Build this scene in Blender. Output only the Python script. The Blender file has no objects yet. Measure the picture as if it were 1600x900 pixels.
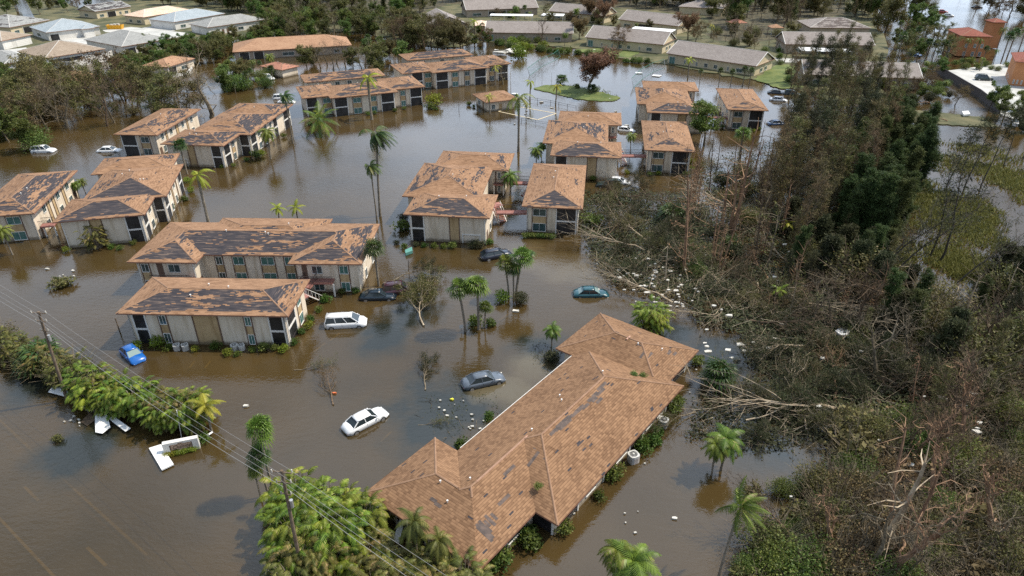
import bpy, math, random
from mathutils import Vector, Matrix
R = math.radians
sc = bpy.context.scene
COL = sc.collection
# ---------------------------------------------------------------- camera, sky, sun, exposure
CAM_H, CAM_F, CAM_T = 46.0, 1067.0, 29.9
cd = bpy.data.cameras.new('camera'); cam = bpy.data.objects.new('camera', cd); COL.objects.link(cam)
cam.location = (0, 0, CAM_H); cam.rotation_euler = (R(90 - CAM_T), 0, 0)
cd.sensor_width = 36; cd.lens = 36 * CAM_F / 1600; cd.clip_start = 0.5; cd.clip_end = 6000
sc.camera = cam
SUN_EL, SUN_AZ = 56.0, 14.0            # elevation; azimuth measured from +X towards +Y
world = bpy.data.worlds.new('World'); sc.world = world; world.use_nodes = True
wn, wl = world.node_tree.nodes, world.node_tree.links
bg = wn['Background']
sky = wn.new('ShaderNodeTexSky'); sky.sky_type = 'NISHITA'; sky.sun_disc = False
sky.sun_elevation = R(SUN_EL); sky.sun_rotation = R(90 - SUN_AZ); sky.air_density = 1.1; sky.dust_density = 1.5
tc = wn.new('ShaderNodeTexCoord'); mp = wn.new('ShaderNodeMapping'); mp.inputs['Scale'].default_value = (1, 1, 2.6)
nz = wn.new('ShaderNodeTexNoise'); nz.inputs['Scale'].default_value = 2.3; nz.inputs['Detail'].default_value = 7; nz.inputs['Roughness'].default_value = .55
cr = wn.new('ShaderNodeValToRGB'); cr.color_ramp.elements[0].position = .30; cr.color_ramp.elements[1].position = .62
mx = wn.new('ShaderNodeMix'); mx.data_type = 'RGBA'; 
sx_ = wn.new('ShaderNodeSeparateXYZ'); wl.new(tc.outputs['Generated'], sx_.inputs[0])
gy = wn.new('ShaderNodeMapRange'); gy.inputs['From Min'].default_value = -.3; gy.inputs['From Max'].default_value = .8; gy.inputs['To Min'].default_value = 9.5; gy.inputs['To Max'].default_value = 21.0; wl.new(sx_.outputs[1], gy.inputs['Value'])
gm = wn.new('ShaderNodeMapRange'); gm.inputs['From Min'].default_value = -.6; gm.inputs['From Max'].default_value = .6; gm.inputs['To Min'].default_value = .8; gm.inputs['To Max'].default_value = 1.35; wl.new(sx_.outputs[0], gm.inputs['Value'])
gx = wn.new('ShaderNodeMath'); gx.operation = 'MULTIPLY'; wl.new(gy.outputs[0], gx.inputs[0]); wl.new(gm.outputs[0], gx.inputs[1])
vm = wn.new('ShaderNodeVectorMath'); vm.operation = 'SCALE'; vm.inputs[0].default_value = (.80, .96, 1.19); wl.new(gx.outputs[0], vm.inputs['Scale']); wl.new(vm.outputs[0], mx.inputs['B'])
wl.new(tc.outputs['Generated'], mp.inputs['Vector']); wl.new(mp.outputs[0], nz.inputs['Vector']); wl.new(nz.outputs['Fac'], cr.inputs['Fac'])
wl.new(cr.outputs['Color'], mx.inputs['Factor']); wl.new(sky.outputs[0], mx.inputs['A']); wl.new(mx.outputs['Result'], bg.inputs['Color'])
bg.inputs['Strength'].default_value = 0.082
sl = bpy.data.lights.new('sun', 'SUN'); sun = bpy.data.objects.new('sun', sl); COL.objects.link(sun)
sl.energy = 5.0; sl.angle = R(.55); sl.color = (1, .91, .76)
_d = Vector((math.cos(R(SUN_EL)) * math.cos(R(SUN_AZ)), math.cos(R(SUN_EL)) * math.sin(R(SUN_AZ)), math.sin(R(SUN_EL))))
sun.rotation_euler = _d.to_track_quat('Z', 'Y').to_euler(); sun.location = (60, 30, 90)
sc.view_settings.view_transform = 'Standard'; sc.view_settings.look = 'None'
sc.view_settings.exposure = 0.0; sc.view_settings.gamma = 1.0; sc.view_settings.use_curve_mapping = False
sc.cycles.max_bounces = 6; sc.cycles.diffuse_bounces = 2; sc.cycles.glossy_bounces = 3; sc.cycles.transmission_bounces = 3
sc.cycles.transparent_max_bounces = 8; sc.cycles.caustics_reflective = False; sc.cycles.caustics_refractive = False
sc.cycles.use_denoising = False; sc.cycles.sample_clamp_direct = 4; sc.cycles.sample_clamp_indirect = 3
sc.render.use_persistent_data = False

# ---------------------------------------------------------------- pixel <-> world survey helpers
_s, _c = math.sin(R(CAM_T)), math.cos(R(CAM_T))
def G(px, py, z=0.0):
    u, v = (px - 800) / CAM_F, (py - 450) / CAM_F
    k = (z - CAM_H) / (-_s - v * _c)
    return Vector((u * k, (_c - v * _s) * k, z))
def proj(p):
    x, y, z = p[0], p[1], p[2] - CAM_H
    d = y * _c - z * _s
    return 800 + CAM_F * x / d, 450 + CAM_F * (-y * _s - z * _c) / d
def hgt(px, py, top, z0=0.0):
    b = G(px, py, z0); lo, hi = 0.0, 40.0
    for _ in range(30):
        m = (lo + hi) / 2
        if proj((b.x, b.y, z0 + m))[1] > top: lo = m
        else: hi = m
    return (lo + hi) / 2

# ---------------------------------------------------------------- mesh builder
class MB:
    def __init__(s): s.v, s.f, s.m, s.t, s.uv = [], [], [], [], []
    def add(s, vs, fs, mi=0, tone=None, uvs=None):
        o = len(s.v); s.v.extend([tuple(v) for v in vs])
        for i, f in enumerate(fs):
            s.f.append([a + o for a in f]); s.m.append(mi); s.t.append(random.random() if tone is None else tone)
            s.uv.append(uvs[i] if uvs else None)
    def box(s, x0, x1, y0, y1, z0, z1, mi=0, tone=.5):
        v = [(x0, y0, z0), (x1, y0, z0), (x1, y1, z0), (x0, y1, z0), (x0, y0, z1), (x1, y0, z1), (x1, y1, z1), (x0, y1, z1)]
        s.add(v, [(0, 3, 2, 1), (4, 5, 6, 7), (0, 1, 5, 4), (1, 2, 6, 5), (2, 3, 7, 6), (3, 0, 4, 7)], mi, tone)
    def obox(s, a, b, n0, n1, z0, z1, mi=0, tone=.5):
        """box along 2D segment a->b, between offsets n0..n1 on the outward side (right of a->b)"""
        dx, dy = b[0] - a[0], b[1] - a[1]; L = math.hypot(dx, dy) or 1; nx, ny = dy / L, -dx / L
        q = [(a[0] + nx * n1, a[1] + ny * n1), (b[0] + nx * n1, b[1] + ny * n1), (b[0] + nx * n0, b[1] + ny * n0), (a[0] + nx * n0, a[1] + ny * n0)]
        v = [(x, y, z0) for x, y in q] + [(x, y, z1) for x, y in q]
        s.add(v, [(0, 3, 2, 1), (4, 5, 6, 7), (0, 1, 5, 4), (1, 2, 6, 5), (2, 3, 7, 6), (3, 0, 4, 7)], mi, tone)
    def tube(s, pts, rad, n=5, mi=0, tone=None, cap=True):
        rings = []; pts = [Vector(p) for p in pts]
        for i, p in enumerate(pts):
            d = (pts[min(i + 1, len(pts) - 1)] - pts[max(i - 1, 0)])
            if d.length < 1e-6: d = Vector((0, 0, 1))
            d.normalize(); a = d.orthogonal().normalized(); b = d.cross(a)
            r = rad[i] if isinstance(rad, (list, tuple)) else rad
            rings.append([p + (a * math.cos(2 * math.pi * k / n) + b * math.sin(2 * math.pi * k / n)) * r for k in range(n)])
        vs = [v for r_ in rings for v in r_]; fs = []
        for i in range(len(rings) - 1):
            for k in range(n):
                fs.append((i * n + k, i * n + (k + 1) % n, (i + 1) * n + (k + 1) % n, (i + 1) * n + k))
        if cap: fs.append(tuple(range(n))[::-1]); fs.append(tuple((len(rings) - 1) * n + k for k in range(n)))
        s.add(vs, fs, mi, tone)
    def cyl(s, c, r, h, n=14, mi=0, axis='z', tone=.5):
        ax = {'z': Vector((0, 0, 1)), 'y': Vector((0, 1, 0)), 'x': Vector((1, 0, 0))}[axis]
        c = Vector(c); s.tube([c - ax * h / 2, c + ax * h / 2], r, n, mi, tone)
    def mesh(s, name, mats, smooth=False):
        me = bpy.data.meshes.new(name); me.from_pydata(s.v, [], s.f)
        for m in mats: me.materials.append(m)
        me.polygons.foreach_set('material_index', s.m)
        at = me.attributes.new('tone', 'FLOAT', 'FACE'); at.data.foreach_set('value', s.t)
        if any(u is not None for u in s.uv):
            uvl = me.uv_layers.new(name='UVMap'); flat = []
            for f, u in zip(s.f, s.uv):
                for k in range(len(f)): flat.extend(u[k] if u else (0, 0))
            uvl.data.foreach_set('uv', flat)
        if smooth: me.polygons.foreach_set('use_smooth', [True] * len(s.f))
        me.update(); return me
    def build(s, name, mats, parent=None, smooth=False):
        o = bpy.data.objects.new(name, s.mesh(name, mats if isinstance(mats, (list, tuple)) else [mats], smooth)); COL.objects.link(o)
        if parent: o.parent = parent
        return o

def empty(name, loc=(0, 0, 0), rz=0.0):
    o = bpy.data.objects.new(name, None); COL.objects.link(o); o.location = loc; o.rotation_euler = (0, 0, rz); o.empty_display_size = .3
    return o
def tag(o, label=None, cat=None, group=None, kind=None):
    if label: o['label'] = label
    if cat: o['category'] = cat
    if group: o['group'] = group
    if kind: o['kind'] = kind
    return o
def copy_tree(o, parent=None):
    c = o.copy(); COL.objects.link(c); c.parent = parent
    for ch in o.children: copy_tree(ch, c)
    return c

# automatic wording of where a thing stands, from the nearest landmark
LM = [(68, 232, 'the white car at far left'), (200, 205, 'the upper left apartment blocks'), (250, 300, 'the leftmost apartment blocks'), (207, 552, 'the blue hatchback'),
      (330, 510, 'the front left apartment block'), (470, 400, 'the balcony apartment block'), (541, 504, 'the white minivan'), (605, 455, 'the two dark parked cars'),
      (570, 653, 'the white sedan'), (755, 592, 'the grey sedan'), (923, 455, 'the teal sedan'), (775, 395, 'the black sedan'), (690, 300, 'the central apartment block'),
      (865, 300, 'the single-wing block at centre'), (905, 220, 'the block right of centre'), (1045, 200, 'the small right-hand block'), (1160, 165, 'the rightmost apartment block'),
      (765, 155, 'the pool house'), (560, 145, 'the upper middle apartment block'), (710, 100, 'the far middle apartment block'), (900, 143, 'the grassy island'),
      (830, 180, 'the flooded pool'), (830, 640, 'the long single-storey roof'), (650, 780, 'the front corner of the long roof'), (285, 690, 'the entrance sign'),
      (105, 620, 'the left utility pole'), (465, 850, 'the front utility pole'), (1025, 770, 'the long roof and flooded yard'), (1130, 90, 'the long beige row houses'),
      (985, 60, 'the beige gabled row house'), (820, 45, 'the far beige row house'), (700, 30, 'the gable-ended house'), (90, 40, 'the pale blue roof'), (110, 80, 'the tan hip roof'),
      (215, 65, 'the pale grey hip roof'), (350, 40, 'the grey garage house'), (450, 70, 'the long orange roof'), (265, 100, 'the orange hip roof behind trees'), (130, 118, 'the half-hidden orange roof'),
      (1300, 60, 'the grey row house'), (1350, 105, 'the grey house behind the woods'), (1520, 60, 'the orange villa'), (1590, 115, 'the orange building at right edge'), (1500, 300, 'the grassy marsh'),
      (1540, 140, 'the pale concrete car park'), (970, 285, 'the two cars by the fallen trees')]
REG = []
def where(px, py, far=True):
    best = min(LM, key=lambda l: (l[0] - px) ** 2 + ((l[1] - py) * 1.6) ** 2)
    dx, dy = px - best[0], (py - best[1]) * 1.6
    if abs(dx) > abs(dy): r = 'left of ' if dx < 0 else 'right of '
    else: r = 'behind ' if dy < 0 else 'in front of '
    return r + best[2]
def reg(o, desc, cat, px, py, group=None, place=None):
    tag(o, None, cat, group); REG.append((o, desc + ' ' + (place or where(px, py)), px, py))
    return o
ORD = ['leftmost', 'second from left', 'third from left', 'fourth from left', 'fifth from left', 'sixth from left', 'seventh from left', 'eighth from left', 'ninth from left']
def finish_labels():
    d = {}
    for o, l, px, py in REG: d.setdefault(l, []).append((px, py, o))
    e = {}
    for l, lst in d.items():
        n = len(lst)
        if n <= 8: e[l] = lst; continue
        lst.sort(key=lambda t: t[1]); rows = max(1, min(3, round(math.sqrt(n / 6)))); k = -(-n // rows)
        for i in range(rows):
            row = sorted(lst[i * k:(i + 1) * k], key=lambda t: t[0]); cols = max(1, min(4, round(len(row) / 5))); c = -(-len(row) // cols)
            rn = {1: [''], 2: ['back', 'front'], 3: ['back', 'middle', 'front']}[rows][i]; cn = {1: [''], 2: ['left', 'right'], 3: ['left', 'centre', 'right'], 4: ['far-left', 'centre-left', 'centre-right', 'far-right']}[cols]
            for j in range(cols):
                q = row[j * c:(j + 1) * c]
                if q: e[(l, (rn + ' ' + cn[j]).strip())] = q
    for key, lst in e.items():
        l, part = key if isinstance(key, tuple) else (key, '')
        lst.sort(key=lambda t: t[0]); n = len(lst)
        for i, (px, py, o) in enumerate(lst):
            t = l + (', ' + part if part else '')
            if 1 < n <= 10: t = ('rightmost' if i == n - 1 else ORD[i].replace(' from left', ' from-left')) + ' ' + t
            w = t.split(); drop = [x for x in ('the', 'of', 'with') if len(w) > 16]
            while len(w) > 16 and drop:
                if drop[0] in w[3:]: w.pop(3 + w[3:].index(drop[0]))
                else: drop.pop(0)
            o['label'] = ' '.join(w[:16])

# ---------------------------------------------------------------- materials
def mat(name, col, rough=.8, col2=None, nscale=1.0, spec=.5, metal=0.0, bump=0.0, bscale=8.0, coat=0.0, alpha=1.0, detail=6):
    m = bpy.data.materials.new(name); m.use_nodes = True; n, l = m.node_tree.nodes, m.node_tree.links; b = n['Principled BSDF']
    b.inputs['Base Color'].default_value = (*col, 1); b.inputs['Roughness'].default_value = rough; b.inputs['Metallic'].default_value = metal
    b.inputs['Specular IOR Level'].default_value = spec; b.inputs['Coat Weight'].default_value = coat
    if col2:
        t = n.new('ShaderNodeTexCoord'); z = n.new('ShaderNodeTexNoise'); z.inputs['Scale'].default_value = nscale; z.inputs['Detail'].default_value = detail
        r = n.new('ShaderNodeValToRGB'); r.color_ramp.elements[0].position = .38; r.color_ramp.elements[1].position = .62
        r.color_ramp.elements[0].color = (*col, 1); r.color_ramp.elements[1].color = (*col2, 1)
        l.new(t.outputs['Object'], z.inputs['Vector']); l.new(z.outputs['Fac'], r.inputs['Fac']); l.new(r.outputs['Color'], b.inputs['Base Color'])
    if bump:
        t2 = n.new('ShaderNodeTexCoord'); z2 = n.new('ShaderNodeTexNoise'); z2.inputs['Scale'].default_value = bscale; z2.inputs['Detail'].default_value = 4
        bp = n.new('ShaderNodeBump'); bp.inputs['Strength'].default_value = bump; bp.inputs['Distance'].default_value = .05
        l.new(t2.outputs['Object'], z2.inputs['Vector']); l.new(z2.outputs['Fac'], bp.inputs['Height']); l.new(bp.outputs['Normal'], b.inputs['Normal'])
    return m
def silt_line(m, top=.32):
    """dried silt and damp staining that the flood left on the foot of a wall (object height in metres)"""
    n, l = m.node_tree.nodes, m.node_tree.links; b = n['Principled BSDF']; src = b.inputs['Base Color'].links[0].from_socket
    t = n.new('ShaderNodeTexCoord'); sp = n.new('ShaderNodeSeparateXYZ'); l.new(t.outputs['Object'], sp.inputs[0]); z = n.new('ShaderNodeTexNoise'); z.inputs['Scale'].default_value = 1.6; z.inputs['Detail'].default_value = 6; l.new(t.outputs['Object'], z.inputs['Vector'])
    h = mth(n, l, 'SUBTRACT', sp.outputs[2], mth(n, l, 'MULTIPLY', z.outputs['Fac'], .55)); r = n.new('ShaderNodeMapRange'); r.inputs['From Min'].default_value = top - .32; r.inputs['From Max'].default_value = top - .02; r.inputs['To Min'].default_value = .75; r.inputs['To Max'].default_value = 0; l.new(h, r.inputs['Value'])
    st = n.new('ShaderNodeTexNoise'); st.inputs['Scale'].default_value = 1.0; mp = n.new('ShaderNodeMapping'); mp.inputs['Scale'].default_value = (2.2, 2.2, .18); l.new(t.outputs['Object'], mp.inputs['Vector']); l.new(mp.outputs[0], st.inputs['Vector'])
    x = n.new('ShaderNodeMix'); x.data_type = 'RGBA'; x.inputs['B'].default_value = (.16, .125, .08, 1); l.new(r.outputs[0], x.inputs['Factor']); l.new(src, x.inputs['A'])
    y = n.new('ShaderNodeMix'); y.data_type = 'RGBA'; y.blend_type = 'MULTIPLY'; y.inputs['B'].default_value = (.80, .77, .72, 1); rr = n.new('ShaderNodeMapRange'); rr.inputs['From Min'].default_value = .5; rr.inputs['From Max'].default_value = .68; l.new(st.outputs['Fac'], rr.inputs['Value']); l.new(rr.outputs[0], y.inputs['Factor']); l.new(x.outputs['Result'], y.inputs['A'])
    l.new(y.outputs['Result'], b.inputs['Base Color'])
def mth(n, l, op, a, b=None, c=None):
    x = n.new('ShaderNodeMath'); x.operation = op
    for i, q in enumerate((a, b, c)):
        if q is None: continue
        if isinstance(q, (int, float)): x.inputs[i].default_value = q
        else: l.new(q, x.inputs[i])
    return x.outputs[0]
def roof_mat(name, ca, cb, row=.16, tab=.55, dark=(.034, .033, .040), dark2=(.09, .075, .075)):
    """shingles laid in rows along the eave (UV in metres) with blown-off patches; 'tone' of a face = how damaged that slope is"""
    m = bpy.data.materials.new(name); m.use_nodes = True; n, l = m.node_tree.nodes, m.node_tree.links; b = n['Principled BSDF']; b.inputs['Roughness'].default_value = .9
    b.inputs['Specular IOR Level'].default_value = .2
    uv = n.new('ShaderNodeUVMap'); uv.uv_map = 'UVMap'; sp = n.new('ShaderNodeSeparateXYZ'); l.new(uv.outputs[0], sp.inputs[0])
    U, V = sp.outputs[0], sp.outputs[1]; oi = n.new('ShaderNodeObjectInfo'); rnd = mth(n, l, 'MULTIPLY', oi.outputs['Random'], 40.0)
    rw = mth(n, l, 'FLOOR', mth(n, l, 'DIVIDE', V, row)); uo = mth(n, l, 'ADD', U, mth(n, l, 'MULTIPLY', rw, row * 1.71)); cl = mth(n, l, 'FLOOR', mth(n, l, 'DIVIDE', uo, tab))
    def comb(a, c, d=0.0):
        x = n.new('ShaderNodeCombineXYZ')
        for i, q in enumerate((a, c, d)):
            if isinstance(q, (int, float)): x.inputs[i].default_value = q
            else: l.new(q, x.inputs[i])
        return x.outputs[0]
    wnz = n.new('ShaderNodeTexWhiteNoise'); wnz.noise_dimensions = '3D'; l.new(comb(cl, rw, rnd), wnz.inputs['Vector'])
    big = n.new('ShaderNodeTexNoise'); big.inputs['Scale'].default_value = .35; big.inputs['Detail'].default_value = 5; l.new(comb(U, V, rnd), big.inputs['Vector'])
    tn = mth(n, l, 'ADD', mth(n, l, 'MULTIPLY', wnz.outputs['Value'], .85), mth(n, l, 'MULTIPLY', mth(n, l, 'SUBTRACT', big.outputs['Fac'], .36), 1.3))
    mc = n.new('ShaderNodeMix'); mc.data_type = 'RGBA'; mc.clamp_factor = True; mc.inputs['A'].default_value = (*ca, 1); mc.inputs['B'].default_value = (*cb, 1); l.new(tn, mc.inputs['Factor'])
    # shadow line at every course: geometry is too fine, use bump and a slightly darker butt edge with the shade painted into its colour
    fr = mth(n, l, 'FRACT', mth(n, l, 'DIVIDE', V, row))
    edge = mth(n, l, 'LESS_THAN', fr, .18)
    m2 = n.new('ShaderNodeMix'); m2.data_type = 'RGBA'; m2.blend_type = 'MULTIPLY'; m2.inputs['B'].default_value = (.50, .46, .44, 1)
    l.new(mth(n, l, 'MULTIPLY', edge, .8), m2.inputs['Factor']); l.new(mc.outputs['Result'], m2.inputs['A'])
    # damage: snapped to strips of shingles, ragged tab by tab
    vq = mth(n, l, 'MULTIPLY', mth(n, l, 'FLOOR', mth(n, l, 'DIVIDE', V, .155)), .155)
    uq = mth(n, l, 'MULTIPLY', mth(n, l, 'FLOOR', mth(n, l, 'DIVIDE', mth(n, l, 'ADD', U, mth(n, l, 'MULTIPLY', vq, 2.37)), .5)), .5)
    wj = n.new('ShaderNodeTexWhiteNoise'); wj.noise_dimensions = '3D'; l.new(comb(uq, vq, rnd), wj.inputs['Vector'])
    at = n.new('ShaderNodeAttribute'); at.attribute_name = 'tone'
    dn = n.new('ShaderNodeTexNoise'); dn.inputs['Scale'].default_value = 1.0; dn.inputs['Detail'].default_value = 4.5; dn.inputs['Roughness'].default_value = .68
    l.new(comb(mth(n, l, 'MULTIPLY', mth(n, l, 'SUBTRACT', uq, mth(n, l, 'MULTIPLY', vq, 2.37)), .21), mth(n, l, 'MULTIPLY', vq, .8), rnd), dn.inputs['Vector'])
    fld = mth(n, l, 'ADD', dn.outputs['Fac'], mth(n, l, 'MULTIPLY', mth(n, l, 'SUBTRACT', wj.outputs['Value'], .5), .09))
    lim = mth(n, l, 'SUBTRACT', .735, mth(n, l, 'MULTIPLY', at.outputs['Fac'], .36))
    low = mth(n, l, 'MULTIPLY', mth(n, l, 'LESS_THAN', V, .6), .14)
    dmg = mth(n, l, 'MULTIPLY', mth(n, l, 'GREATER_THAN', fld, mth(n, l, 'ADD', lim, low)), mth(n, l, 'GREATER_THAN', at.outputs['Fac'], .01))
    dmg = mth(n, l, 'MAXIMUM', dmg, mth(n, l, 'MULTIPLY', mth(n, l, 'GREATER_THAN', wj.outputs['Value'], .992), mth(n, l, 'GREATER_THAN', at.outputs['Fac'], .01)))
    st = n.new('ShaderNodeTexNoise'); st.inputs['Scale'].default_value = 1.0; st.inputs['Detail'].default_value = 5; l.new(comb(mth(n, l, 'MULTIPLY', U, .7), mth(n, l, 'MULTIPLY', V, 6.0), rnd), st.inputs['Vector'])
    dk = n.new('ShaderNodeMix'); dk.data_type = 'RGBA'; dk.inputs['A'].default_value = (*dark, 1); dk.inputs['B'].default_value = (*dark2, 1)
    l.new(mth(n, l, 'MULTIPLY', mth(n, l, 'SUBTRACT', st.outputs['Fac'], .35), 2.5), dk.inputs['Factor']); dk.clamp_factor = True
    mf = n.new('ShaderNodeMix'); mf.data_type = 'RGBA'; l.new(dmg, mf.inputs['Factor']); l.new(m2.outputs['Result'], mf.inputs['A']); l.new(dk.outputs['Result'], mf.inputs['B'])
    wood = mth(n, l, 'MULTIPLY', dmg, mth(n, l, 'GREATER_THAN', mth(n, l, 'SUBTRACT', st.outputs['Fac'], mth(n, l, 'MULTIPLY', wj.outputs['Value'], .1)), .56))
    mw = n.new('ShaderNodeMix'); mw.data_type = 'RGBA'; mw.inputs['B'].default_value = (.17, .125, .10, 1); l.new(mth(n, l, 'MULTIPLY', wood, .8), mw.inputs['Factor']); l.new(mf.outputs['Result'], mw.inputs['A'])
    l.new(mw.outputs['Result'], b.inputs['Base Color'])
    bp = n.new('ShaderNodeBump'); bp.inputs['Strength'].default_value = .6; bp.inputs['Distance'].default_value = .03
    l.new(mth(n, l, 'SUBTRACT', mth(n, l, 'ADD', fr, mth(n, l, 'MULTIPLY', wnz.outputs['Value'], .6)), mth(n, l, 'MULTIPLY', dmg, 1.5)), bp.inputs['Height']); l.new(bp.outputs['Normal'], b.inputs['Normal'])
    return m
def leaf_mat(name, ca, cb, tr=.3, rough=.55, hue=.25, cc=None):
    m = bpy.data.materials.new(name); m.use_nodes = True; n, l = m.node_tree.nodes, m.node_tree.links; b = n['Principled BSDF']; out = n['Material Output']
    at = n.new('ShaderNodeAttribute'); at.attribute_name = 'tone'; oi = n.new('ShaderNodeObjectInfo')
    r = n.new('ShaderNodeValToRGB'); r.color_ramp.elements[0].color = (*ca, 1); r.color_ramp.elements[1].color = (*cb, 1)
    if cc: e = r.color_ramp.elements.new(.93); e.color = (*cb, 1); r.color_ramp.elements[-1].color = (*cc, 1)
    l.new(at.outputs['Fac'], r.inputs['Fac'])
    hs = n.new('ShaderNodeHueSaturation'); l.new(r.outputs['Color'], hs.inputs['Color'])
    l.new(mth(n, l, 'ADD', mth(n, l, 'MULTIPLY', oi.outputs['Random'], hue * 2), 1 - hue), hs.inputs['Value'])
    l.new(mth(n, l, 'ADD', mth(n, l, 'MULTIPLY', mth(n, l, 'FRACT', mth(n, l, 'MULTIPLY', oi.outputs['Random'], 7.3)), .06), .47), hs.inputs['Hue'])
    l.new(hs.outputs['Color'], b.inputs['Base Color']); b.inputs['Roughness'].default_value = rough; b.inputs['Specular IOR Level'].default_value = .3
    t = n.new('ShaderNodeBsdfTranslucent'); l.new(hs.outputs['Color'], t.inputs['Color']); ms = n.new('ShaderNodeMixShader'); ms.inputs[0].default_value = tr
    l.new(b.outputs[0], ms.inputs[1]); l.new(t.outputs[0], ms.inputs[2]); l.new(ms.outputs[0], out.inputs['Surface'])
    return m

def water_mat():
    m = bpy.data.materials.new('flood_water'); m.use_nodes = True; n, l = m.node_tree.nodes, m.node_tree.links; n.remove(n['Principled BSDF']); out = n['Material Output']
    geo = n.new('ShaderNodeNewGeometry')
    def noise(scale, det, vec=None, sx=1, sy=1, rot=0):
        mp = n.new('ShaderNodeMapping'); mp.inputs['Scale'].default_value = (sx, sy, 1); mp.inputs['Rotation'].default_value = (0, 0, R(rot)); l.new(geo.outputs['Position'], mp.inputs['Vector'])
        z = n.new('ShaderNodeTexNoise'); z.inputs['Scale'].default_value = scale; z.inputs['Detail'].default_value = det; z.inputs['Roughness'].default_value = .6; l.new(mp.outputs[0], z.inputs['Vector']); return z.outputs['Fac']
    a = noise(.035, 4); r = n.new('ShaderNodeValToRGB'); l.new(a, r.inputs['Fac'])
    r.color_ramp.elements[0].position = .35; r.color_ramp.elements[0].color = (.058, .041, .016, 1); r.color_ramp.elements[1].position = .65; r.color_ramp.elements[1].color = (.100, .067, .026, 1)
    # silt: dark organic patches and pale mud clouds where the flood has gathered them (world positions)
    sx = n.new('ShaderNodeSeparateXYZ'); l.new(geo.outputs['Position'], sx.inputs[0]); wob = mth(n, l, 'MULTIPLY', mth(n, l, 'SUBTRACT', noise(.16, 6), .5), 2.6)
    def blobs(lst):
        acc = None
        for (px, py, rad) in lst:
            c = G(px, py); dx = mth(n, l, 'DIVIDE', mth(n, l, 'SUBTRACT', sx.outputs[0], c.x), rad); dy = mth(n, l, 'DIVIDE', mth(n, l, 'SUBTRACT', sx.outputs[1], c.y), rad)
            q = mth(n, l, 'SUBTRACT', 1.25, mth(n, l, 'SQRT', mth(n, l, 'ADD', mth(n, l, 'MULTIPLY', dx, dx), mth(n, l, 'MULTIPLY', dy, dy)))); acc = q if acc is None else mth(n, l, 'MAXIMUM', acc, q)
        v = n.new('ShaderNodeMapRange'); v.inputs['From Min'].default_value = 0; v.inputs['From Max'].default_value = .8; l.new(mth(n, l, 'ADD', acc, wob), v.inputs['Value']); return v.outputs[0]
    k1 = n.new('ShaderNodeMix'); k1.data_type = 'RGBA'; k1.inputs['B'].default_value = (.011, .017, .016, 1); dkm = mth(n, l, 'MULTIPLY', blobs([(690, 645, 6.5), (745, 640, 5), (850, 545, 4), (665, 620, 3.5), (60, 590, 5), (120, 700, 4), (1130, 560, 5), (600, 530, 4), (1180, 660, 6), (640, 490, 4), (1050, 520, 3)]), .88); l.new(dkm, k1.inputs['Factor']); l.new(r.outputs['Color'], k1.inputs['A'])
    k2 = n.new('ShaderNodeMix'); k2.data_type = 'RGBA'; k2.inputs['B'].default_value = (.17, .135, .075, 1); l.new(mth(n, l, 'MULTIPLY', blobs([(790, 610, 3.5), (830, 575, 3.0), (900, 420, 5), (820, 400, 4)]), .6), k2.inputs['Factor']); l.new(k1.outputs['Result'], k2.inputs['A'])
    df = n.new('ShaderNodeBsdfDiffuse'); l.new(k2.outputs['Result'], df.inputs['Color'])
    tr = n.new('ShaderNodeBsdfTransparent'); tr.inputs['Color'].default_value = (.62, .46, .22, 1)
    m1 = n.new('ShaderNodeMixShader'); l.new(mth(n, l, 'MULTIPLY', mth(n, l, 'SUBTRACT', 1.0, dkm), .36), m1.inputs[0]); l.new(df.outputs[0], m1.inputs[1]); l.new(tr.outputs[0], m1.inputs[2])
    h = mth(n, l, 'ADD', mth(n, l, 'MULTIPLY', noise(1.0, 3, sx=1, sy=1.9, rot=20), 1.0), mth(n, l, 'MULTIPLY', noise(3.2, 3, sx=1, sy=1.5, rot=35), .45))
    cover = mth(n, l, 'POWER', mth(n, l, 'MULTIPLY', noise(.045, 4, sx=1, sy=.7), 1.75), 2.4); amp = mth(n, l, 'MULTIPLY', h, mth(n, l, 'ADD', .12, cover))
    bp = n.new('ShaderNodeBump'); bp.inputs['Strength'].default_value = .5; bp.inputs['Distance'].default_value = .052; l.new(amp, bp.inputs['Height'])
    g = n.new('ShaderNodeBsdfGlossy'); g.inputs['Roughness'].default_value = .06; g.inputs['Color'].default_value = (1, 1, 1, 1); l.new(bp.outputs[0], g.inputs['Normal'])
    fr = n.new('ShaderNodeFresnel'); fr.inputs['IOR'].default_value = 1.55; l.new(bp.outputs[0], fr.inputs['Normal'])
    m2 = n.new('ShaderNodeMixShader'); l.new(fr.outputs[0], m2.inputs[0]); l.new(m1.outputs[0], m2.inputs[1]); l.new(g.outputs[0], m2.inputs[2])
    l.new(m2.outputs[0], out.inputs['Surface']); return m

M = {}
M['water'] = water_mat()
M['roof'] = roof_mat('terracotta_shingles', (.185, .102, .057), (.35, .208, .124))
M['roofp'] = roof_mat('brown_shingles', (.155, .086, .048), (.285, .166, .094), row=.22, tab=.32)
M['roof_or'] = roof_mat('orange_shingles', (.30, .165, .10), (.44, .27, .17))
M['roof_bg'] = roof_mat('grey_pink_shingles', (.23, .20, .185), (.33, .295, .275), dark=(.12, .1, .09))
M['roof_tan'] = roof_mat('tan_shingles', (.26, .205, .155), (.37, .30, .235))
M['roof_blue'] = roof_mat('pale_blue_tiles', (.28, .33, .36), (.38, .43, .47))
M['roof_grey'] = roof_mat('grey_tiles', (.24, .245, .24), (.35, .355, .345))
M['roof_pink'] = roof_mat('bleached_orange_tiles', (.62, .42, .30), (.76, .60, .48))
M['roof_red'] = roof_mat('red_clay_tiles', (.20, .07, .05), (.30, .11, .08), row=.4, tab=.4)
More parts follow.
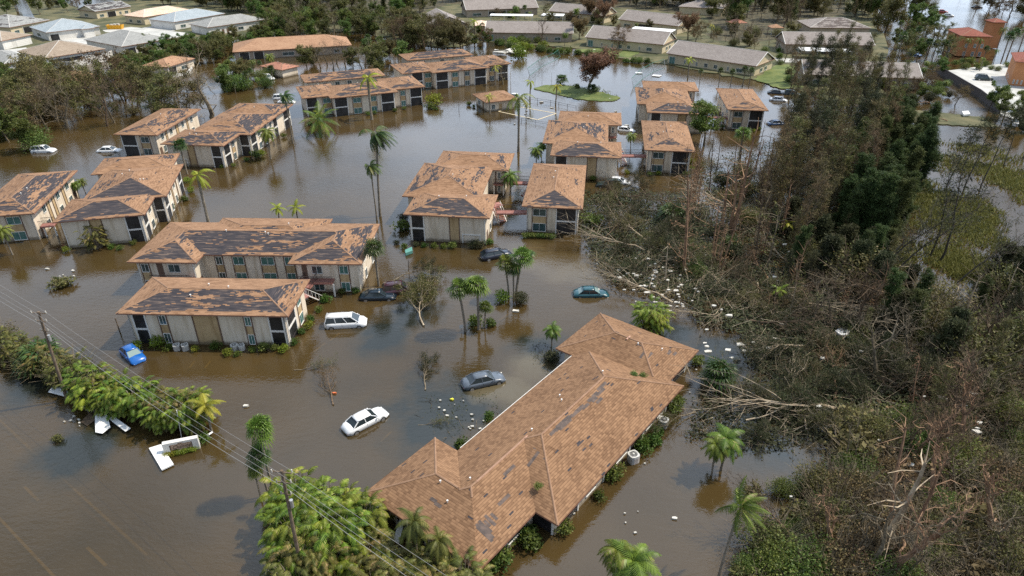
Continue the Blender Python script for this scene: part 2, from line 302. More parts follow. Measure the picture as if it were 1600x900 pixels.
M['roof_rbr'] = roof_mat('weathered_terracotta_shingles', (.34, .15, .105), (.46, .23, .16))
M['cap'] = mat('ridge_cap', (.30, .18, .112), .9, (.24, .14, .086), 2)
M['cap_pink'] = mat('ridge_vent', (.46, .27, .20), .8)
M['cap_lt'] = mat('pale_ridge_cap', (.55, .53, .50), .8)
M['fascia'] = mat('fascia_brown', (.27, .13, .085), .8)
M['soffit'] = mat('soffit', (.4, .34, .28), .9)
M['stucco'] = mat('white_stucco', (.80, .70, .57), .95, (.74, .64, .51), .35)
M['stucco_y'] = mat('cream_stucco', (.66, .56, .38), .95, (.58, .49, .33), .6, bump=.3)
M['stucco_b'] = mat('beige_stucco', (.44, .36, .28), .95, (.38, .31, .24), .6, bump=.3)
M['stucco_w'] = mat('bright_white_wall', (.72, .70, .66), .9, (.62, .60, .56), .5)
M['stucco_o'] = mat('orange_stucco', (.55, .25, .11), .95, (.48, .21, .09), .4)
M['tan'] = mat('tan_panel', (.55, .40, .22), .9, (.49, .35, .19), 1.0)
M['trim'] = mat('brown_trim', (.16, .10, .07), .8)
M['white'] = mat('white_paint', (.78, .76, .72), .6)
M['glass'] = mat('window_glass', (.03, .05, .055), .12, (.07, .12, .12), .9, spec=.8)
M['glass_g'] = mat('green_window_glass', (.05, .15, .14), .12, (.10, .22, .20), 1.2, spec=.8)
M['screen'] = mat('porch_screen', (.012, .012, .013), .45, (.03, .03, .032), .8)
M['pink'] = mat('red_painted_floor', (.30, .125, .10), .8, (.38, .18, .15), 1)
M['rail'] = mat('dark_railing', (.05, .04, .04), .6)
M['concrete'] = mat('concrete', (.42, .41, .38), .9, (.52, .51, .48), .3, bump=.2)
M['paleconc'] = mat('bleached_concrete', (.40, .40, .38), .9, (.52, .515, .49), .2)
M['asphalt'] = mat('asphalt', (.05, .05, .05), .9, (.065, .062, .06), .5)
M['yellow'] = mat('yellow_road_paint', (.80, .78, .30), .8, (.5, .48, .2), 1.5)
M['wpaint'] = mat('white_road_paint', (.8, .8, .75), .8)
M['bed'] = mat('submerged_ground', (.13, .11, .06), .95, (.22, .19, .12), .09)
M['grass'] = mat('grass', (.05, .058, .022), .95, (.14, .125, .06), .16, bump=.8, bscale=3, detail=10)
M['lawn'] = mat('lawn', (.07, .105, .022), .95, (.14, .165, .045), .3, bump=.8, bscale=4, detail=10)
M['dirt'] = mat('leaf_litter_ground', (.035, .032, .016), .95, (.10, .085, .045), .35, bump=1, bscale=2, detail=12)
M['wood'] = mat('pole_wood', (.12, .085, .055), .9, (.2, .15, .11), 3)
M['bark'] = mat('grey_bark', (.10, .08, .052), .95, (.23, .185, .125), 3, bump=.5)
M['bark_b'] = mat('brown_bark', (.075, .052, .033), .95, (.17, .115, .07), 3, bump=.5)
M['bark_r'] = mat('torn_reddish_wood', (.17, .10, .062), .95, (.36, .22, .13), 1.5, bump=.5)
M['bark_p'] = mat('pale_stripped_wood', (.28, .21, .14), .9, (.50, .41, .29), 2)
M['bark_d'] = mat('dark_bark', (.05, .042, .034), .95, (.09, .075, .06), 2)
M['palmbark'] = mat('palm_bark', (.17, .145, .11), .95, (.28, .24, .19), 5, bump=.6)
M['wire'] = mat('cable', (.22, .22, .22), .5)
M['metal'] = mat('galvanised_metal', (.5, .5, .5), .4, metal=.6)
M['panelw'] = mat('white_sheet_metal', (.85, .85, .84), .5, (.78, .78, .77), .7)
M['tyre'] = mat('tyre', (.02, .02, .02), .8)
M['rim'] = mat('wheel_rim', (.45, .45, .46), .35, metal=.7)
M['cglass'] = mat('car_glass', (.02, .03, .035), .06, spec=.9)
M['cglass_l'] = mat('pale_car_glass', (.22, .30, .29), .15, spec=.9)  # paler blue-green glass, used for front and rear windows
M['lamp_r'] = mat('tail_lamp', (.35, .02, .02), .2)
M['lamp_w'] = mat('head_lamp', (.8, .8, .78), .15)
M['ac'] = mat('ac_casing', (.62, .62, .6), .6, (.5, .5, .48), 5)
M['black'] = mat('black_plastic', (.02, .02, .02), .5)
M['teal'] = mat('teal_plastic', (.10, .28, .24), .5)
M['netting'] = mat('green_windscreen_netting', (.03, .16, .12), .8)
M['foam'] = mat('white_foam_scrap', (.70, .68, .63), .8, (.38, .35, .29), .35)
M['yl'] = mat('yellow_plastic', (.75, .70, .05), .5)
M['orange'] = mat('orange_plastic', (.7, .18, .06), .5)
M['dumpster'] = mat('yellow_dumpster_paint', (.75, .38, .02), .6)
M['signtan'] = mat('sign_face', (.50, .34, .24), .8)
for _k in ('stucco', 'tan'): silt_line(M[_k])
def paint(name, c): return mat(name, c, .28, spec=.5, coat=.7)
P_ = {'blue': paint('blue_car_paint', (.006, .11, .42)), 'white': paint('white_car_paint', (.80, .81, .82)), 'teal': paint('teal_car_paint', (.006, .07, .09)),
      'silver': paint('grey_car_paint', (.09, .11, .14)), 'black': paint('black_car_paint', (.010, .014, .030)), 'maroon': paint('maroon_car_paint', (.05, .012, .022)),
      'navy': paint('navy_car_paint', (.007, .018, .030)), 'dgreen': paint('dark_green_car_paint', (.012, .035, .035)), 'red': paint('red_car_paint', (.4, .02, .02)), 'lblue': paint('pale_blue_car_paint', (.06, .12, .25))}
L_ = {'palm': leaf_mat('palm_leaves', (.06, .10, .016), (.20, .27, .04), .35, .42, .2, (.30, .26, .10)),
      'palm_y': leaf_mat('yellow_palm_leaves', (.20, .24, .02), (.42, .44, .05), .4, .45, .15),
      'palm_d': leaf_mat('dark_palm_leaves', (.035, .07, .018), (.09, .14, .03), .3, .4, .25, (.2, .18, .07)),
      'areca': leaf_mat('areca_leaves', (.055, .095, .012), (.26, .34, .04), .4, .45, .2, (.45, .42, .12)),
      'areca_d': leaf_mat('olive_areca_leaves', (.07, .08, .018), (.19, .185, .042), .35, .5, .2, (.35, .27, .10)),
      'green': leaf_mat('green_leaves', (.06, .10, .02), (.17, .22, .05), .3, .5, .25),
      'olive': leaf_mat('olive_leaves', (.07, .078, .022), (.18, .17, .055), .3, .6, .25, (.25, .2, .11)),
      'brown': leaf_mat('withered_leaves', (.085, .066, .028), (.19, .145, .065), .2, .8, .2, (.26, .20, .11)),
      'rbrown': leaf_mat('red_brown_leaves', (.15, .088, .048), (.29, .185, .10), .2, .8, .15),
      'needle': leaf_mat('dark_needles', (.018, .024, .009), (.072, .078, .030), .2, .7, .3, (.12, .11, .06)),
      'needle_g': leaf_mat('deep_green_needles', (.028, .045, .012), (.095, .125, .036), .25, .7, .2),
      'bush': leaf_mat('hedge_leaves', (.045, .085, .014), (.12, .17, .03), .3, .5, .3),
      'bush_y': leaf_mat('yellow_green_shrub_leaves', (.14, .17, .02), (.27, .31, .04), .35, .5, .2)}
# ================================================================ roofs and walls
def add_roof(mb, caps, x0, x1, y0, y1, ze, slope, dmg=(0, 0, 0, 0), gable=None, th=.16, u0=0.0):
    """hip (or gable) roof over a rectangle; dmg = front, right, back, left damage"""
    W, D = x1 - x0, y1 - y0; ls = math.sqrt(1 + slope * slope)
    if W >= D:
        h = D / 2; k = 0 if gable else h
        ra, rb = (x0 + k, (y0 + y1) / 2), (x1 - k, (y0 + y1) / 2)
    else:
        h = W / 2; k = 0 if gable else h
        ra, rb = ((x0 + x1) / 2, y0 + k), ((x0 + x1) / 2, y1 - k)
    zr = ze + h * slope
    c = [(x0, y0), (x1, y0), (x1, y1), (x0, y1)]
    A3, B3 = (*ra, zr), (*rb, zr)
    if W >= D: faces = [(0, 1, [B3, A3]), (1, 2, [B3]), (2, 3, [A3, B3]), (3, 0, [A3])]
    else: faces = [(0, 1, [A3]), (1, 2, [B3, A3]), (2, 3, [B3]), (3, 0, [A3, B3])]
    for i, (a, b, top) in enumerate(faces):
        e0, e1 = Vector((*c[a], ze)), Vector((*c[b], ze)); du = (e1 - e0).normalized(); dn = Vector((-du.y, du.x, 0))
        pts = [e0, e1] + [Vector(t) for t in top]
        if gable and len(top) == 1: continue
        uvs = [((p - e0).dot(du) + u0 + i * 37, (p - e0).dot(dn) * ls) for p in pts]
        mb.add(pts, [tuple(range(len(pts)))], 0, dmg[i], [uvs])
    # fascia and soffit
    for a, b in ((0, 1), (1, 2), (2, 3), (3, 0)):
        mb.add([(*c[a], ze - th), (*c[b], ze - th), (*c[b], ze), (*c[a], ze)], [(0, 1, 2, 3)], 1, 0)
    mb.add([(*p, ze - th) for p in c], [(3, 2, 1, 0)], 2, 0)
    if caps is not None:
        def cap(p, q, r=.09):
            p, q = Vector(p), Vector(q); d = (q - p)
            if d.length < .3: return
            d.normalize(); sd = d.cross(Vector((0, 0, 1))).normalized(); up = Vector((0, 0, .05))
            caps.add([p + sd * r, q + sd * r, q + up, p + up, p - sd * r, q - sd * r], [(0, 1, 2, 3), (3, 2, 5, 4)], 0, .5)
        z3 = Vector((0, 0, .012))
        cap(Vector(A3) + z3, Vector(B3) + z3)
        if not gable:
            near = [(A3, 0), (A3, 3), (B3, 1), (B3, 2)] if W >= D else [(A3, 0), (A3, 1), (B3, 2), (B3, 3)]
            for t, k in near: cap(Vector((*c[k], ze)) + z3, Vector(t) + z3)
    return zr

def window(par, a, b, f0, f1, z0, z1, off, glass='glass', mull=1):
    """one framed window: part 'window' with its pane as a sub-part"""
    p = lambda f: (a[0] + (b[0] - a[0]) * f, a[1] + (b[1] - a[1]) * f)
    L = math.hypot(b[0] - a[0], b[1] - a[1]); t = .07 / L; m = MB()
    m.obox(p(f0), p(f0 + t), off, off + .06, z0, z1); m.obox(p(f1 - t), p(f1), off, off + .06, z0, z1)
    m.obox(p(f0 + t), p(f1 - t), off, off + .06, z1 - .07, z1); m.obox(p(f0 + t), p(f1 - t), off, off + .09, z0, z0 + .08)
    for k in range(mull):
        c = f0 + (f1 - f0) * (k + 1) / (mull + 1); m.obox(p(c - t / 3), p(c + t / 3), off, off + .05, z0 + .08, z1 - .07)
    w = m.build('window', M['white'], par); g = MB(); g.obox(p(f0 + t), p(f1 - t), off - .01, off + .025, z0 + .08, z1 - .07)
    g.build('pane', M[glass], w); return w

LO, HI = (.15, 1.55), (2.75, 4.0)
def facade(par, a, b, els, zt=4.45, zb=-.45, storeys=2):
    """els: (kind, f0, f1, *options) along the wall a->b, outward to the right of a->b"""
    L = math.hypot(b[0] - a[0], b[1] - a[1]); p = lambda f: (a[0] + (b[0] - a[0]) * f, a[1] + (b[1] - a[1]) * f)
    T = .13 / L
    for e in els:
        k, f0, f1 = e[:3]; o = e[3:] 
        if k in ('win', 'tan'):
            m = MB(); m.obox(p(f0 + T), p(f1 - T), .0, .03, zb, zt); m.build('tan_panel', M['tan'], par)
            m = MB(); m.obox(p(f0), p(f0 + T), .0, .08, zb, zt); m.obox(p(f1 - T), p(f1), .0, .08, zb, zt); m.build('trim', M['trim'], par)
            if k == 'win':
                g = o[0] if o else 'glass'
                for z0, z1 in (LO, HI)[:storeys]: window(par, a, b, f0 + T, f1 - T, z0, z1, .03, g)
        elif k == 'w':
            for z0, z1 in ((LO, HI) if storeys == 2 else ((o[1], o[2]) if len(o) > 2 else (.45, 1.6),)): window(par, a, b, f0, f1, z0, z1, .01, o[0] if o else 'glass', 1)
        elif k == 'porch':
            m = MB()
            spans = ((-.3, 1.95), (2.2, 4.3)) if storeys == 2 else ((-.3, 2.05),)
            for z0, z1 in spans:
                s_ = MB(); s_.obox(p(f0 + T * .4), p(f1 - T * .4), .0, .02, z0, z1); s_.build('porch_screen', M['screen'], par)
            for z0, z1 in spans:
                n_ = max(1, int(round((f1 - f0) * L / 1.6)))
                for q in range(1, n_):
                    c = f0 + (f1 - f0) * q / n_; m.obox(p(c - .03 / L), p(c + .03 / L), .0, .045, z0, z1)
                m.obox(p(f0), p(f1), .0, .05, z0 + .75, z0 + .80)
            if m.v: m.build('screen_mullions', M['rail'], par)
            m = MB(); m.obox(p(f0 - T * .6), p(f0 + T * .6), .0, .1, zb, zt); m.obox(p(f1 - T * .6), p(f1 + T * .6), .0, .1, zb, zt)
            if storeys == 2: m.obox(p(f0 + T * .6), p(f1 - T * .6), .0, .09, 1.95, 2.2)
            m.build('porch_frame', M['white'], par)
        elif k == 'balc':
            d = o[0] if o else 1.3
            s_ = MB(); s_.obox(p(f0), p(f1), .0, d, 1.86, 2.06); s_.build('balcony_floor', M['pink'], par)
            m = MB(); q0, q1 = p(f0), p(f1); dx, dy = (b[0] - a[0]) / L, (b[1] - a[1]) / L; nx, ny = dy, -dx
            oq = lambda q, r: (q[0] + nx * r, q[1] + ny * r)
            e0, e1 = oq(q0, d - .06), oq(q1, d - .06)
            m.obox(e0, e1, 0, .05, 2.95, 3.02); m.obox(e0, e1, 0, .05, 2.12, 2.17)
            nb = int((f1 - f0) * L / .16)
            for i in range(nb + 1):
                f = i / nb; c = (e0[0] + (e1[0] - e0[0]) * f, e0[1] + (e1[1] - e0[1]) * f); c2 = (c[0] + dx * .03, c[1] + dy * .03); m.obox(c, c2, .01, .04, 2.06, 2.95)
            m.build('balcony_railing', M['rail'], par)
            m = MB()
            for f in (f0, f1): c = oq(p(f), d - .2); m.obox(c, (c[0] + dx * .18, c[1] + dy * .18), 0, .18, zb, 1.86)
            m.build('balcony_post', M['white'], par)
            window(par, a, b, f0 + (f1 - f0) * .38, f0 + (f1 - f0) * .68, 2.75, 3.95, .01)
            for z0 in (2.06, -.3):
                m = MB(); m.obox(p(f0 + (f1 - f0) * .1), p(f0 + (f1 - f0) * .25), .0, .04, z0, z0 + 2.0); m.build('door', M['trim'], par)
            window(par, a, b, f0 + (f1 - f0) * .38, f0 + (f1 - f0) * .68, .2, 1.5, .01)
        elif k == 'door':
            m = MB(); m.obox(p(f0), p(f1), .0, .05, zb, 1.6); m.build('door', M[o[0] if o else 'trim'], par)
        elif k == 'garage':
            m = MB(); m.obox(p(f0), p(f1), .0, .06, zb, o[0] if o else 2.0)
            m.build('garage_door', M['white'], par)
            m = MB()
            for q in range(1, 4): z = zb + (2.2) * q / 4; m.obox(p(f0), p(f1), .06, .065, z, z + .03)
            m.build('garage_door_joints', M['soffit'], par)
        elif k == 'frame':
            m = MB(); z1 = 1.5; m.obox(p(f0), p(f0 + T), .0, .1, zb, z1); m.obox(p(f1 - T), p(f1), .0, .1, zb, z1); m.obox(p(f0 + T), p(f1 - T), .0, .1, z1 - .15, z1); m.build('utility_surround', M['white'], par)
            m = MB(); m.obox(p(f0 + 2 * T), p(f1 - 2 * T), .0, .03, zb, z1 - .3); m.build('utility_door', M['stucco'], par)
    # corner lamp-like wall fixtures
def building(name, label, org, zo, ang, wings, sides=(), slope=.22, roofm='roof', wallm='stucco', cap='cap', oh=.75, zb=-.45, cat='building', group=None, storeys=2, gable=False, base=0.0, vents=0, seed=1):
    P = G(org[0], org[1], zo); root = empty(name, (P.x, P.y, base), R(ang)); tag(root, label, cat, group)
    ze = zo - base; rb, caps = MB(), MB()
    for i, w in enumerate(wings):
        x0, x1, y0, y1 = w[:4]; d = w[4] if len(w) > 4 else (0, 0, 0, 0)
        add_roof(rb, caps, x0, x1, y0, y1, ze + i * .004, slope, d, gable, u0=seed * 13.7 + i * 51)
    def hz(x, y, skip):
        return max([ze + min(x - w[0], w[1] - x, y - w[2], w[3] - y) * slope for j, w in enumerate(wings) if j != skip] + [-9])
    if caps.v and not gable:
        k2 = MB()
        for a in range(0, len(caps.v), 6):
            p, q = Vector(caps.v[a]) * .5 + Vector(caps.v[a + 4]) * .5, Vector(caps.v[a + 1]) * .5 + Vector(caps.v[a + 5]) * .5; n_ = max(2, int((q - p).length / .5)); on = []
            wi = a // 30
            for t in range(n_):
                c = p.lerp(q, (t + .5) / n_); on.append(c.z > hz(c.x, c.y, wi) + .06)
            vs = [Vector(caps.v[a + i]) for i in range(6)]; t = 0
            while t < n_:
                if on[t]:
                    e = t
                    while e < n_ and on[e]: e += 1
                    f0, f1 = t / n_, e / n_; L0 = vs[0].lerp(vs[1], f0), vs[0].lerp(vs[1], f1), vs[3].lerp(vs[2], f1), vs[3].lerp(vs[2], f0), vs[4].lerp(vs[5], f0), vs[4].lerp(vs[5], f1)
                    k2.add(L0, [(0, 1, 2, 3), (3, 2, 5, 4)], 0, .5); t = e
                else: t += 1
        caps = k2
    rf = rb.build('roof', [M[roofm], M['fascia'], M['soffit']], root)
    if caps.v: caps.build('ridge_caps', M[cap], rf)
    wb = MB(); rects = []
    for i, w in enumerate(wings):
        x0, x1, y0, y1 = w[0] + oh, w[1] - oh, w[2] + oh, w[3] - oh; rects.append((x0, x1, y0, y1))
        if len(w) > 5: continue
        wb.box(x0, x1, y0, y1, zb, ze - .16 - .003 * i)
        if gable:
            if (w[1] - w[0]) >= (w[3] - w[2]):
                h = (w[3] - w[2]) / 2 * slope; ym = (y0 + y1) / 2
                for x in (x0, x1): wb.add([(x, y0, ze - .2), (x, y1, ze - .2), (x, ym, ze + h - .12)], [(0, 1, 2) if x == x1 else (0, 2, 1)], 0, .5)
                for q in ((w[0]), (w[1] - .12)):
                    rk = MB(); ymid = (w[2] + w[3]) / 2
                    rk.add([(q, w[2], ze - .12), (q, ymid, ze + h - .12), (q, w[3], ze - .12), (q, w[2], ze + .05), (q, ymid, ze + h + .05), (q, w[3], ze + .05),
                            (q + .12, w[2], ze - .12), (q + .12, ymid, ze + h - .12), (q + .12, w[3], ze - .12), (q + .12, w[2], ze + .05), (q + .12, ymid, ze + h + .05), (q + .12, w[3], ze + .05)],
                           [(0, 1, 4, 3), (1, 2, 5, 4), (6, 9, 10, 7), (7, 10, 11, 8), (3, 4, 10, 9), (4, 5, 11, 10)], 0, .5)
                    rk.build('gable_board', M['white'], root)
            else:
                h = (w[1] - w[0]) / 2 * slope; xm = (x0 + x1) / 2
                for y in (y0, y1): wb.add([(x0, y, ze - .2), (x1, y, ze - .2), (xm, y, ze + h - .12)], [(0, 1, 2) if y == y0 else (0, 2, 1)], 0, .5)
    wb.build('walls', M[wallm], root)
    if storeys == 2 and cat == 'building' and not gable:
        for (x0, x1, y0, y1) in rects[:1] + rects[-1:]:
            for x in (x0 + .12, x1 - .12): q = MB(); q.box(x - .05, x + .05, y0 - .10, y0 - .002, zb, ze - .17); q.build('downpipe', M['white'], root)
    rnd = random.Random(seed * 7 + 3)
    for q in range(vents):
        w = wings[rnd.randrange(len(wings))]; x = w[0] + (w[1] - w[0]) * rnd.uniform(.3, .7); y = w[2] + (w[3] - w[2]) * rnd.uniform(.3, .7)
        h = min(x - w[0], w[1] - x, y - w[2], w[3] - y) * slope + ze; v = MB(); v.tube([(x, y, h - .1), (x, y, h + .2)], .05, 6); v.tube([(x, y, h + .2), (x, y, h + .28)], .10, 6); v.build('vent_pipe', M['white'], rf)
    for wi, side, els in sides:
        x0, x1, y0, y1 = rects[wi]
        a, b = {'F': ((x0, y0), (x1, y0)), 'R': ((x1, y0), (x1, y1)), 'B': ((x1, y1), (x0, y1)), 'L': ((x0, y1), (x0, y0))}[side]
        facade(root, a, b, els, ze - .18, zb, storeys)
    return root
def rect3(A, B, C, z):
    """pixel corners A (left), B (front), C (right) of an eave rectangle -> origin pixel B, angle, length, depth"""
    a, b, c = G(*A, z), G(*B, z), G(*C, z); d = (c - b); ang = math.atan2(d.y, d.x); L = d.length; n = Vector((-math.sin(ang), math.cos(ang), 0))
    return math.degrees(ang), L, abs((a - b).dot(n))

# ================================================================ ground, water, roads
def sheet(name, poly, z, m, kind='structure', zlow=None, jag=0.0, seed=0):
    rnd = random.Random(seed); pts = []
    for i in range(len(poly)):
        a, b = poly[i], poly[(i + 1) % len(poly)]; n = 8 if jag else 1
        for k in range(n):
            f = k / n; x = a[0] + (b[0] - a[0]) * f + rnd.uniform(-jag, jag); y = a[1] + (b[1] - a[1]) * f + rnd.uniform(-jag, jag) * .35; pts.append(G(x, y, z))
    mb = MB(); nn = len(pts)
    ar = sum(pts[i].x * pts[(i + 1) % nn].y - pts[(i + 1) % nn].x * pts[i].y for i in range(nn))
    if ar < 0: pts.reverse()
    mb.add(pts, [tuple(range(nn))], 0, .5)
    if zlow is not None:
        for i in range(nn):
            a, b = pts[i], pts[(i + 1) % nn]; 
            mb.add([(a.x, a.y, zlow), (b.x, b.y, zlow), b, a], [(0, 1, 2, 3)], 0, .5)
    o = mb.build(name, m); tag(o, kind=kind); return o
mb = MB(); mb.add([(-3000, -300, -.45), (3000, -300, -.45), (3000, 5000, -.45), (-3000, 5000, -.45)], [(0, 1, 2, 3)]); tag(mb.build('ground', M['bed']), kind='structure')
mb = MB(); mb.add([(-3000, -300, 0), (3000, -300, 0), (3000, 5000, 0), (-3000, 5000, 0)], [(0, 1, 2, 3)]); tag(mb.build('flood_water', M['water']), kind='structure')
# dry land on the far side of the flood, the island, the marsh edge
sheet('far_lawn', [(-500, 122), (-60, 112), (60, 112), (130, 98), (215, 84), (300, 78), (355, 62), (430, 56), (560, 48), (620, 66), (700, 74), (760, 66), (850, 72), (905, 76), (960, 90), (1040, 100), (1110, 114), (1190, 127),
                   (1250, 142), (1300, 160), (1375, 160), (1392, 120), (1385, 60), (1350, 10), (1300, -60), (1200, -115), (400, -115), (60, -110), (-700, -90)], .18, M['grass'], zlow=-.5, jag=5, seed=2)
sheet('woodland_floor', [(430, 22), (640, 26), (700, 5), (980, 12), (1100, 24), (1140, 60), (1220, 44), (1330, 20), (1300, -60), (1200, -105), (400, -105), (330, 0)], .2, M['dirt'], jag=4, seed=3)
sheet('lawn_bank', [(900, 78), (960, 73), (1000, 80), (985, 90), (930, 86)], .21, M['lawn'], jag=3, seed=4)
sheet('lawn_bank', [(1185, 118), (1215, 100), (1252, 104), (1262, 136), (1220, 138), (1180, 124)], .21, M['lawn'], jag=3, seed=5)
sheet('grassy_island', [(833, 138), (850, 133), (880, 132), (915, 139), (948, 146), (969, 152), (962, 157), (940, 158), (905, 155), (870, 147)], .14, M['lawn'], zlow=-.5, jag=1.5, seed=6)
sheet('marsh_bank', [(1375, 160), (1420, 172), (1470, 176), (1530, 182), (1560, 198), (1500, 196), (1430, 190), (1370, 184)], .16, M['grass'], zlow=-.5, jag=3, seed=7)
sheet('car_park', [(1468, 112), (1560, 100), (1700, 110), (1760, 200), (1620, 196), (1566, 180), (1533, 154), (1494, 130)], .17, M['paleconc'], zlow=-.5, seed=8)
sheet('driveway', [(160, 47), (205, 42), (300, 52), (262, 62), (212, 52), (165, 50)], .205, M['paleconc'], seed=9)
sheet('driveway', [(220, 44), (244, 40), (275, 48), (236, 50)], .215, M['paleconc'], seed=10)
sheet('driveway', [(-10, 80), (40, 74), (52, 80), (10, 90), (-10, 92)], .215, M['paleconc'], seed=11)
sheet('driveway', [(90, 60), (150, 56), (156, 70), (110, 68)], .215, M['paleconc'], seed=12)
sheet('driveway', [(1100, 52), (1200, 50), (1232, 58), (1180, 66), (1120, 64)], .215, M['dirt'], seed=13)
sheet('side_path', [(1210, 90), (1252, 92), (1256, 98), (1214, 97)], .225, M['concrete'], seed=14)
sheet('flooded_street', [(12, -20), (30, -20), (52, 24), (62, 40), (30, 40), (26, 20)], .19, M['water'], seed=15)
sheet('flooded_street', [(88, -12), (124, -12), (205, 8), (140, 16), (110, 9)], .21, M['water'], seed=16)
# road under the water at lower left with its lane lines
def strip(name, a, b, w, m, z=-.43):
    A, B = G(*a, z), G(*b, z); d = (B - A); d.z = 0; d.normalize(); n = Vector((-d.y, d.x, 0)) * w / 2; mb = MB(); mb.add([A - n, B - n, B + n, A + n], [(0, 1, 2, 3)], 0, .5); o = mb.build(name, m); tag(o, kind='structure'); return o
sheet('road', [(-300, 480), (0, 690), (330, 960), (-300, 1200), (-700, 800)], -.442, M['asphalt'], seed=20)
M['line'] = M['yellow']
strip('road_edge_line', (-10, 648), (230, 868), .2, M['line'], -.08); strip('road_edge_line', (-10, 800), (98, 915), .2, M['line'], -.08)
strip('lane_dash', (136, 855), (166, 884), .24, M['line'], -.06); strip('lane_dash', (38, 760), (60, 782), .22, M['line'], -.07)
for a, b in (((491, 549), (508, 536)), ((516, 532), (531, 520)), ((296, 575), (304, 564)), ((320, 575), (329, 564)), ((583, 482), (597, 474)), ((780, 500), (800, 487)), ((826, 387), (852, 387)), ((1175, 175), (1187, 172)), ((595, 690), (612, 674))):
    strip('parking_line', a, b, .22, M['yellow'], -.015)
# ================================================================ apartment blocks
def L3(W, mx0, mx1, y1, ym0, ym1, yb0, yb1, bx0=0, bx1=None, d=((.7, .1, .1, .3),) * 3):
    return [(0, W, 0, y1, d[0]), (mx0, mx1, ym0, ym1, d[1]), (bx0, bx1 or W, yb0, yb1, d[2])]
GA = 'two-storey apartment blocks standing in floodwater'
FR_J = [('porch', .02, .185), ('tan', .52, .66), ('frame', .69, .93)]
FR_J2 = [('porch', .02, .2), ('tan', .52, .68)]
def small(label, org, ang, d, W=9.4, D=19.6, mirror=False, seed=1, sides=None, **k):
    if sides is None:
        f = [('win', .10, .40), ('porch', .58, .97)]
        if mirror: f = [('porch', .03, .40), ('win', .56, .82)]
        sides = [(0, 'F', f), (0, 'L', [('w', .1, .2), ('door', .3, .38), ('w', .5, .6), ('w', .75, .85)]), (0, 'R', [('porch', .03, .17), ('w', .3, .38), ('tan', .45, .52), ('w', .6, .68), ('porch', .83, .97)])]
    return building('apartment_building', label, org, 4.6, ang, [(0, W, 0, D, d)], sides, seed=seed, group=GA, vents=2, **k)
small('small hip-roofed two-storey block with dark triangular shingle loss, beside the fallen trees', (815, 322), -7, (.80, .22, .1, .28), seed=11)
small('small two-storey block with hip roof behind the half-bare brown trunks, open dark porches', (1007, 234), -7.5, (.62, .25, .1, .35), seed=12)
small('rightmost two-storey apartment block, brown hip roof with a grey patch in front', (1137, 171), -7, (.62, .3, .1, .3), W=8.9, seed=13)
small('upper left narrow two-storey block, grey-patched roof ending in a dark porch', (177, 210), -3.5, (.62, .60, .1, .1), W=8.9, D=19.4, mirror=True, seed=14,
      sides=[(0, 'F', [('porch', .03, .44), ('win', .55, .82)]), (0, 'R', [('door', .02, .07), ('w', .1, .16), ('tan', .2, .24), ('w', .3, .36), ('tan', .44, .5), ('w', .58, .64), ('tan', .7, .74), ('w', .8, .86)])])
small('far left two-storey block cut by the picture edge, patchy torn shingles', (-55, 341), 11.2, (.72, .74, .1, .4), W=9.3, D=18.9, seed=15,
      sides=[(0, 'F', [('porch', .03, .34), ('win', .52, .80, 'glass_g')]), (0, 'R', [('door', .06, .13), ('w', .2, .27), ('tan', .3, .36), ('tan', .42, .48), ('w', .52, .6), ('tan', .66, .72), ('w', .76, .84), ('door', .88, .95)])])
building('apartment_building', 'front left two-storey block, long patched roof and cream walls with tan panels', (180.5, 489.8), 4.6, -1.8, [(0, 19.9, 0, 8.6, (.84, .80, .0, .12))],
         [(0, 'F', [('porch', .03, .11), ('win', .19, .25), ('tan', .41, .575), ('win', .735, .79, 'glass_g'), ('porch', .895, .985)]), (0, 'R', [('porch', .04, .42), ('win', .56, .78, 'glass_g')]), (0, 'L', [('porch', .6, .95)])],
         group=GA, seed=16, vents=3)
building('apartment_building', 'two-storey block with upper balconies behind the front left block, roof badly stripped', (197.9, 409.5), 4.6, -1.2,
         [(0, 9.1, 0, 12.59, (.70, .62, .1, .25)), (.003, 30.697, 2.3, 12.6, (.90, .7, .1, .15)), (21.1, 30.7, 0, 12.59, (.76, .66, .1, .1)), (7.1, 23.4, 4.6, 14.2, (.6, .5, .1, .3), None)],
         [(0, 'F', [('win', .05, .22), ('balc', .27, .97)]), (1, 'F', [('win', .32, .36), ('win', .40, .46, 'glass_g'), ('win', .53, .60, 'glass_g'), ('win', .64, .69, 'glass_g')]),
          (2, 'F', [('balc', .03, .60), ('win', .68, .86, 'glass_g')]), (2, 'R', [('w', .3, .4), ('w', .7, .8)]), (0, 'R', [('door', .02, .12)])], group=GA, seed=17, vents=5)
b_ = building('apartment_building', 'central L-shaped two-storey block with dark front hip and white garden gate surround', (629.7, 334.7), 4.6, -6.8,
         [(0, 13.1, 0, 9.3, (.88, .42, .1, .3)), (-2, 10.6, 6.9, 22.6, (.1, .50, .1, .62)), (0, 13.4, 20.4, 29.6, (.1, .50, .1, .2))],
         [(0, 'F', FR_J), (0, 'R', [('door', .1, .25), ('w', .5, .7)]), (1, 'R', [('tan', .1, .16), ('door', .3, .38), ('w', .6, .68)]), (2, 'F', [('balc', .84, .98, 1.0)]), (1, 'L', [('porch', .75, .97), ('w', .3, .4)]), (0, 'L', [('porch', .55, .95)])], group=GA, seed=18, vents=4)
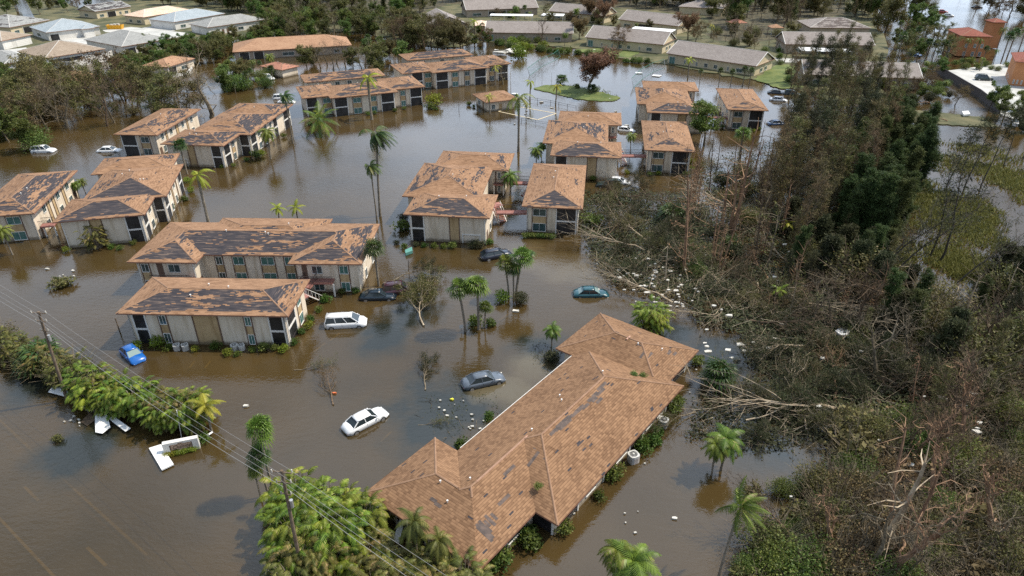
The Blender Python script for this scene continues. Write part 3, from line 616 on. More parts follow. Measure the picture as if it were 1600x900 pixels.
building('apartment_building', 'L-shaped two-storey block right of centre, pale bald strip along its ridge', (859.5, 242.5), 4.6, -7,
         [(0, 13.1, 0, 9.3, (.84, .25, .1, .3)), (-2, 10.6, 6.9, 22.6, (.1, .58, .1, .62)), (0, 13.4, 20.4, 30.0, (.1, .2, .1, .15))],
         [(0, 'F', FR_J2), (0, 'R', [('door', .1, .25), ('w', .5, .7)]), (1, 'R', [('w', .3, .4)]), (2, 'F', [('balc', .84, .98, 1.0)]), (0, 'L', [('porch', .55, .95)]), (1, 'L', [('porch', .8, .97)])], group=GA, seed=19, vents=4)
building('apartment_building', 'L-shaped two-storey block behind the small right-hand block, far side of the flooded court', (1011.2, 175.5), 4.6, -7.2,
         [(0, 13.1, 0, 9.3, (.74, .25, .1, .3)), (-2, 10.6, 6.9, 22.6, (.1, .48, .1, .52)), (0, 13.4, 20.4, 29.8, (.1, .2, .1, .15))],
         [(0, 'F', FR_J2), (0, 'R', [('door', .1, .25), ('w', .5, .7)]), (1, 'R', [('w', .3, .4)]), (2, 'F', [('balc', .84, .98, 1.0)]), (0, 'L', [('porch', .55, .95)]), (1, 'L', [('porch', .75, .97)])], group=GA, seed=20, vents=4)
building('apartment_building', 'leftmost full three-wing block, near-black front hip above plain cream wall', (82.4, 347.6), 4.6, 13.1,
         [(-.1, 12.4, 0, 9.0, (.93, .55, .1, .3)), (1.6, 14.1, 7.0, 22.4, (.85, .35, .1, .45)), (-.4, 12.4, 20.2, 28.9, (.1, .45, .1, .45))],
         [(0, 'F', [('tan', .34, .50), ('porch', .79, .97)]), (0, 'R', [('porch', .05, .34), ('w', .5, .7, 'glass')]), (1, 'F', [('porch', .86, .99)]), (1, 'R', [('porch', .02, .18), ('w', .26, .34), ('tan', .4, .46), ('w', .52, .6), ('tan', .66, .7), ('porch', .8, .98)])], group=GA, seed=21, vents=4)
building('apartment_building', 'three-wing two-storey block at upper left with screened porches along the water', (250, 225), 4.6, -5.2,
         [(0, 12.6, 0, 9.6, (.72, .75, .1, .3)), (1.9, 14.9, 7.2, 22.6, (.5, .82, .1, .3)), (2.2, 14.9, 20.6, 30.2, (.1, .68, .1, .6))],
         [(0, 'F', [('frame', .1, .32), ('tan', .36, .50), ('porch', .80, .97)]), (0, 'R', [('porch', .05, .35), ('win', .45, .62)]), (1, 'F', [('porch', .82, .98)]), (1, 'R', [('porch', .02, .2), ('w', .26, .36), ('tan', .42, .46), ('w', .5, .6), ('w', .7, .78), ('porch', .84, .99)]), (2, 'R', [('porch', .5, .95)])], group=GA, seed=22, vents=4)
building('apartment_building', 'upper middle long two-storey block facing the water, left of the pool house', (482.8, 152.7), 4.6, 22.3,
         [(-1.6, 7.0, 0, 12.2, (.55, .4, .1, .5)), (4.5, 20.9, -2.4, 10.0, (.72, .3, .2, .2)), (18.8, 28.4, 0, 12.8, (.72, .45, .1, .2))],
         [(0, 'F', [('porch', .03, .38), ('win', .55, .85, 'glass_g')]), (1, 'F', [('porch', .02, .22), ('win', .30, .45, 'glass_g'), ('win', .58, .70, 'glass_g'), ('porch', .77, .98)]), (2, 'F', [('win', .30, .48, 'glass_g'), ('porch', .62, .98)]), (2, 'R', [('w', .3, .5)])], group=GA, seed=23, vents=3)
building('apartment_building', 'slim rear roof behind the upper middle block, two-storey with small eave windows', (475.7, 129.0), 4.6, 22.3, [(0, 21, 0, 9.2, (.75, .4, .2, .2))],
         [(0, 'F', [('w', .2, .26), ('w', .36, .42), ('w', .52, .58), ('w', .8, .86)])], group=GA, seed=24)
building('apartment_building', 'far middle long two-storey block with red-brown roof, behind the pool house', (633.8, 114.7), 4.6, 23.7,
         [(-1.0, 9.0, 0, 12.5, (.62, .4, .1, .4)), (6.8, 23.6, -2.2, 10.4, (.72, .3, .2, .2)), (21.4, 31.0, 0, 13, (.62, .5, .1, .2))],
         [(0, 'F', [('porch', .25, .6), ('win', .66, .9, 'glass_g')]), (1, 'F', [('porch', .03, .25), ('win', .32, .45, 'glass_g'), ('win', .56, .67), ('porch', .76, .98)]), (2, 'F', [('win', .28, .48), ('porch', .62, .98)])], group=GA, seed=25, vents=3)
building('apartment_building', 'rear roof of the far middle block, dark stripped hip seen above it', (636.2, 94.5), 4.6, 23.7, [(0, 20.5, 0, 9.5, (.78, .4, .2, .2))], [(0, 'F', [('w', .2, .26), ('w', .5, .56)])], group=GA, seed=26)
building('pool_house', 'small square hip-roofed pool house with cream walls beside the flooded pool', (758.7, 160.4), 2.5, 24, [(0, 8.9, 0, 9.0, (.1, .12, .0, .1))],
         [(0, 'F', [('w', .15, .28), ('door', .42, .52, 'tan'), ('door', .78, .9, 'yellow')]), (0, 'L', [('w', .2, .4), ('tan', .6, .7)])], storeys=1, cat='pool house', seed=27, slope=.3)
# the long single-storey building in the foreground
b_ = building('apartment_building', 'long single-storey building in the foreground with intact brown shingle roof and pink ridge vents', (569, 770), 2.4, -38,
         [(0, 12.6, 0, 8.6, (.22, .08, .02, .02)), (2.8, 12.598, 0.003, 20.2, (.22, .12, .0, .02), None), (2.804, 14.8, 7.2, 29.9, (.08, .20, .1, .02)), (.6, 13.3, 27.3, 36.7, (.02, .16, .02, .02))],
         [(0, 'R', [('porch', .02, .30), ('w', .50, .82)]), (2, 'F', [('porch', .76, .98)]),
          (2, 'R', [('porch', .03, .16), ('w', .22, .30), ('porch', .36, .42), ('w', .46, .56), ('porch', .58, .70), ('w', .73, .80), ('w', .84, .90), ('porch', .93, .99)]),
          (3, 'R', [('porch', .06, .42), ('porch', .5, .9)]), (0, 'F', [('porch', .2, .5), ('w', .6, .7), ('w', .8, .9)])],
         slope=.335, roofm='roofp', group=None, storeys=1, seed=31, vents=0)
LB = b_
def roofz(x, y, w, ze, s): return ze + min(x - w[0], w[1] - x, y - w[2], w[3] - y) * s
_rf = [c for c in LB.children if c.name.startswith('roof')][0]
for y0, y1, x, zr in ((5.6, 12.6, 7.70, 2.4 + 4.9 * .335), (13.4, 23.7, 8.80, 2.4 + 6.0 * .335), (31.6, 32.4, 6.95, 2.4 + 4.7 * .335)):
    m = MB(); m.add([(x - .10, y0, zr - .01), (x + .10, y0, zr - .01), (x + .10, y1, zr - .01), (x - .10, y1, zr - .01), (x, y0, zr + .07), (x, y1, zr + .07)], [(0, 4, 5, 3), (4, 1, 2, 5), (0, 1, 4), (2, 3, 5)], 0, .5); m.build('ridge_vent', M['cap_pink'], _rf)
def on_roof(x, y):
    ws = [(0, 12.6, 0, 8.6), (2.8, 12.6, 0, 20.2), (2.8, 14.8, 7.2, 29.9), (.6, 13.3, 27.3, 36.7)]
    return max(2.4 + min(x - w[0], w[1] - x, y - w[2], w[3] - y) * .335 for w in ws)
for x, y in ((6.9, 2.9), (7.0, 5.6), (7.6, 13.4), (7.3, 18.6), (8.2, 24.6), (8.4, 31.6), (10.6, 33.0), (6.6, 19.3), (5.2, 3.9)):
    z = on_roof(x, y); m = MB(); m.tube([(x, y, z - .1), (x, y, z + .2)], .045, 6); m.tube([(x, y, z + .2), (x, y, z + .27)], .085, 6); m.build('vent_pipe', M['white'], _rf)
# missing tabs: loose dark shingle strips lifted off the slope along the ridge and near the front hip
r0 = random.Random(4)
M['under'] = mat('bare_underlay', (.07, .055, .05), .9, (.13, .095, .08), 2.5)
def tabs(x, y, n, ux, uy, sp, L=(.5, 1.1)):
    for _ in range(n):
        a = x + r0.gauss(0, sp[0]); c = y + r0.gauss(0, sp[1]); l_ = r0.uniform(*L); w = .14
        p = [(a - ux * l_ - uy * w, c - uy * l_ + ux * w), (a + ux * l_ - uy * w, c + uy * l_ + ux * w), (a + ux * l_ + uy * w, c + uy * l_ - ux * w), (a - ux * l_ + uy * w, c - uy * l_ - ux * w)]
        h = r0.uniform(.008, .016); m = MB(); m.add([(q[0], q[1], on_roof(*q) + h) for q in p], [(3, 2, 1, 0)], 0, .5); m.build('stripped_patch', M['under'], _rf)
for k in range(12): tabs(9.3 + .25 * abs(r0.gauss(0, 1)), 14.2 + k * .75, 2, 0, 1, (.12, .3), (.3, .8))
tabs(10.6, 3.1, 12, 1, 0, (.45, .35), (.3, .6)); tabs(9.9, 31.2, 9, 0, 1, (.5, .5), (.3, .6)); tabs(11.6, 33.6, 4, 0, 1, (.3, .3), (.2, .4))
for x, y in ((8.9, 8.6), (9.6, 10.8), (9.0, 12.4), (10.4, 6.0)): tabs(x, y, 1, 0, 1, (.1, .1), (.5, .8))
tabs(6.2, 2.4, 2, 1, 0, (.3, .1), (.3, .5))
# white gutter along the rear-left eave
m = MB(); m.box(2.75, 2.80, 9.0, 27.2, 2.31, 2.42); m.build('gutter', M['white'], _rf)
# ================================================================ far houses
def house(label, A, B, C, z=3.0, roofm='roof_bg', wallm='stucco_b', slope=.32, gable=False, base=.2, cap=None, oh=.5, sides=(), group='houses beyond the flooded complex', depth=None, extra=(), seed=1, cat='house', d=(.0, .0, .0, .0), fascia='fascia', storeys=1):
    ang, L, D = rect3(A, B, C, z + base)
    if depth: D = depth
    wings = [(0, L, 0, D, d)] + [(w[0] * L, w[1] * L, w[2], w[3], (0, 0, 0, 0)) for w in extra]
    return building('house', label, B, z + base, ang, wings, sides, slope=slope, roofm=roofm, wallm=wallm, cap=cap or 'cap_lt', oh=oh, zb=0, cat=cat, group=group, storeys=storeys, gable=gable, base=base, seed=seed, vents=1)
S1 = [(0, 'F', [('garage', .1, .35), ('w', .45, .55), ('w', .65, .75), ('w', .85, .93)]), (0, 'L', [('w', .2, .35), ('w', .6, .8)])]
S2 = [(0, 'F', [('w', .08, .2), ('porch', .3, .55), ('w', .65, .72), ('w', .82, .92)]), (0, 'L', [('w', .3, .5)])]
house('pale blue hip-roofed house with white double garage, upper left neighbourhood', (38, 43), (72, 51), (157, 41), roofm='roof_blue', wallm='stucco_w', sides=[(0, 'F', [('porch', .03, .2), ('garage', .52, .66)]), (1, 'F', [('garage', .1, .9)]), (0, 'L', [('w', .3, .5)])], extra=[(.60, .86, -2.2, 5)], seed=41)
house('tan hip-roofed house with dark screened porch behind a white wall', (32, 79), (70, 91), (165, 76), roofm='roof_tan', wallm='stucco_w', sides=[(0, 'F', [('porch', .03, .6), ('w', .66, .74), ('porch', .8, .95)]), (0, 'L', [('w', .3, .5)])], seed=42)
house('pale grey hip-roofed house with small white lean-to, right of the tan roof', (143, 60), (190, 73), (268, 60), roofm='roof_grey', wallm='stucco_w', sides=[(0, 'F', [('porch', .03, .25), ('w', .32, .4), ('w', .5, .6), ('w', .75, .85)])], seed=43)
house('tan-roofed house with white garage at the left picture edge', (-45, 56), (2, 64), (50, 54), roofm='roof_tan', wallm='stucco_w', sides=[(0, 'F', [('garage', .05, .3), ('garage', .45, .9)])], seed=44)
house('grey-roofed white house at the left edge below the tan-roofed ones', (-50, 88), (6, 100), (55, 93), roofm='roof_grey', wallm='stucco_w', sides=S2, seed=45)
house('slate grey roof seen behind the pale blue roof at top left', (-14, 33), (15, 43), (78, 31), roofm='roof_grey', wallm='stucco_y', sides=S2, seed=46, d=(.5, .5, .5, .5))
house('bleached orange tiled house with sunlit white ridge, top left', (203, 22), (224, 27), (298, 15), roofm='roof_pink', wallm='stucco_y', sides=S1, seed=47)
house('light blue hip-roofed house with pale garage doors and driveway', (244, 28), (272, 34.5), (352, 21), roofm='roof_blue', wallm='stucco_w', sides=[(0, 'L', [('garage', .1, .45), ('garage', .55, .9)]), (0, 'F', [('w', .1, .2), ('door', .4, .46), ('w', .6, .7), ('w', .8, .9)])], seed=48)
house('grey shingled house with twin garage doors, nearest the orange roofs', (296, 37), (324, 43), (416, 30), roofm='roof_grey', wallm='stucco_w', sides=[(0, 'L', [('garage', .1, .45), ('garage', .55, .9)]), (0, 'F', [('w', .05, .12), ('door', .22, .26), ('door', .3, .34), ('w', .5, .6), ('w', .75, .85)])], seed=49)
house('long cream house with slate gable roof at the very top left', (141, 12), (149, 18), (205, 10), roofm='roof_grey', wallm='stucco_y', sides=S2, gable=True, seed=50, d=(.6, .4, .4, .4))
GO = 'orange-roofed single-storey buildings among the trees'
house('orange-roofed building mostly hidden behind bare branches at left', (88, 119), (101, 132), (166, 119.5), z=2.6, roofm='roof_or', wallm='stucco_b', sides=S2, seed=51, group=GO, base=.1, cap='cap')
house('orange hip-roofed building standing in water beside the big bare tree', (226, 101), (262, 105), (305, 91), z=2.6, roofm='roof_or', wallm='stucco', sides=[(0, 'F', [('porch', .02, .3), ('w', .5, .7)])], seed=52, group=GO, base=.05, cap='cap')
house('long low orange-roofed building left of the upper middle block', (355, 68), (363, 81.5), (550, 70.5), z=2.6, roofm='roof_or', wallm='stucco_b', sides=[(0, 'F', [('porch', .04, .12), ('porch', .16, .24), ('w', .4, .5), ('w', .6, .7), ('w', .85, .9)])], seed=53, group=GO, base=.05, cap='cap')
house('small weathered orange roof among shrubs left of the upper middle block', (420, 100), (440, 109.5), (468, 103), z=2.4, roofm='roof_rbr', wallm='stucco', seed=54, group=GO, base=.05, cap='cap', d=(.5, .3, .2, .2))
GB = 'beige row houses with grey-pink gable roofs'
RS = [(0, 'F', [('w', .02, .09, 'glass_g', .0, 2.1), ('w', .2, .22), ('w', .34, .36), ('w', .44, .48), ('w', .55, .59), ('w', .7, .72), ('w', .8, .87)]), (0, 'R', [('w', .3, .45), ('w', .55, .7)])]
house('far beige row house with plain grey-pink roof at top centre', (750, 40), (757, 50.5), (896, 52.5), wallm='stucco_b', gable=True, sides=RS, depth=13, seed=55, group=GB, slope=.45)
house('middle beige row house with blown-off white roofing behind its ridge', (911, 47), (914, 58), (1037, 70), wallm='stucco_y', gable=True, sides=RS, depth=13.5, seed=56, group=GB, slope=.45)
house('nearest beige row house, long ridge and sunlit cream gable end', (1035, 70), (1041, 83), (1182, 103.5), wallm='stucco_y', gable=True, sides=RS, depth=14, seed=57, group=GB, slope=.42, base=.1)
house('rear row house with three stepped roof sections against the woods', (960, 22), (966, 30), (1060, 41), wallm='stucco_y', gable=True, sides=S2, depth=13, seed=58, group=GB, slope=.45)
house('short beige gabled house beside dark trees at top centre', (851, 10), (857, 17), (945, 25), wallm='stucco_y', gable=True, sides=S2, depth=12, seed=59, group=GB, slope=.45)
house('row house at the very top centre, roof cut by dark valleys', (722, 8), (728, 16), (842, 12), wallm='stucco_b', gable=True, sides=S2, depth=14, seed=60, group=GB, slope=.45)
house('beige house showing its broad gable end to the water', (672, 36), (673, 41), (732, 38), wallm='stucco_b', gable=True, sides=[(0, 'F', [('w', .5, .7), ('w', .8, .85)])], depth=24, seed=61, group=GB, slope=.42)
house('small flat-topped pale yellow annex beside the gable-ended house', (731, 33), (739, 41), (760, 41), z=2.6, roofm='roof_pink', wallm='stucco_y', gable=True, seed=62, group=GB, depth=12, slope=.15)
house('grey row house half screened by the tall wispy trees', (1222, 56), (1227, 69), (1368, 71), wallm='stucco_b', gable=True, sides=S2, depth=13, seed=63, group=GB, slope=.45)
house('grey house behind the woods with pale roof, nearest of that row', (1250, 101), (1256, 116), (1443, 123), wallm='stucco_b', gable=True, sides=S2, depth=13, seed=64, group=GB, slope=.42)
house('dark patched hip roof beyond the grey row house', (1240, 32), (1266, 43), (1362, 44), roofm='roof_bg', wallm='stucco_b', seed=65, group=GB, d=(.7, .4, .2, .2), slope=.3)
house('dark-trimmed low house behind the rear row house at top', (1050, 3), (1060, 10), (1130, 14), roofm='roof_bg', wallm='stucco_y', seed=66, group=GB, slope=.3)
house('orange villa with dark red clay hip roof, upper right', (1487, 47), (1502, 56), (1552, 57.5), z=6.4, roofm='roof_red', wallm='stucco_o', sides=[(0, 'F', [('w', .2, .3), ('w', .5, .6), ('w', .75, .85)]), (0, 'L', [('w', .3, .5)])], storeys=2, seed=67, group='orange buildings at upper right', slope=.32, cap='cap', depth=13)
house('small square orange tower with red pyramid roof beside the villa', (1546, 31), (1553, 35), (1575, 35), z=8.5, roofm='roof_red', wallm='stucco_o', storeys=2, seed=68, group='orange buildings at upper right', slope=.4, cap='cap', cat='tower', depth=5.5)
house('orange and cream building cut by the right picture edge', (1578, 84), (1586, 96), (1680, 104), z=6.4, roofm='roof_red', wallm='stucco_o', sides=[(0, 'F', [('w', .05, .08), ('w', .12, .15), ('w', .2, .23)]), (0, 'L', [('w', .2, .24), ('w', .4, .44), ('w', .6, .64)])], storeys=1, seed=69, group='orange buildings at upper right', slope=.32, cap='cap', depth=14)
# open huts and canopies
def hut(label, px, py, w, d, h, roofm, ang=0, base=.2):
    p = G(px, py, base); t = empty('garden_hut', p, R(ang)); tag(t, label, 'hut')
    for x in (-w / 2, w / 2):
        for y in (-d / 2, d / 2): m = MB(); m.box(x - .09, x + .09, y - .09, y + .09, 0, h); m.build('post', M['white'], t)
    r = MB(); add_roof(r, None, -w / 2 - .4, w / 2 + .4, -d / 2 - .4, d / 2 + .4, h + .15, .45); r.build('roof', [M[roofm], M['fascia'], M['soffit']], t)
hut('small hexagonal-looking hut with orange roof on white posts near dead trees', 1210, 53, 4, 4, 2.4, 'roof_or')
hut('brown thatch-coloured hut between bare trees behind the row houses', 1149, 46, 5.5, 5, 2.6, 'roof_rbr', 15)
def canopy(label, B, C, d, h, z=.2, m='panelw'):
    a, b = G(*B, z + h), G(*C, z + h); L = (b - a).length; t = empty('carport', (a.x, a.y, z), math.atan2(b.y - a.y, b.x - a.x)); tag(t, label, 'carport')
    r = MB(); r.box(0, L, 0, d, h - .12, h); r.build('roof_slab', M[m], t)
    n = max(2, int(L / 5))
    for i in range(n + 1):
        for y in (.3, d - .3): q = MB(); x = .2 + (L - .4) * i / n; q.box(x - .08, x + .08, y - .08, y + .08, -.6, h - .12); q.build('post', M['white'], t)
canopy('white flat-roofed carport between the grey houses', (1252, 79), (1332, 82), 6, 2.7)
canopy('white carport roof behind the middle row house', (985, 45), (1050, 50), 6, 2.6)
canopy('long white carport roof among palms behind the far row house', (765, 24), (832, 25), 5, 2.6)
canopy('white torn carport canopy left of the rear row house', (845, 24), (880, 25), 6, 2.6)
def wall_run(label, pts, h, m='stucco_w', z=.1, name='garden_wall', cat='wall'):
    mb = MB(); q = [G(*p, z) for p in pts]
    for a, b in zip(q, q[1:]): mb.obox((a.x, a.y), (b.x, b.y), 0, .2, z - .5, z + h)
    o = mb.build(name, M[m]); tag(o, label, cat); return o
wall_run('white garden wall in front of the tan hip-roofed house', [(62, 108), (112, 106), (165, 95), (176, 88)], 1.9)
wall_run('white garden wall beside the grey house at left edge', [(0, 112), (48, 108), (66, 96)], 1.8)
wall_run('low white wall along the flooded verge below the orange hip roof', [(262, 122), (292, 116), (300, 108)], .7)
wall_run('dark timber fence running along the pale car park', [(1462, 112), (1490, 128), (1530, 152), (1562, 178)], 2.0, 'rail', name='timber_fence', cat='fence')
# dumpster by the drive
def dumpster(px, py, ang):
    t = empty('rubbish_skip', G(px, py, .22), R(ang)); tag(t, 'yellow open-top dumpster on the driveway by the pale blue house', 'dumpster'); m = MB()
    v = [(-2.6, -1.1, 0), (2.6, -1.1, 0), (2.6, 1.1, 0), (-2.6, 1.1, 0), (-3.0, -1.15, 1.5), (3.0, -1.15, 1.5), (3.0, 1.15, 1.5), (-3.0, 1.15, 1.5), (-2.8, -1.0, 1.5), (2.8, -1.0, 1.5), (2.8, 1.0, 1.5), (-2.8, 1.0, 1.5), (-2.5, -1, .2), (2.5, -1, .2), (2.5, 1, .2), (-2.5, 1, .2)]
    m.add(v, [(0, 3, 2, 1), (0, 1, 5, 4), (1, 2, 6, 5), (2, 3, 7, 6), (3, 0, 4, 7), (4, 5, 9, 8), (5, 6, 10, 9), (6, 7, 11, 10), (7, 4, 8, 11), (8, 9, 13, 12), (9, 10, 14, 13), (10, 11, 15, 14), (11, 8, 12, 15), (12, 13, 14, 15)])
    m.build('container', M['dumpster'], t); r = MB()
    for x in (-2, -1, 0, 1, 2): r.box(x - .06, x + .06, -1.25, -1.12, .1, 1.4)
    r.build('side_ribs', M['dumpster'], t)
    for k in range(3): q = MB(); q.box(-1.8 + k * 1.3, -.9 + k * 1.3, -.6, .5, 1.2, 1.75 + .1 * k); q.build('rubble', M['foam'], t)
dumpster(181, 45, 4)
# ================================================================ cars
def car(label, px, py, ang, kind, col, z=-.28, group='cars standing in the floodwater', glassm='cglass', s=1.0, pitch=0.0):
    dims = {'sedan': (4.8, .90, .92, 1.42, (-1.75, -1.05, .35, 1.15)), 'van': (5.1, .98, 1.05, 1.72, (-2.45, -2.2, .75, 1.65)), 'suv': (4.6, .93, 1.05, 1.70, (-2.2, -1.85, .35, 1.0)),
            'hatch': (4.1, .88, .95, 1.48, (-1.75, -1.0, .25, 1.1)), 'wagon': (4.7, .90, .95, 1.46, (-2.2, -1.6, .35, 1.15))}
    L, hw, zb, zt, cab = dims[kind]; p = G(px, py, 0)
    t = empty('parked_car', (p.x, p.y, z), R(ang)); t.rotation_euler = (0, pitch, R(ang)); t.scale = (s, s, s); tag(t, label, 'car', group)
    # lower body, lofted
    st = []
    n = 13
    for i in range(n):
        f = i / (n - 1); x = -L / 2 + L * f
        e = min(1, (min(f, 1 - f) / .13)); e = math.sin(e * math.pi / 2) ** .6
        w = hw * (.78 + .22 * e); top = zb
        if x > cab[3]: q = (x - cab[3]) / (L / 2 - cab[3]); top = zb - .05 - .22 * q ** 1.6
        elif x < cab[0]: q = (cab[0] - x) / (L / 2 + cab[0] + 1e-6); top = zb - .10 * q ** 2
        top = top if 0 < i < n - 1 else top - .16
        if kind == 'hatch' and x > cab[3]: top -= .02
        low = .22 if 0 < i < n - 1 else .34
        st.append([(x, -w * .90, low), (x, -w, low + .14), (x, -w * 1.0, (low + top) / 2 + .1), (x, -w * .95, top - .09), (x, -w * .80, top), (x, 0, top + .035), (x, w * .80, top), (x, w * .95, top - .09), (x, w * 1.0, (low + top) / 2 + .1), (x, w, low + .14), (x, w * .90, low)])
    m = MB(); vs = [v for r_ in st for v in r_]; k = 11; fs = []
    for i in range(n - 1):
        for j in range(k): fs.append((i * k + j, (i + 1) * k + j, (i + 1) * k + (j + 1) % k, i * k + (j + 1) % k))
    fs.append(tuple(range(k))); fs.append(tuple((n - 1) * k + j for j in range(k))[::-1]); m.add(vs, fs)
    body = m.build('body', P_[col], t, smooth=True)
    # cabin glass
    x0, x1, x2, x3 = cab; wb, wt = hw * .86, hw * .66; zl = zb - .04; g = MB()
    B = [(x0, -wb, zl), (x0, wb, zl), (x3, wb, zl), (x3, -wb, zl), (x1, -wt, zt - .05), (x1, wt, zt - .05), (x2, wt, zt - .05), (x2, -wt, zt - .05)]
    g.add(B, [(0, 1, 5, 4), (3, 7, 6, 2)], 1); g.add(B, [(1, 2, 6, 5), (0, 4, 7, 3)], 0); g.build('windows', [M['cglass'], M[glassm]], t)
    r = MB(); nn = 6; rs = []
    for i in range(nn):
        f = i / (nn - 1); x = x1 - .10 + (x2 - x1 + .2) * f; dz = .05 * math.sin(math.pi * f); w = wt + .03 - (.06 if i in (0, nn - 1) else 0)
        rs += [(x, -w, zt - .07), (x, -w * .9, zt + dz - .0), (x, 0, zt + dz + .03), (x, w * .9, zt + dz - .0), (x, w, zt - .07)]
    fs = [(i * 5 + j, (i + 1) * 5 + j, (i + 1) * 5 + (j + 1) % 5, i * 5 + (j + 1) % 5) for i in range(nn - 1) for j in range(5)] + [(0, 1, 2, 3, 4), tuple(range((nn - 1) * 5, nn * 5))[::-1]]
    r.add(rs, fs); r.build('roof_panel', P_[col], t, smooth=True)
    pl = MB(); V = [Vector(v) for v in B]
    for sgn in (0, 1):
        o = Vector((0, (.012 if sgn else -.012), 0)); a0, a1, b0, b1 = (V[1], V[5], V[2], V[6]) if sgn else (V[0], V[4], V[3], V[7])
        pl.tube([a0 + o, a1 + o], .055, 4); pl.tube([b0 + o, b1 + o], .05, 4)
        for f in ((.5,) if kind in ('sedan', 'hatch', 'wagon') else (.33, .66)): pl.tube([a0.lerp(b0, f) + o, a1.lerp(b1, f) + o], .045, 4)
    pl.build('pillars', P_[col], t)
    # wheels
    wx = L / 2 - .88
    for x in (-wx, wx):
        for y in (-hw + .09, hw - .09):
            w = MB(); w.cyl((x, y, .32), .335, .22, 18, 0, 'y'); wo = w.build('wheel', M['tyre'], t)
            w = MB(); w.cyl((x, y, .32), .21, .235, 12, 0, 'y'); w.build('rim', M['rim'], wo)
            w = MB(); w.tube([(x + .39 * math.cos(q), y, .32 + .39 * math.sin(q)) for q in [math.pi * i_ / 8 for i_ in range(9)]], .045, 4); 
            w.v = [(a, (b_ - y) * 2.2 + y, c) for a, b_, c in w.v]; w.build('wheel_arch', M['black'], t)
    for y in (-1, 1):
        h = MB(); h.box(L / 2 - .22, L / 2 - .035, y * hw * .60 - .14, y * hw * .60 + .14, .36, .49); h.build('headlight', M['lamp_w'], t)
        h = MB(); h.box(-L / 2 + .01, -L / 2 + .16, y * hw * .60 - .14, y * hw * .60 + .14, .48, .62 if kind not in ('van', 'suv') else .74); h.build('tail_light', M['lamp_r'], t)
        h = MB(); h.box(x3 - .33, x3 - .22, y * (hw + .03) - .07, y * (hw + .03) + .07, zb - .02, zb + .10); h.build('wing_mirror', P_[col], t)
    h = MB(); h.box(L / 2 - .07, L / 2 - .0, -hw * .4, hw * .4, .28, .44); h.build('grille', M['black'], t)
    h = MB(); h.box(-L / 2 - .005, -L / 2 + .05, -.26, .26, .42, .54); h.build('number_plate', M['foam'], t)
    if kind in ('van', 'suv'):
        for y in (-1, 1): h = MB(); h.tube([(x1 + .1, y * wt * .85, zt + .05), (x2 - .2, y * wt * .85, zt + .05)], .025, 4); h.build('roof_rail', M['rail'], t)
    # door seams
    h = MB()
    for y in (-1, 1):
        for x in (x3 - .1, (x0 + x3) / 2 + .05): h.box(x - .008, x + .008, y * hw * .995 - .01, y * hw * .995 + .01, .45, zb - .12)
        h.box(x0 + .4, x3 - .1, y * hw * 1.0 - .006, y * hw * 1.0 + .006, .40, .415)
    h.build('door_seams', M['black'], t)
    return t
car('white minivan with dark side windows, in water off the front left block', 541, 507, 6, 'van', 'white', glassm='cglass')
car('white sedan angled across the flooded road, nose to upper right', 571, 660, 42, 'sedan', 'white')
car('grey four-door sedan standing in shallow water left of the long roof', 755, 598, 20, 'sedan', 'silver', z=-.22)
car('teal sedan half submerged by the debris pile', 923, 460, 2, 'sedan', 'teal', z=-.42, glassm='cglass_l')
car('black sedan parked in front of the central apartment block', 775, 401, 24, 'wagon', 'black', z=-.2)
car('bright blue rounded hatchback by the corner of the front left block', 208, 557, -42, 'hatch', 'blue', z=-.3, glassm='cglass_l', s=.97)
car('dark navy sedan beneath a fallen branch, beside the maroon hatchback', 591, 465, 3, 'sedan', 'navy', z=-.3)
car('dark maroon hatchback jammed behind the navy sedan under branches', 624, 456, 14, 'suv', 'maroon', z=-.25)
car('dark green hatchback tucked against fallen trees, right of the L-shaped block', 951, 291, 170, 'suv', 'dgreen', z=-.35)
car('white hatchback beside the dark green one near the fallen trees', 965, 286, -12, 'sedan', 'white', z=-.35)
car('white off-roader alone in open water at far left', 69, 237, 4, 'suv', 'white', z=-.35, s=1.0)
car('white car with its boot raised, left of the upper left block', 171, 236, 5, 'sedan', 'white', z=-.45)
car('upper one of two white cars left of the upper middle block', 440, 154, 10, 'suv', 'white', z=-.45, s=.95)
car('lower one of two white cars left of the upper middle block', 448, 160, 2, 'sedan', 'white', z=-.4, s=.95)
car('white pickup-sized car among shrubs above the upper middle block', 418, 124, -30, 'suv', 'white', z=-.2)
car('white car at the landing behind the L-shaped block right of centre', 977, 204, -14, 'sedan', 'white', z=-.45, s=.95)
car('white car in open water right of the rightmost block', 1216, 157, -18, 'sedan', 'white', z=-.35, s=.95)
car('dark blue car beyond the white one, right of the rightmost block', 1213, 146, -15, 'sedan', 'navy', z=-.4, s=.95)
car('second dark car near the palms, upper right of the rightmost block', 1238, 148, -20, 'suv', 'dgreen', z=-.4, s=.95)
car('pale blue car low in the water below the rightmost block', 1213, 194, 8, 'sedan', 'lblue', z=-.4, s=.95)
car('blue car behind the palms near the grey house at upper right', 1428, 88, -60, 'suv', 'lblue', z=0, s=1.0)
car('green-roofed dark car on the pale car park at right', 1536, 126, -10, 'suv', 'dgreen', z=.1)
car('dark car in the shade of the right-edge orange building', 1562, 152, -20, 'sedan', 'black', z=.17)
car('red car in the flooded street at top right', 1472, 19, -20, 'sedan', 'red', z=-.3)
car('white car beside the red one at top right', 1481, 25, -20, 'sedan', 'white', z=-.3)
car('dark car in water at the very top right', 1526, 12, -8, 'sedan', 'black', z=-.3)
car('white car parked by a driveway between the orange and blue-roofed houses', 318, 78, 60, 'sedan', 'white', z=.0)
car('white car behind the pool house beside the flooded pool', 806, 152, -10, 'sedan', 'white', z=-.45)
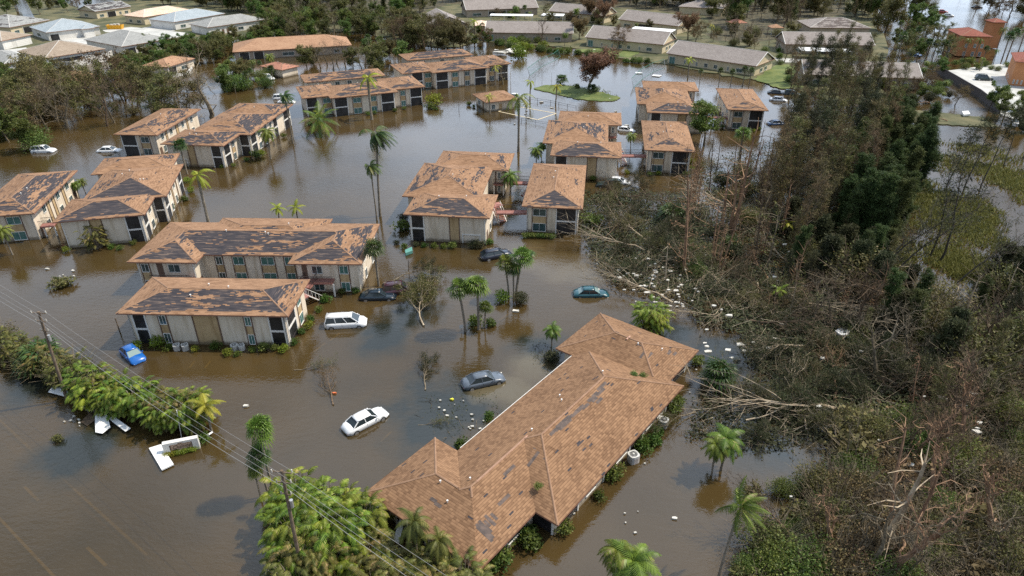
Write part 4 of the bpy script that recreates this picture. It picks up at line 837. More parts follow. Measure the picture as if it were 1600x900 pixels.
# ================================================================ balconies, stairs and bridges between blocks
def stair(label, p0, p1, w=1.3, rise=2.3, ang=0, z0=-.35):
    a, b = G(*p0, z0), G(*p1, z0 + rise); b.z = 0; L = math.hypot(b.x - a.x, b.y - a.y); t = empty('outdoor_staircase', (a.x, a.y, z0), math.atan2(b.y - a.y, b.x - a.x)); tag(t, label, 'staircase', 'outdoor stairs and landings')
    L = min(max(L, 2.5), 5); n = 11
    m = MB()
    for i in range(n): m.box(i * L / n, (i + 1) * L / n, -w / 2, w / 2, i * rise / n, i * rise / n + .07)
    m.build('treads', M['pink'], t)
    for y in (-w / 2 - .05, w / 2 + .05):
        r = MB(); r.tube([(0, y, .9), (L, y, rise + .9)], .04, 4); r.tube([(0, y, -.05), (L, y, rise - .05)], .09, 4)
        for i in range(6): r.tube([(L * i / 5, y, rise * i / 5), (L * i / 5, y, rise * i / 5 + .9)], .025, 4)
        r.build('handrail', M['white'], t)
    m = MB(); m.box(L, L + 1.6, -w, w, rise - .14, rise); m.build('landing', M['pink'], t)
    for y in (-w + .1, w - .1): q = MB(); q.box(L + 1.4, L + 1.6, y - .09, y + .09, -.2, rise - .14); q.build('post', M['white'], t)
def bridge(label, p0, p1, w=1.5, z=1.95):
    a, b = G(*p0, z), G(*p1, z); L = (b - a).length; t = empty('footbridge', (a.x, a.y, 0), math.atan2(b.y - a.y, b.x - a.x)); tag(t, label, 'footbridge', 'raised walkways joining the blocks')
    m = MB(); m.box(0, L, -w / 2, w / 2, z - .2, z); m.build('deck', M['pink'], t)
    for y in (-w / 2 + .04, w / 2 - .04):
        r = MB(); r.box(0, L, y - .02, y + .02, z + .9, z + .95); r.box(0, L, y - .02, y + .02, z + .08, z + .11); n = int(L / .17)
        for i in range(n + 1): x = L * i / n; r.box(x - .012, x + .012, y - .012, y + .012, z, z + .9)
        r.build('railing', M['rail'], t)
    for x in (.25, L - .25): q = MB(); q.box(x - .1, x + .1, -.1, .1, -.45, z - .2); q.build('post', M['white'], t)
bridge('lower walkway from the central block to the single-wing block', (776, 331), (828, 331))
bridge('upper walkway behind the small palm, central block to single-wing block', (796, 285), (833, 286))
bridge('walkway from the L-shaped block to the small right-hand block', (969, 243), (1010, 243))
bridge('walkway joining the far L-shaped block and the rightmost block', (1098, 182), (1140, 184))
bridge('walkway between the front left block and the balcony block', (475, 449), (490, 433), 1.6)
bridge('walkway between the far left block and the leftmost full block', (64, 352), (86, 350), 1.4)
stair('red stairs with white handrails at the right end of the central block', (787, 352), (780, 327), 1.5)
stair('red stairs at the right end of the L-shaped block near the white car', (978, 262), (974, 242), 1.4)
stair('pink stairs between the front left and balcony blocks', (498, 468), (487, 448), 1.6)
stair('red stairs behind the balcony palm, beside the single-wing block', (812, 310), (818, 290), 1.2)
# ================================================================ air-conditioning units
def ac(px, py, s=1.0, z=.0, place=None):
    p = G(px, py, z); t = empty('ac_unit', p, random.uniform(0, 1)); t.scale = (s, s, s); m = MB(); pts = []
    for i in range(16):
        q = 2 * math.pi * i / 16; r = .45 * (abs(math.cos(q)) ** 4 + abs(math.sin(q)) ** 4) ** -.25; pts.append((r * math.cos(q), r * math.sin(q)))
    m.add([(x, y, -.2) for x, y in pts] + [(x, y, .72) for x, y in pts], [(i, (i + 1) % 16, 16 + (i + 1) % 16, 16 + i) for i in range(16)] + [tuple(range(16, 32))]); m.build('casing', M['ac'], t)
    f = MB(); f.cyl((0, 0, .73), .33, .03, 20); f.build('fan_well', M['black'], t)
    g = MB()
    for k in range(5): g.box(-.36 * math.sin(math.acos(min(1, abs(k - 2) / 3))) - .02, .36 * math.sin(math.acos(min(1, abs(k - 2) / 3))) + .02, (k - 2) * .13 - .012, (k - 2) * .13 + .012, .755, .775)
    g.cyl((0, 0, .765), .09, .03, 10); g.build('fan_guard', M['ac'], t)
    s_ = MB()
    for k in range(6): s_.tube([(x * 1.01, y * 1.01, -.05 + k * .11) for x, y in pts + [pts[0]]], .008, 3)
    s_.build('coil_guard', M['trim'], t); reg(t, 'grey boxy air-conditioning unit', 'air conditioner', px, py, 'air-conditioning units', place)
for px, py, s, pl in ((277, 545, .85, 'on the waterline below the front left block'), (290, 545, .85, 'on the waterline below the front left block'), (367, 545, .85, 'on the waterline below the front left block'), (378, 545, .8, 'on the waterline below the front left block'),
                  (1036, 664, 1.05, 'at the right wall of the long roof, upper one'), (989, 719, 1.1, 'at the right wall of the long roof, lower one'), (59, 363, .9, 'against the far left block'), (53, 356, .9, 'against the far left block')): ac(px, py, s, .1, pl)
# ================================================================ poles and wires
def pole(label, base, top, r=.16, arms=True, lean=(0, 0)):
    b = G(*base, 0); h = hgt(base[0], base[1], top[1]); T = Vector((b.x, b.y, h)); 
    # real lean: solve x so that the head projects at the surveyed column
    for _ in range(20):
        T.x += (top[0] - proj(T)[0]) * .05
    t = empty('utility_pole', (b.x, b.y, 0)); tag(t, label, 'utility pole'); m = MB(); d = T - b; m.tube([(0, 0, -.5), d * .5, d], [r, r * .85, r * .65], 8); m.build('pole_shaft', M['wood'], t)
    if arms:
        for f, L in ((.985, .7), (.90, .5), (.80, .35)):
            a = MB(); c = d * f; a.tube([c + Vector((-L, .1, 0)), c + Vector((L, -.1, 0))], .05, 4); a.build('crossarm', M['wood'], t)
            for sx in (-L, L): i = MB(); i.tube([c + Vector((sx, 0, .02)), c + Vector((sx, 0, .25))], [.06, .045], 6); i.build('insulator', M['foam'], t)
        q = MB(); c = d * .72; q.tube([c + Vector((.25, 0, -.35)), c + Vector((.25, 0, .35))], .14, 8); q.build('junction_can', M['metal'], t)
    return b, T
b1, T1 = pole('leaning brown utility pole rising from the left hedge', (105, 626), (60, 487), .17)
b2, T2 = pole('grey-brown utility pole in front, foot at the bottom edge', (474, 905), (440, 735), .17)
dirv = (T2 - T1); T0 = T1 - dirv * 1.0; T3 = T2 + dirv * 1.0
def wire(a, b, sag, r=.022):
    return [a.lerp(b, i / 16) - Vector((0, 0, sag * 4 * (i / 16) * (1 - i / 16))) for i in range(17)]
for i, (dx, dz, s, pl) in enumerate(((-.55, .1, .5, 'topmost, left side'), (.55, .1, .5, 'topmost, right side'), (-.35, -.75, .7, 'middle height'), (.2, -1.9, .9, 'lowest and thickest'))):
    o = Vector((dx, 0, dz)); m = MB(); r = .011 if i < 3 else .017
    for a, b in ((T0, T1), (T1, T2), (T2, T3)): m.tube(wire(a + o, b + o, s), r, 3, cap=False)
    tag(m.build('power_line', M['wire']), 'power line strung between the two utility poles, ' + pl, 'power line', 'overhead wires')
def post(label, b, t, r=.05, m='metal', name='post'):
    B = G(*b, 0); h = hgt(b[0], b[1], t[1]); T = Vector((B.x, B.y, h))
    for _ in range(20): T.x += (t[0] - proj(T)[0]) * .05
    q = MB(); q.tube([B - Vector((0, 0, .4)), T], r, 6); tag(q.build(name, M[m]), label, 'post'); return T
post('short dark post in water left of the front left block', (187, 518), (180, 497), .07, 'wood')
post('grey stub pole beside the yellow palm and entrance sign', (315, 646), (303, 613), .12, 'bark_p')
post('thin white flagpole rising behind the entrance sign', (283, 683), (276, 641), .04, 'white', 'flagpole')
post('thin grey lamp post in the open water left of the pool house', (717, 173), (717, 162), .05, 'rail')
post('slender post at the near edge of the open water', (638, 422), (638, 407), .05, 'rail')
post('thin sign post before the small right-hand block', (1019, 277), (1022, 247), .05, 'rail')
post('tall thin pole before the nearest beige row house', (1120, 105), (1121, 80), .09, 'wood')
post('white pipe standing at the right end of the far middle block', (798, 129), (798, 100), .08, 'white')
# street sign by the parking palms
t = empty('street_sign', G(721, 520, 0), .3); tag(t, 'small pale green sign on a post beside the leaning fan palm', 'sign'); m = MB(); m.tube([(0, 0, -.4), (0, 0, 1.1)], .035, 6); m.build('post', M['metal'], t); m = MB(); m.box(-.25, .25, -.05, -.035, .65, 1.15); m.build('sign_plate', M['ac'], t)
# ================================================================ entrance sign
pa, pb = G(258, 712, 0), G(313, 701, 0); ang = math.atan2(pb.y - pa.y, pb.x - pa.x); Ls = (pb - pa).length
t = empty('entrance_sign', (pa.x, pa.y, 0), ang); tag(t, 'low white-framed entrance sign wall with brown lettering on a tan face', 'sign')
m = MB(); th = .45; m.box(0, Ls, 0, th, -.4, .25); m.box(0, .55, 0, th, .25, 1.35); m.box(Ls - .55, Ls, 0, th, .25, 1.35); m.box(.55, Ls - .55, 0, th, 1.1, 1.35); m.box(.55, Ls - .55, .12, th, .25, 1.1); m.build('sign_wall', M['stucco_w'], t)
m = MB(); m.box(.56, Ls - .56, .09, .118, .26, 1.09); m.build('sign_face', M['signtan'], t)
m = MB(); m.box(.56, .64, .05, .088, .26, 1.09); m.box(Ls - .64, Ls - .56, .05, .088, .26, 1.09); m.build('face_border', M['trim'], t)
fc = bpy.data.curves.new('lettering', 'FONT'); fc.body = 'Quinte'; fc.size = .58; fc.shear = .35; fc.extrude = .012; fc.align_x = 'CENTER'; fo = bpy.data.objects.new('lettering', fc); COL.objects.link(fo); fo.parent = t; fo.location = (Ls / 2, .075, .5); fo.rotation_euler = (R(90), 0, 0); fc.materials.append(M['trim'])
m = MB(); m.box(Ls / 2 - .22, Ls / 2 + .22, -.02, .1, 1.12, 1.2); m.build('sign_lamp', M['trim'], t)
# ================================================================ storm wreckage: sheets and scraps
def slab(name, label, corners, th=.1, m='panelw', z=.12, lift=0.0, cat='wreckage', bend=0.0, group=None):
    q = [G(*c, z) for c in corners]; c0 = sum(q, Vector()) / len(q); v = []
    for i, p in enumerate(q): v.append((p - c0) + Vector((0, 0, lift * (1 if i in (1, 2) else 0) + bend * ((i % 2) * 1.0))))
    n = len(v); mb = MB(); mb.add([tuple(a) for a in v] + [(a.x, a.y, a.z + th) for a in v], [tuple(range(n))[::-1], tuple(range(n, 2 * n))] + [(i, (i + 1) % n, n + (i + 1) % n, n + i) for i in range(n)])
    o = mb.build(name, M[m]); o.location = c0
    bv = o.modifiers.new('edge', 'BEVEL'); bv.width = .025; bv.segments = 2; tag(o, label, cat, group); return o
GW = 'white sheets floating by the left hedge'
slab('floating_panel', 'bright white rectangular panel floating at the left foot of the entrance sign', [(233, 702), (252, 696), (272, 727), (253, 736)], .18, z=.1, group=GW)
slab('sheet_metal', 'white bent sheet wrapped round the left utility pole foot', [(75, 613), (88, 602), (104, 606), (110, 622)], .05, z=.15, lift=.25, group=GW)
slab('sheet_metal', 'white sheet lying right of the left utility pole foot', [(103, 622), (112, 607), (127, 612), (112, 624)], .05, z=.15, lift=.15, group=GW)
slab('sheet_metal', 'crumpled white panel between the hedge and water, left of the sign', [(149, 676), (150, 652), (168, 648), (173, 668), (160, 678)], .06, z=.2, lift=.35, group=GW)
slab('sheet_metal', 'narrow white strip panel lying diagonally beside the hedge', [(170, 655), (177, 651), (205, 671), (196, 675)], .07, z=.25, lift=.1, group=GW)
slab('plank', 'short white plank by the yellow palm near the sign', [(321, 681), (332, 674), (333, 676), (323, 683)], .06, z=.3, cat='wreckage')
slab('door_panel', 'grey-white door leaning at the shaded front of the long roof', [(614, 846), (626, 822), (634, 824), (624, 850)], .08, z=.4, lift=.9, m='ac')
slab('float', 'teal plastic box floating left of the central block', [(633, 395), (644, 390), (645, 396), (634, 400)], .5, 'teal', .05)
slab('hull', 'upturned white tank lying in the dark thicket at right', [(1303, 523), (1312, 518), (1327, 522), (1325, 530), (1312, 530)], .6, z=.5)
slab('plank', 'long white ladder-like board floating by the far right bank', [(1395, 178), (1420, 180), (1419, 183), (1396, 181)], .12, z=.3)
slab('hull', 'white wreck piece on the bank before the right car park', [(1502, 177), (1512, 176), (1515, 181), (1505, 182)], .5, z=.3)
slab('hull', 'white wreck piece among the pines at right edge', [(1580, 190), (1592, 188), (1590, 198), (1582, 197)], .7, z=.4)
def scraps(n, fn, desc, place, m='foam', sz=(.15, .5), group='white scraps scattered by the storm', seed=1, name='foam_scrap', z=(.08, .1)):
    r = random.Random(seed)
    for i in range(n):
        px, py = fn(r); p = G(px, py, r.uniform(*z)); mb = MB(); k = r.randint(4, 6); a0 = r.uniform(0, 6); S = r.uniform(*sz) * .5; q = []
        for j in range(k): a = a0 + 2 * math.pi * j / k; rr = S * r.uniform(.6, 1.15); q.append((rr * math.cos(a) * 1.3, rr * math.sin(a) * .8))
        tl = [r.uniform(-.2, .35) * S for _ in q]
        mb.add([(x, y, -.08) for x, y in q] + [(x, y, .05 + abs(t_)) for (x, y), t_ in zip(q, tl)], [tuple(range(k))[::-1], tuple(range(k, 2 * k))] + [(j, (j + 1) % k, k + (j + 1) % k, k + j) for j in range(k)])
        o = mb.build(name, M[m]); o.location = p
        if n > 1: S2_ = S * 2; reg(o, ('tiny ' if S2_ < .3 else 'small ' if S2_ < .7 else 'sizeable ') + desc, 'debris', px, py, group, place)
        else: tag(o, desc + ' ' + place, 'debris', group)
def gauss(cx, cy, sx, sy, k=0): return lambda r: ((lambda g: (cx + g, cy + r.gauss(0, sy) + g * k))(r.gauss(0, sx)))
scraps(96, gauss(1024, 436, 42, 16, .3), 'white foam scrap', 'in the debris pile behind the teal sedan', sz=(.12, .65), seed=2, z=(.3, 1.1), group='white scraps in the debris pile')
scraps(26, gauss(1045, 472, 26, 10, .5), 'white scrap', 'floating below the debris pile', sz=(.12, .5), seed=3, group='white scraps below the debris pile')
scraps(26, lambda r: (r.uniform(1060, 1240), r.uniform(380, 560)), 'white scrap caught', 'among the fallen trees right of centre', sz=(.25, .9), seed=4, z=(.8, 1.6), group='white scraps among fallen trees')
scraps(18, lambda r: (r.uniform(1230, 1540), r.uniform(540, 790)), 'white scrap lodged', 'in the dark thicket at lower right', sz=(.25, .9), seed=5, z=(1.0, 2.2), group='white scraps in the dark thicket')
scraps(14, gauss(712, 655, 24, 16), 'pale scrap', 'drifting on dark water left of the long roof', sz=(.1, .35), seed=6, group='scraps drifting left of the long roof')
scraps(9, gauss(105, 428, 14, 8), 'white scrap', 'floating below the leftmost full block', sz=(.2, .6), seed=7, group='scraps below the leftmost block')
scraps(10, lambda r: (r.uniform(1030, 1090), r.uniform(560, 700)) if r.random() < .3 else (r.uniform(875, 1010), r.uniform(715, 860)), 'white scrap', 'along the right wall of the long roof', sz=(.1, .3), seed=8, group='scraps along the long building')
scraps(12, lambda r: (r.uniform(760, 980), r.uniform(152, 196)), 'white scrap', 'floating round the flooded pool and island', sz=(.3, 1.1), seed=9, group='scraps round the pool')
scraps(12, lambda r: (r.uniform(870, 1010), r.uniform(76, 90)), 'white scrap', 'strewn along the far bank', sz=(.3, 1.0), seed=10, group='scraps along the far bank')
scraps(11, lambda r: (r.uniform(772, 818), r.uniform(78, 84)), 'white broken hull piece', 'heaped on the waterline below the far row house', sz=(1.5, 3.6), seed=21, group='white wreckage heap by the far bank', name='hull_piece', z=(.1, .9))
scraps(8, gauss(120, 655, 8, 5), 'pale scrap', 'beside the brown board by the left hedge', sz=(.1, .3), seed=11, group='scraps by the left hedge')
scraps(1, lambda r: (384, 634), 'single white scrap', 'alone on the open flooded road', sz=(.5, .6), seed=12, group=None)
scraps(1, lambda r: (1054, 810), 'single white scrap', 'alone in the water right of the long building', sz=(.35, .4), seed=13, group=None)
scraps(1, lambda r: (806, 486), 'white board', 'below the trio of parking palms', sz=(.8, .9), seed=14, group=None)
scraps(1, lambda r: (707, 624), 'yellow-green ball-like scrap', 'in dark water near the grey sedan', 'yl', (.4, .45), seed=15, group=None)
scraps(1, lambda r: (523, 614), 'orange-red scrap', 'beside a drifting branch left of the road', 'orange', (.4, .45), seed=16, group=None)
slab('board', 'brown board half afloat below the left hedge', [(126, 660), (140, 645), (152, 655), (136, 666)], .06, 'bark_b', .05)
# ================================================================ flooded pool and collapsed court netting
def kerb(label, pts, m='yellow', w=.3, h=.12, name='pool_coping', cat='pool edge', z=.03):
    q = [G(*p, z) for p in pts]; mb = MB()
    for a, b in zip(q, q[1:] + q[:1]): mb.obox((a.x, a.y), (b.x, b.y), -w / 2, w / 2, -.1, z)
    tag(mb.build(name, M[m]), label, cat)
kerb('yellowish coping of the flooded pool beside the pool house', [(779, 174), (802, 165), (869, 177), (840, 187)], 'stucco_y')
def railfence(label, pts, h, m='rail', sp=2.5, name='railing_fence', bars=True, z=0):
    q = [G(*p, z) for p in pts]; t = empty(name, q[0]); tag(t, label, 'fence'); o = q[0]
    r = MB()
    for a, b in zip(q, q[1:]):
        a2, b2 = a - o, b - o
        for zz in (h, h * .5): r.tube([a2 + Vector((0, 0, zz)), b2 + Vector((0, 0, zz))], .03, 4)
        n = max(1, int((b - a).length / .35))
        if bars:
            for i in range(n): c = a2.lerp(b2, i / n); r.tube([c, c + Vector((0, 0, h))], .012, 3, cap=False)
    r.build('rails', M[m], t)
    for a, b in zip(q, q[1:]):
        n = max(1, int((b - a).length / sp))
        for i in range(n + 1): c = (a - o).lerp(b - o, i / n); p = MB(); p.tube([c - Vector((0, 0, .4)), c + Vector((0, 0, h + .05))], .05, 5); p.build('fence_post', M[m], t)
    return t
railfence('dark railing behind the flooded pool, below the island', [(820, 157), (860, 163), (900, 172)], 1.0)
railfence('dark railing in front of the flooded pool', [(782, 184), (815, 190), (858, 197)], .8)
def net(label, pts, h, lean=(0, 0)):
    q = [G(*p, 0) for p in pts]; o = q[0]; t = empty('court_fence', o); tag(t, label, 'court fence', 'collapsed green court fences'); m = MB()
    for i, (a, b) in enumerate(zip(q, q[1:])):
        a2, b2 = a - o, b - o; la = Vector((lean[0], lean[1], h))
        for f in (0, 1):
            m.tube([a2 + la * f, b2 + la * f], .06, 4)
        for k in range(1, 8): m.tube([a2 + la * k / 8, b2 + la * k / 8], .012, 3, cap=False)
        n = int((b - a).length / .6) + 1
        for k in range(n): c = a2.lerp(b2, k / n); m.tube([c, c + la], .010, 3, cap=False)
    m.build('netting', M['netting'], t)
    for a in q: c = a - o; p = MB(); p.tube([c - Vector((0, 0, .3)), c + Vector((lean[0], lean[1], h))], .06, 5); p.build('fence_post', M['metal'], t)
net('sagging green court fence left of the red-brown island tree', [(828, 118), (845, 105), (868, 94), (876, 88)], 2.2, (-.8, -.6))
net('collapsed green court fence with white frame, right of the island tree', [(990, 137), (1005, 122), (1022, 112), (1040, 106)], 2.4, (-.6, .8))
net('low green windscreen among trees beyond the long orange roof', [(485, 52), (520, 49), (556, 47)], 2.6)
for (a, b, c) in (((836, 124), (836, 112), 0), ((862, 126), (862, 114), 1), ((847, 127), (847, 116), 2)):
    post('thin white court post ' + ('leftmost', 'rightmost', 'middle')[c] + ' of three left of the island', a, b, .04, 'metal', 'court_post')
slab('plank', 'white board afloat near the collapsed court fence', [(1020, 117), (1034, 118), (1030, 120), (1019, 119)], .12, z=.1)
slab('plank', 'white board afloat left of the collapsed court fence', [(993, 113), (1004, 114), (1004, 115), (993, 115)], .12, z=.1)
# ================================================================ vegetation: shared meshes, one object tree per plant
def V3(x, y, z): return Vector((x, y, z))
def frond(mb, base, az, elev, L, droop, nl, ll, lw, rnd, wind=None, r=.02, mi=0, rmi=1, vee=.5, tone=None):
    """arching pinnate frond: rachis plus leaflets"""
    p = Vector(base); d = V3(math.cos(az) * math.cos(elev), math.sin(az) * math.cos(elev), math.sin(elev)); seg = 7; pts = [p.copy()]
    for i in range(seg):
        d = (d + V3(0, 0, -droop / seg) + (wind / seg if wind else V3(0, 0, 0))).normalized(); p = p + d * (L / seg); pts.append(p.copy())
    mb.tube(pts, [r] * 4 + [r * .6] * 4, 3, rmi, tone if tone is not None else rnd.uniform(.5, .9), cap=False)
    tn = rnd.random() if tone is None else tone
    for i in range(nl):
        f = .12 + .88 * i / (nl - 1); k = min(seg - 1, int(f * seg)); q = pts[k].lerp(pts[k + 1], f * seg - k); dr = (pts[k + 1] - pts[k]).normalized()
        sd = dr.cross(V3(0, 0, 1)); sd = sd.normalized() if sd.length > .01 else V3(1, 0, 0); l_ = ll * math.sin(math.pi * min(1, .25 + f * .72)) * rnd.uniform(.85, 1.1)
        for s in (-1, 1):
            e = (sd * s + dr * .55 + V3(0, 0, vee * .4 - .45)); e = e + (wind * .6 if wind else V3(0, 0, 0)); e.normalize(); tip = q + e * l_ + V3(0, 0, -.12 * l_)
            mb.add([q - dr * lw, q + dr * lw, tip], [(0, 1, 2)], mi, min(1, max(0, tn + rnd.uniform(-.2, .2))))
def fan(mb, base, az, elev, pet, R_, rnd, nseg=11, wind=None, tone=None):
    d = V3(math.cos(az) * math.cos(elev), math.sin(az) * math.cos(elev), math.sin(elev)); 
    if wind: d = (d + wind).normalized()
    hub = Vector(base) + d * pet; mb.tube([base, hub], .018, 3, 1, .5, cap=False)
    up = V3(0, 0, 1); sd = d.cross(up); sd = sd.normalized() if sd.length > .01 else V3(1, 0, 0); nn = sd.cross(d).normalized(); tn = rnd.random() if tone is None else tone
    for i in range(nseg):
        a = -1.9 + 3.8 * i / (nseg - 1); w = .17
        e = (d * math.cos(a) + sd * math.sin(a)); e2 = (e + nn * .15).normalized(); m1 = hub + e2 * R_ * .62; sw = e.cross(nn).normalized() * R_ * w * .42
        tip = hub + e * R_ * rnd.uniform(.9, 1.15) + V3(0, 0, -.3 * R_)
        t = min(1, max(0, tn + rnd.uniform(-.15, .15))); mb.add([hub, m1 + sw, tip, m1 - sw], [(0, 1, 2, 3)], 0, t)
def trunkline(H, rnd, bend, n=6, lean=(0, 0)):
    p = []; ax = rnd.uniform(0, 6.28)
    for i in range(n + 1):
        f = i / n; b = math.sin(f * 1.6) * bend; p.append(V3(math.cos(ax) * b + lean[0] * f ** 1.3 * H, math.sin(ax) * b + lean[1] * f ** 1.3 * H, f * H))
    return p
PT = {}
def palm_fan(name, seed, H=6.5, n=44, R_=.95, lean=(0, 0), leafm='palm', r=.16, skirt=.25):
    rnd = random.Random(seed); t = MB(); pts = trunkline(H, rnd, .12, lean=lean); pts[0].z = -.6; t.tube(pts, [r * 1.25] + [r] * 5 + [r * .8], 7, 0, .5)
    c = MB(); top = pts[-1]
    for i in range(n):
        e = 1.4 - (1.4 + .5) * (i / n) ** .9; az = i * 2.399; w = V3(.38, -.06, -.05) * rnd.uniform(.3, 1.5)
        fan(c, top + V3(0, 0, rnd.uniform(-.15, .2)), az, e, rnd.uniform(.55, 1.05), R_ * rnd.uniform(.7, 1.15), rnd, wind=w, tone=(rnd.uniform(.92, 1) if e < -.38 and rnd.random() < .5 else rnd.uniform(0, .85)))
    PT[name] = dict(H=H + 1.2, parts=[('trunk', t.mesh(name + '_trunk', [M['palmbark']])), ('fronds', c.mesh(name + '_fronds', [L_[leafm], M['palmbark']]))])
def palm_feather(name, seed, H=8, n=20, L=2.6, lean=(0, 0), wind=None, leafm='palm', r=.13, ll=.62, nl=15, droop=1.5, shaft=True):
    rnd = random.Random(seed); t = MB(); pts = trunkline(H, rnd, .15, lean=lean); pts[0].z = -.6; t.tube(pts, [r * 1.5] + [r] * 5 + [r * .7], 7, 0, .5)
    c = MB()
    for i in range(n):
        e = 1.2 - 1.7 * (i / n); az = i * 2.399
        frond(c, pts[-1] + V3(0, 0, .05), az, e, L * rnd.uniform(.8, 1.1), droop, nl + 3, ll, .06, rnd, wind)
    PT[name] = dict(H=H + (.8 if wind is None else .3), parts=[('trunk', t.mesh(name + '_trunk', [M['palmbark']])), ('fronds', c.mesh(name + '_fronds', [L_[leafm], L_[leafm]]))])
def areca(name, seed, H=4.2, n=125, leafm='areca', spread=1.0):
    rnd = random.Random(seed); s = MB(); c = MB()
    for i in range(n):
        a = rnd.uniform(0, 6.28); r0 = rnd.uniform(0, .5) * spread; b = V3(math.cos(a) * r0, math.sin(a) * r0, -.3); out = rnd.uniform(.15, 1.15) * spread; h = H * rnd.uniform(.2, .8)
        a2 = a + rnd.uniform(-.5, .5); top = V3(math.cos(a2) * (r0 + out), math.sin(a2) * (r0 + out), h); mid = b.lerp(top, .5) + V3(0, 0, h * .12)
        s.tube([b, mid, top], [.04, .03, .02], 3, 0, .5, cap=False)
        frond(c, top, a2 + rnd.uniform(-.4, .4), rnd.uniform(.3, 1.3), H * rnd.uniform(.2, .33), 2.2, 12, .36, .05, rnd)
    PT[name] = dict(H=H, parts=[('stems', s.mesh(name + '_stems', [M['palmbark']])), ('fronds', c.mesh(name + '_fronds', [L_[leafm], L_[leafm]]))])
def leafblob(mb, c, R_, n, size, rnd, asp=1.6, droop=0.0, flat=.7, cards=True):
    for _ in range(n):
        d = V3(rnd.gauss(0, 1), rnd.gauss(0, 1), rnd.gauss(0, 1)); d.normalize(); p = Vector(c) + V3(d.x, d.y, d.z * flat) * R_ * rnd.uniform(.35, 1) ** .5
        a = V3(rnd.gauss(0, 1), rnd.gauss(0, 1), rnd.gauss(0, .6) - droop * 2); a.normalize(); b = a.orthogonal().normalized(); b.rotate(Matrix.Rotation(rnd.uniform(0, 6.28), 3, a)); s = size * rnd.uniform(.6, 1.3)
        mb.add([p, p + a * s * .5 + b * s * .5 / asp, p + a * s, p + a * s * .5 - b * s * .5 / asp], [(0, 1, 2, 3)], 0)
def tree(name, seed, H=9, tf=.35, r=.2, n1=9, n2=5, n3=4, spread=.42, up=.5, leafm=None, nleaf=14, lsize=.3, lr=.55, asp=1.6, droop=0.0, bark='bark', cone=0.0, gnarl=.35, twist=.15, wind=None, leaf_p=1.0, twr=.016, broken=False):
    rnd = random.Random(seed); t = MB(); c = MB(); pts = [V3(0, 0, -.5)]; d = V3(0, 0, 1); N = 8
    for i in range(N):
        d = (d + V3(rnd.gauss(0, twist), rnd.gauss(0, twist), .25) + (wind * .08 if wind else V3(0, 0, 0))).normalized(); pts.append(pts[-1] + d * (H / N))
    t.tube(pts, [r * (1.2 - 1.0 * (i / N) ** .8 if not broken else 1.1 - .45 * i / N) for i in range(N + 1)], 6, 0, .5)
    tips = []
    def br(p, d, L, rr, lvl):
        q = [p.copy()]; nseg = 4 if lvl == 1 else 3 if lvl == 2 else 2
        for i in range(nseg):
            d = (d + V3(rnd.gauss(0, gnarl), rnd.gauss(0, gnarl), rnd.gauss(0, gnarl) + up * .16 - droop * .12 * lvl) + (wind * .12 if wind else V3(0, 0, 0))).normalized(); q.append(q[-1] + d * (L / nseg))
        t.tube(q, [rr * (1 - .75 * i / nseg) for i in range(nseg + 1)], 4 if lvl == 1 else 3, 0, .5, cap=False)
        nx = n2 if lvl == 1 else n3 if lvl == 2 else 0
        for _ in range(nx):
            f = rnd.uniform(.25, 1); k = min(nseg - 1, int(f * nseg)); b = q[k].lerp(q[k + 1], f * nseg - k); dd = (d * .7 + V3(rnd.gauss(0, .7), rnd.gauss(0, .7), rnd.gauss(0, .45) + up * .4)).normalized()
            br(b, dd, L * rnd.uniform(.42, .62), max(rr * .45, twr), lvl + 1)
        if nx == 0 or lvl >= 2: tips.append(q[-1]); tips.append(q[len(q) // 2])
    for i in range(n1):
        f = tf + (1 - tf) * (i + rnd.random()) / n1; k = min(N - 1, int(f * N)); b = pts[k].lerp(pts[k + 1], f * N - k); a = i * 2.399 + rnd.uniform(-.4, .4)
        Ln = H * spread * ((1 - cone * (f - tf) / (1 - tf + 1e-6))) * rnd.uniform(.75, 1.15)
        br(b, V3(math.cos(a), math.sin(a), up + rnd.uniform(-.2, .3)).normalized(), Ln, r * .38 * (1.15 - f * .6), 1)
    parts = [('trunk', t.mesh(name + '_trunk', [M[bark]]))]
    if leafm:
        for p in tips:
            if rnd.random() < leaf_p: leafblob(c, p, lr, nleaf, lsize, rnd, asp, droop)
        parts.append(('crown', c.mesh(name + '_crown', [L_[leafm]])))
    PT[name] = dict(H=H, parts=parts)
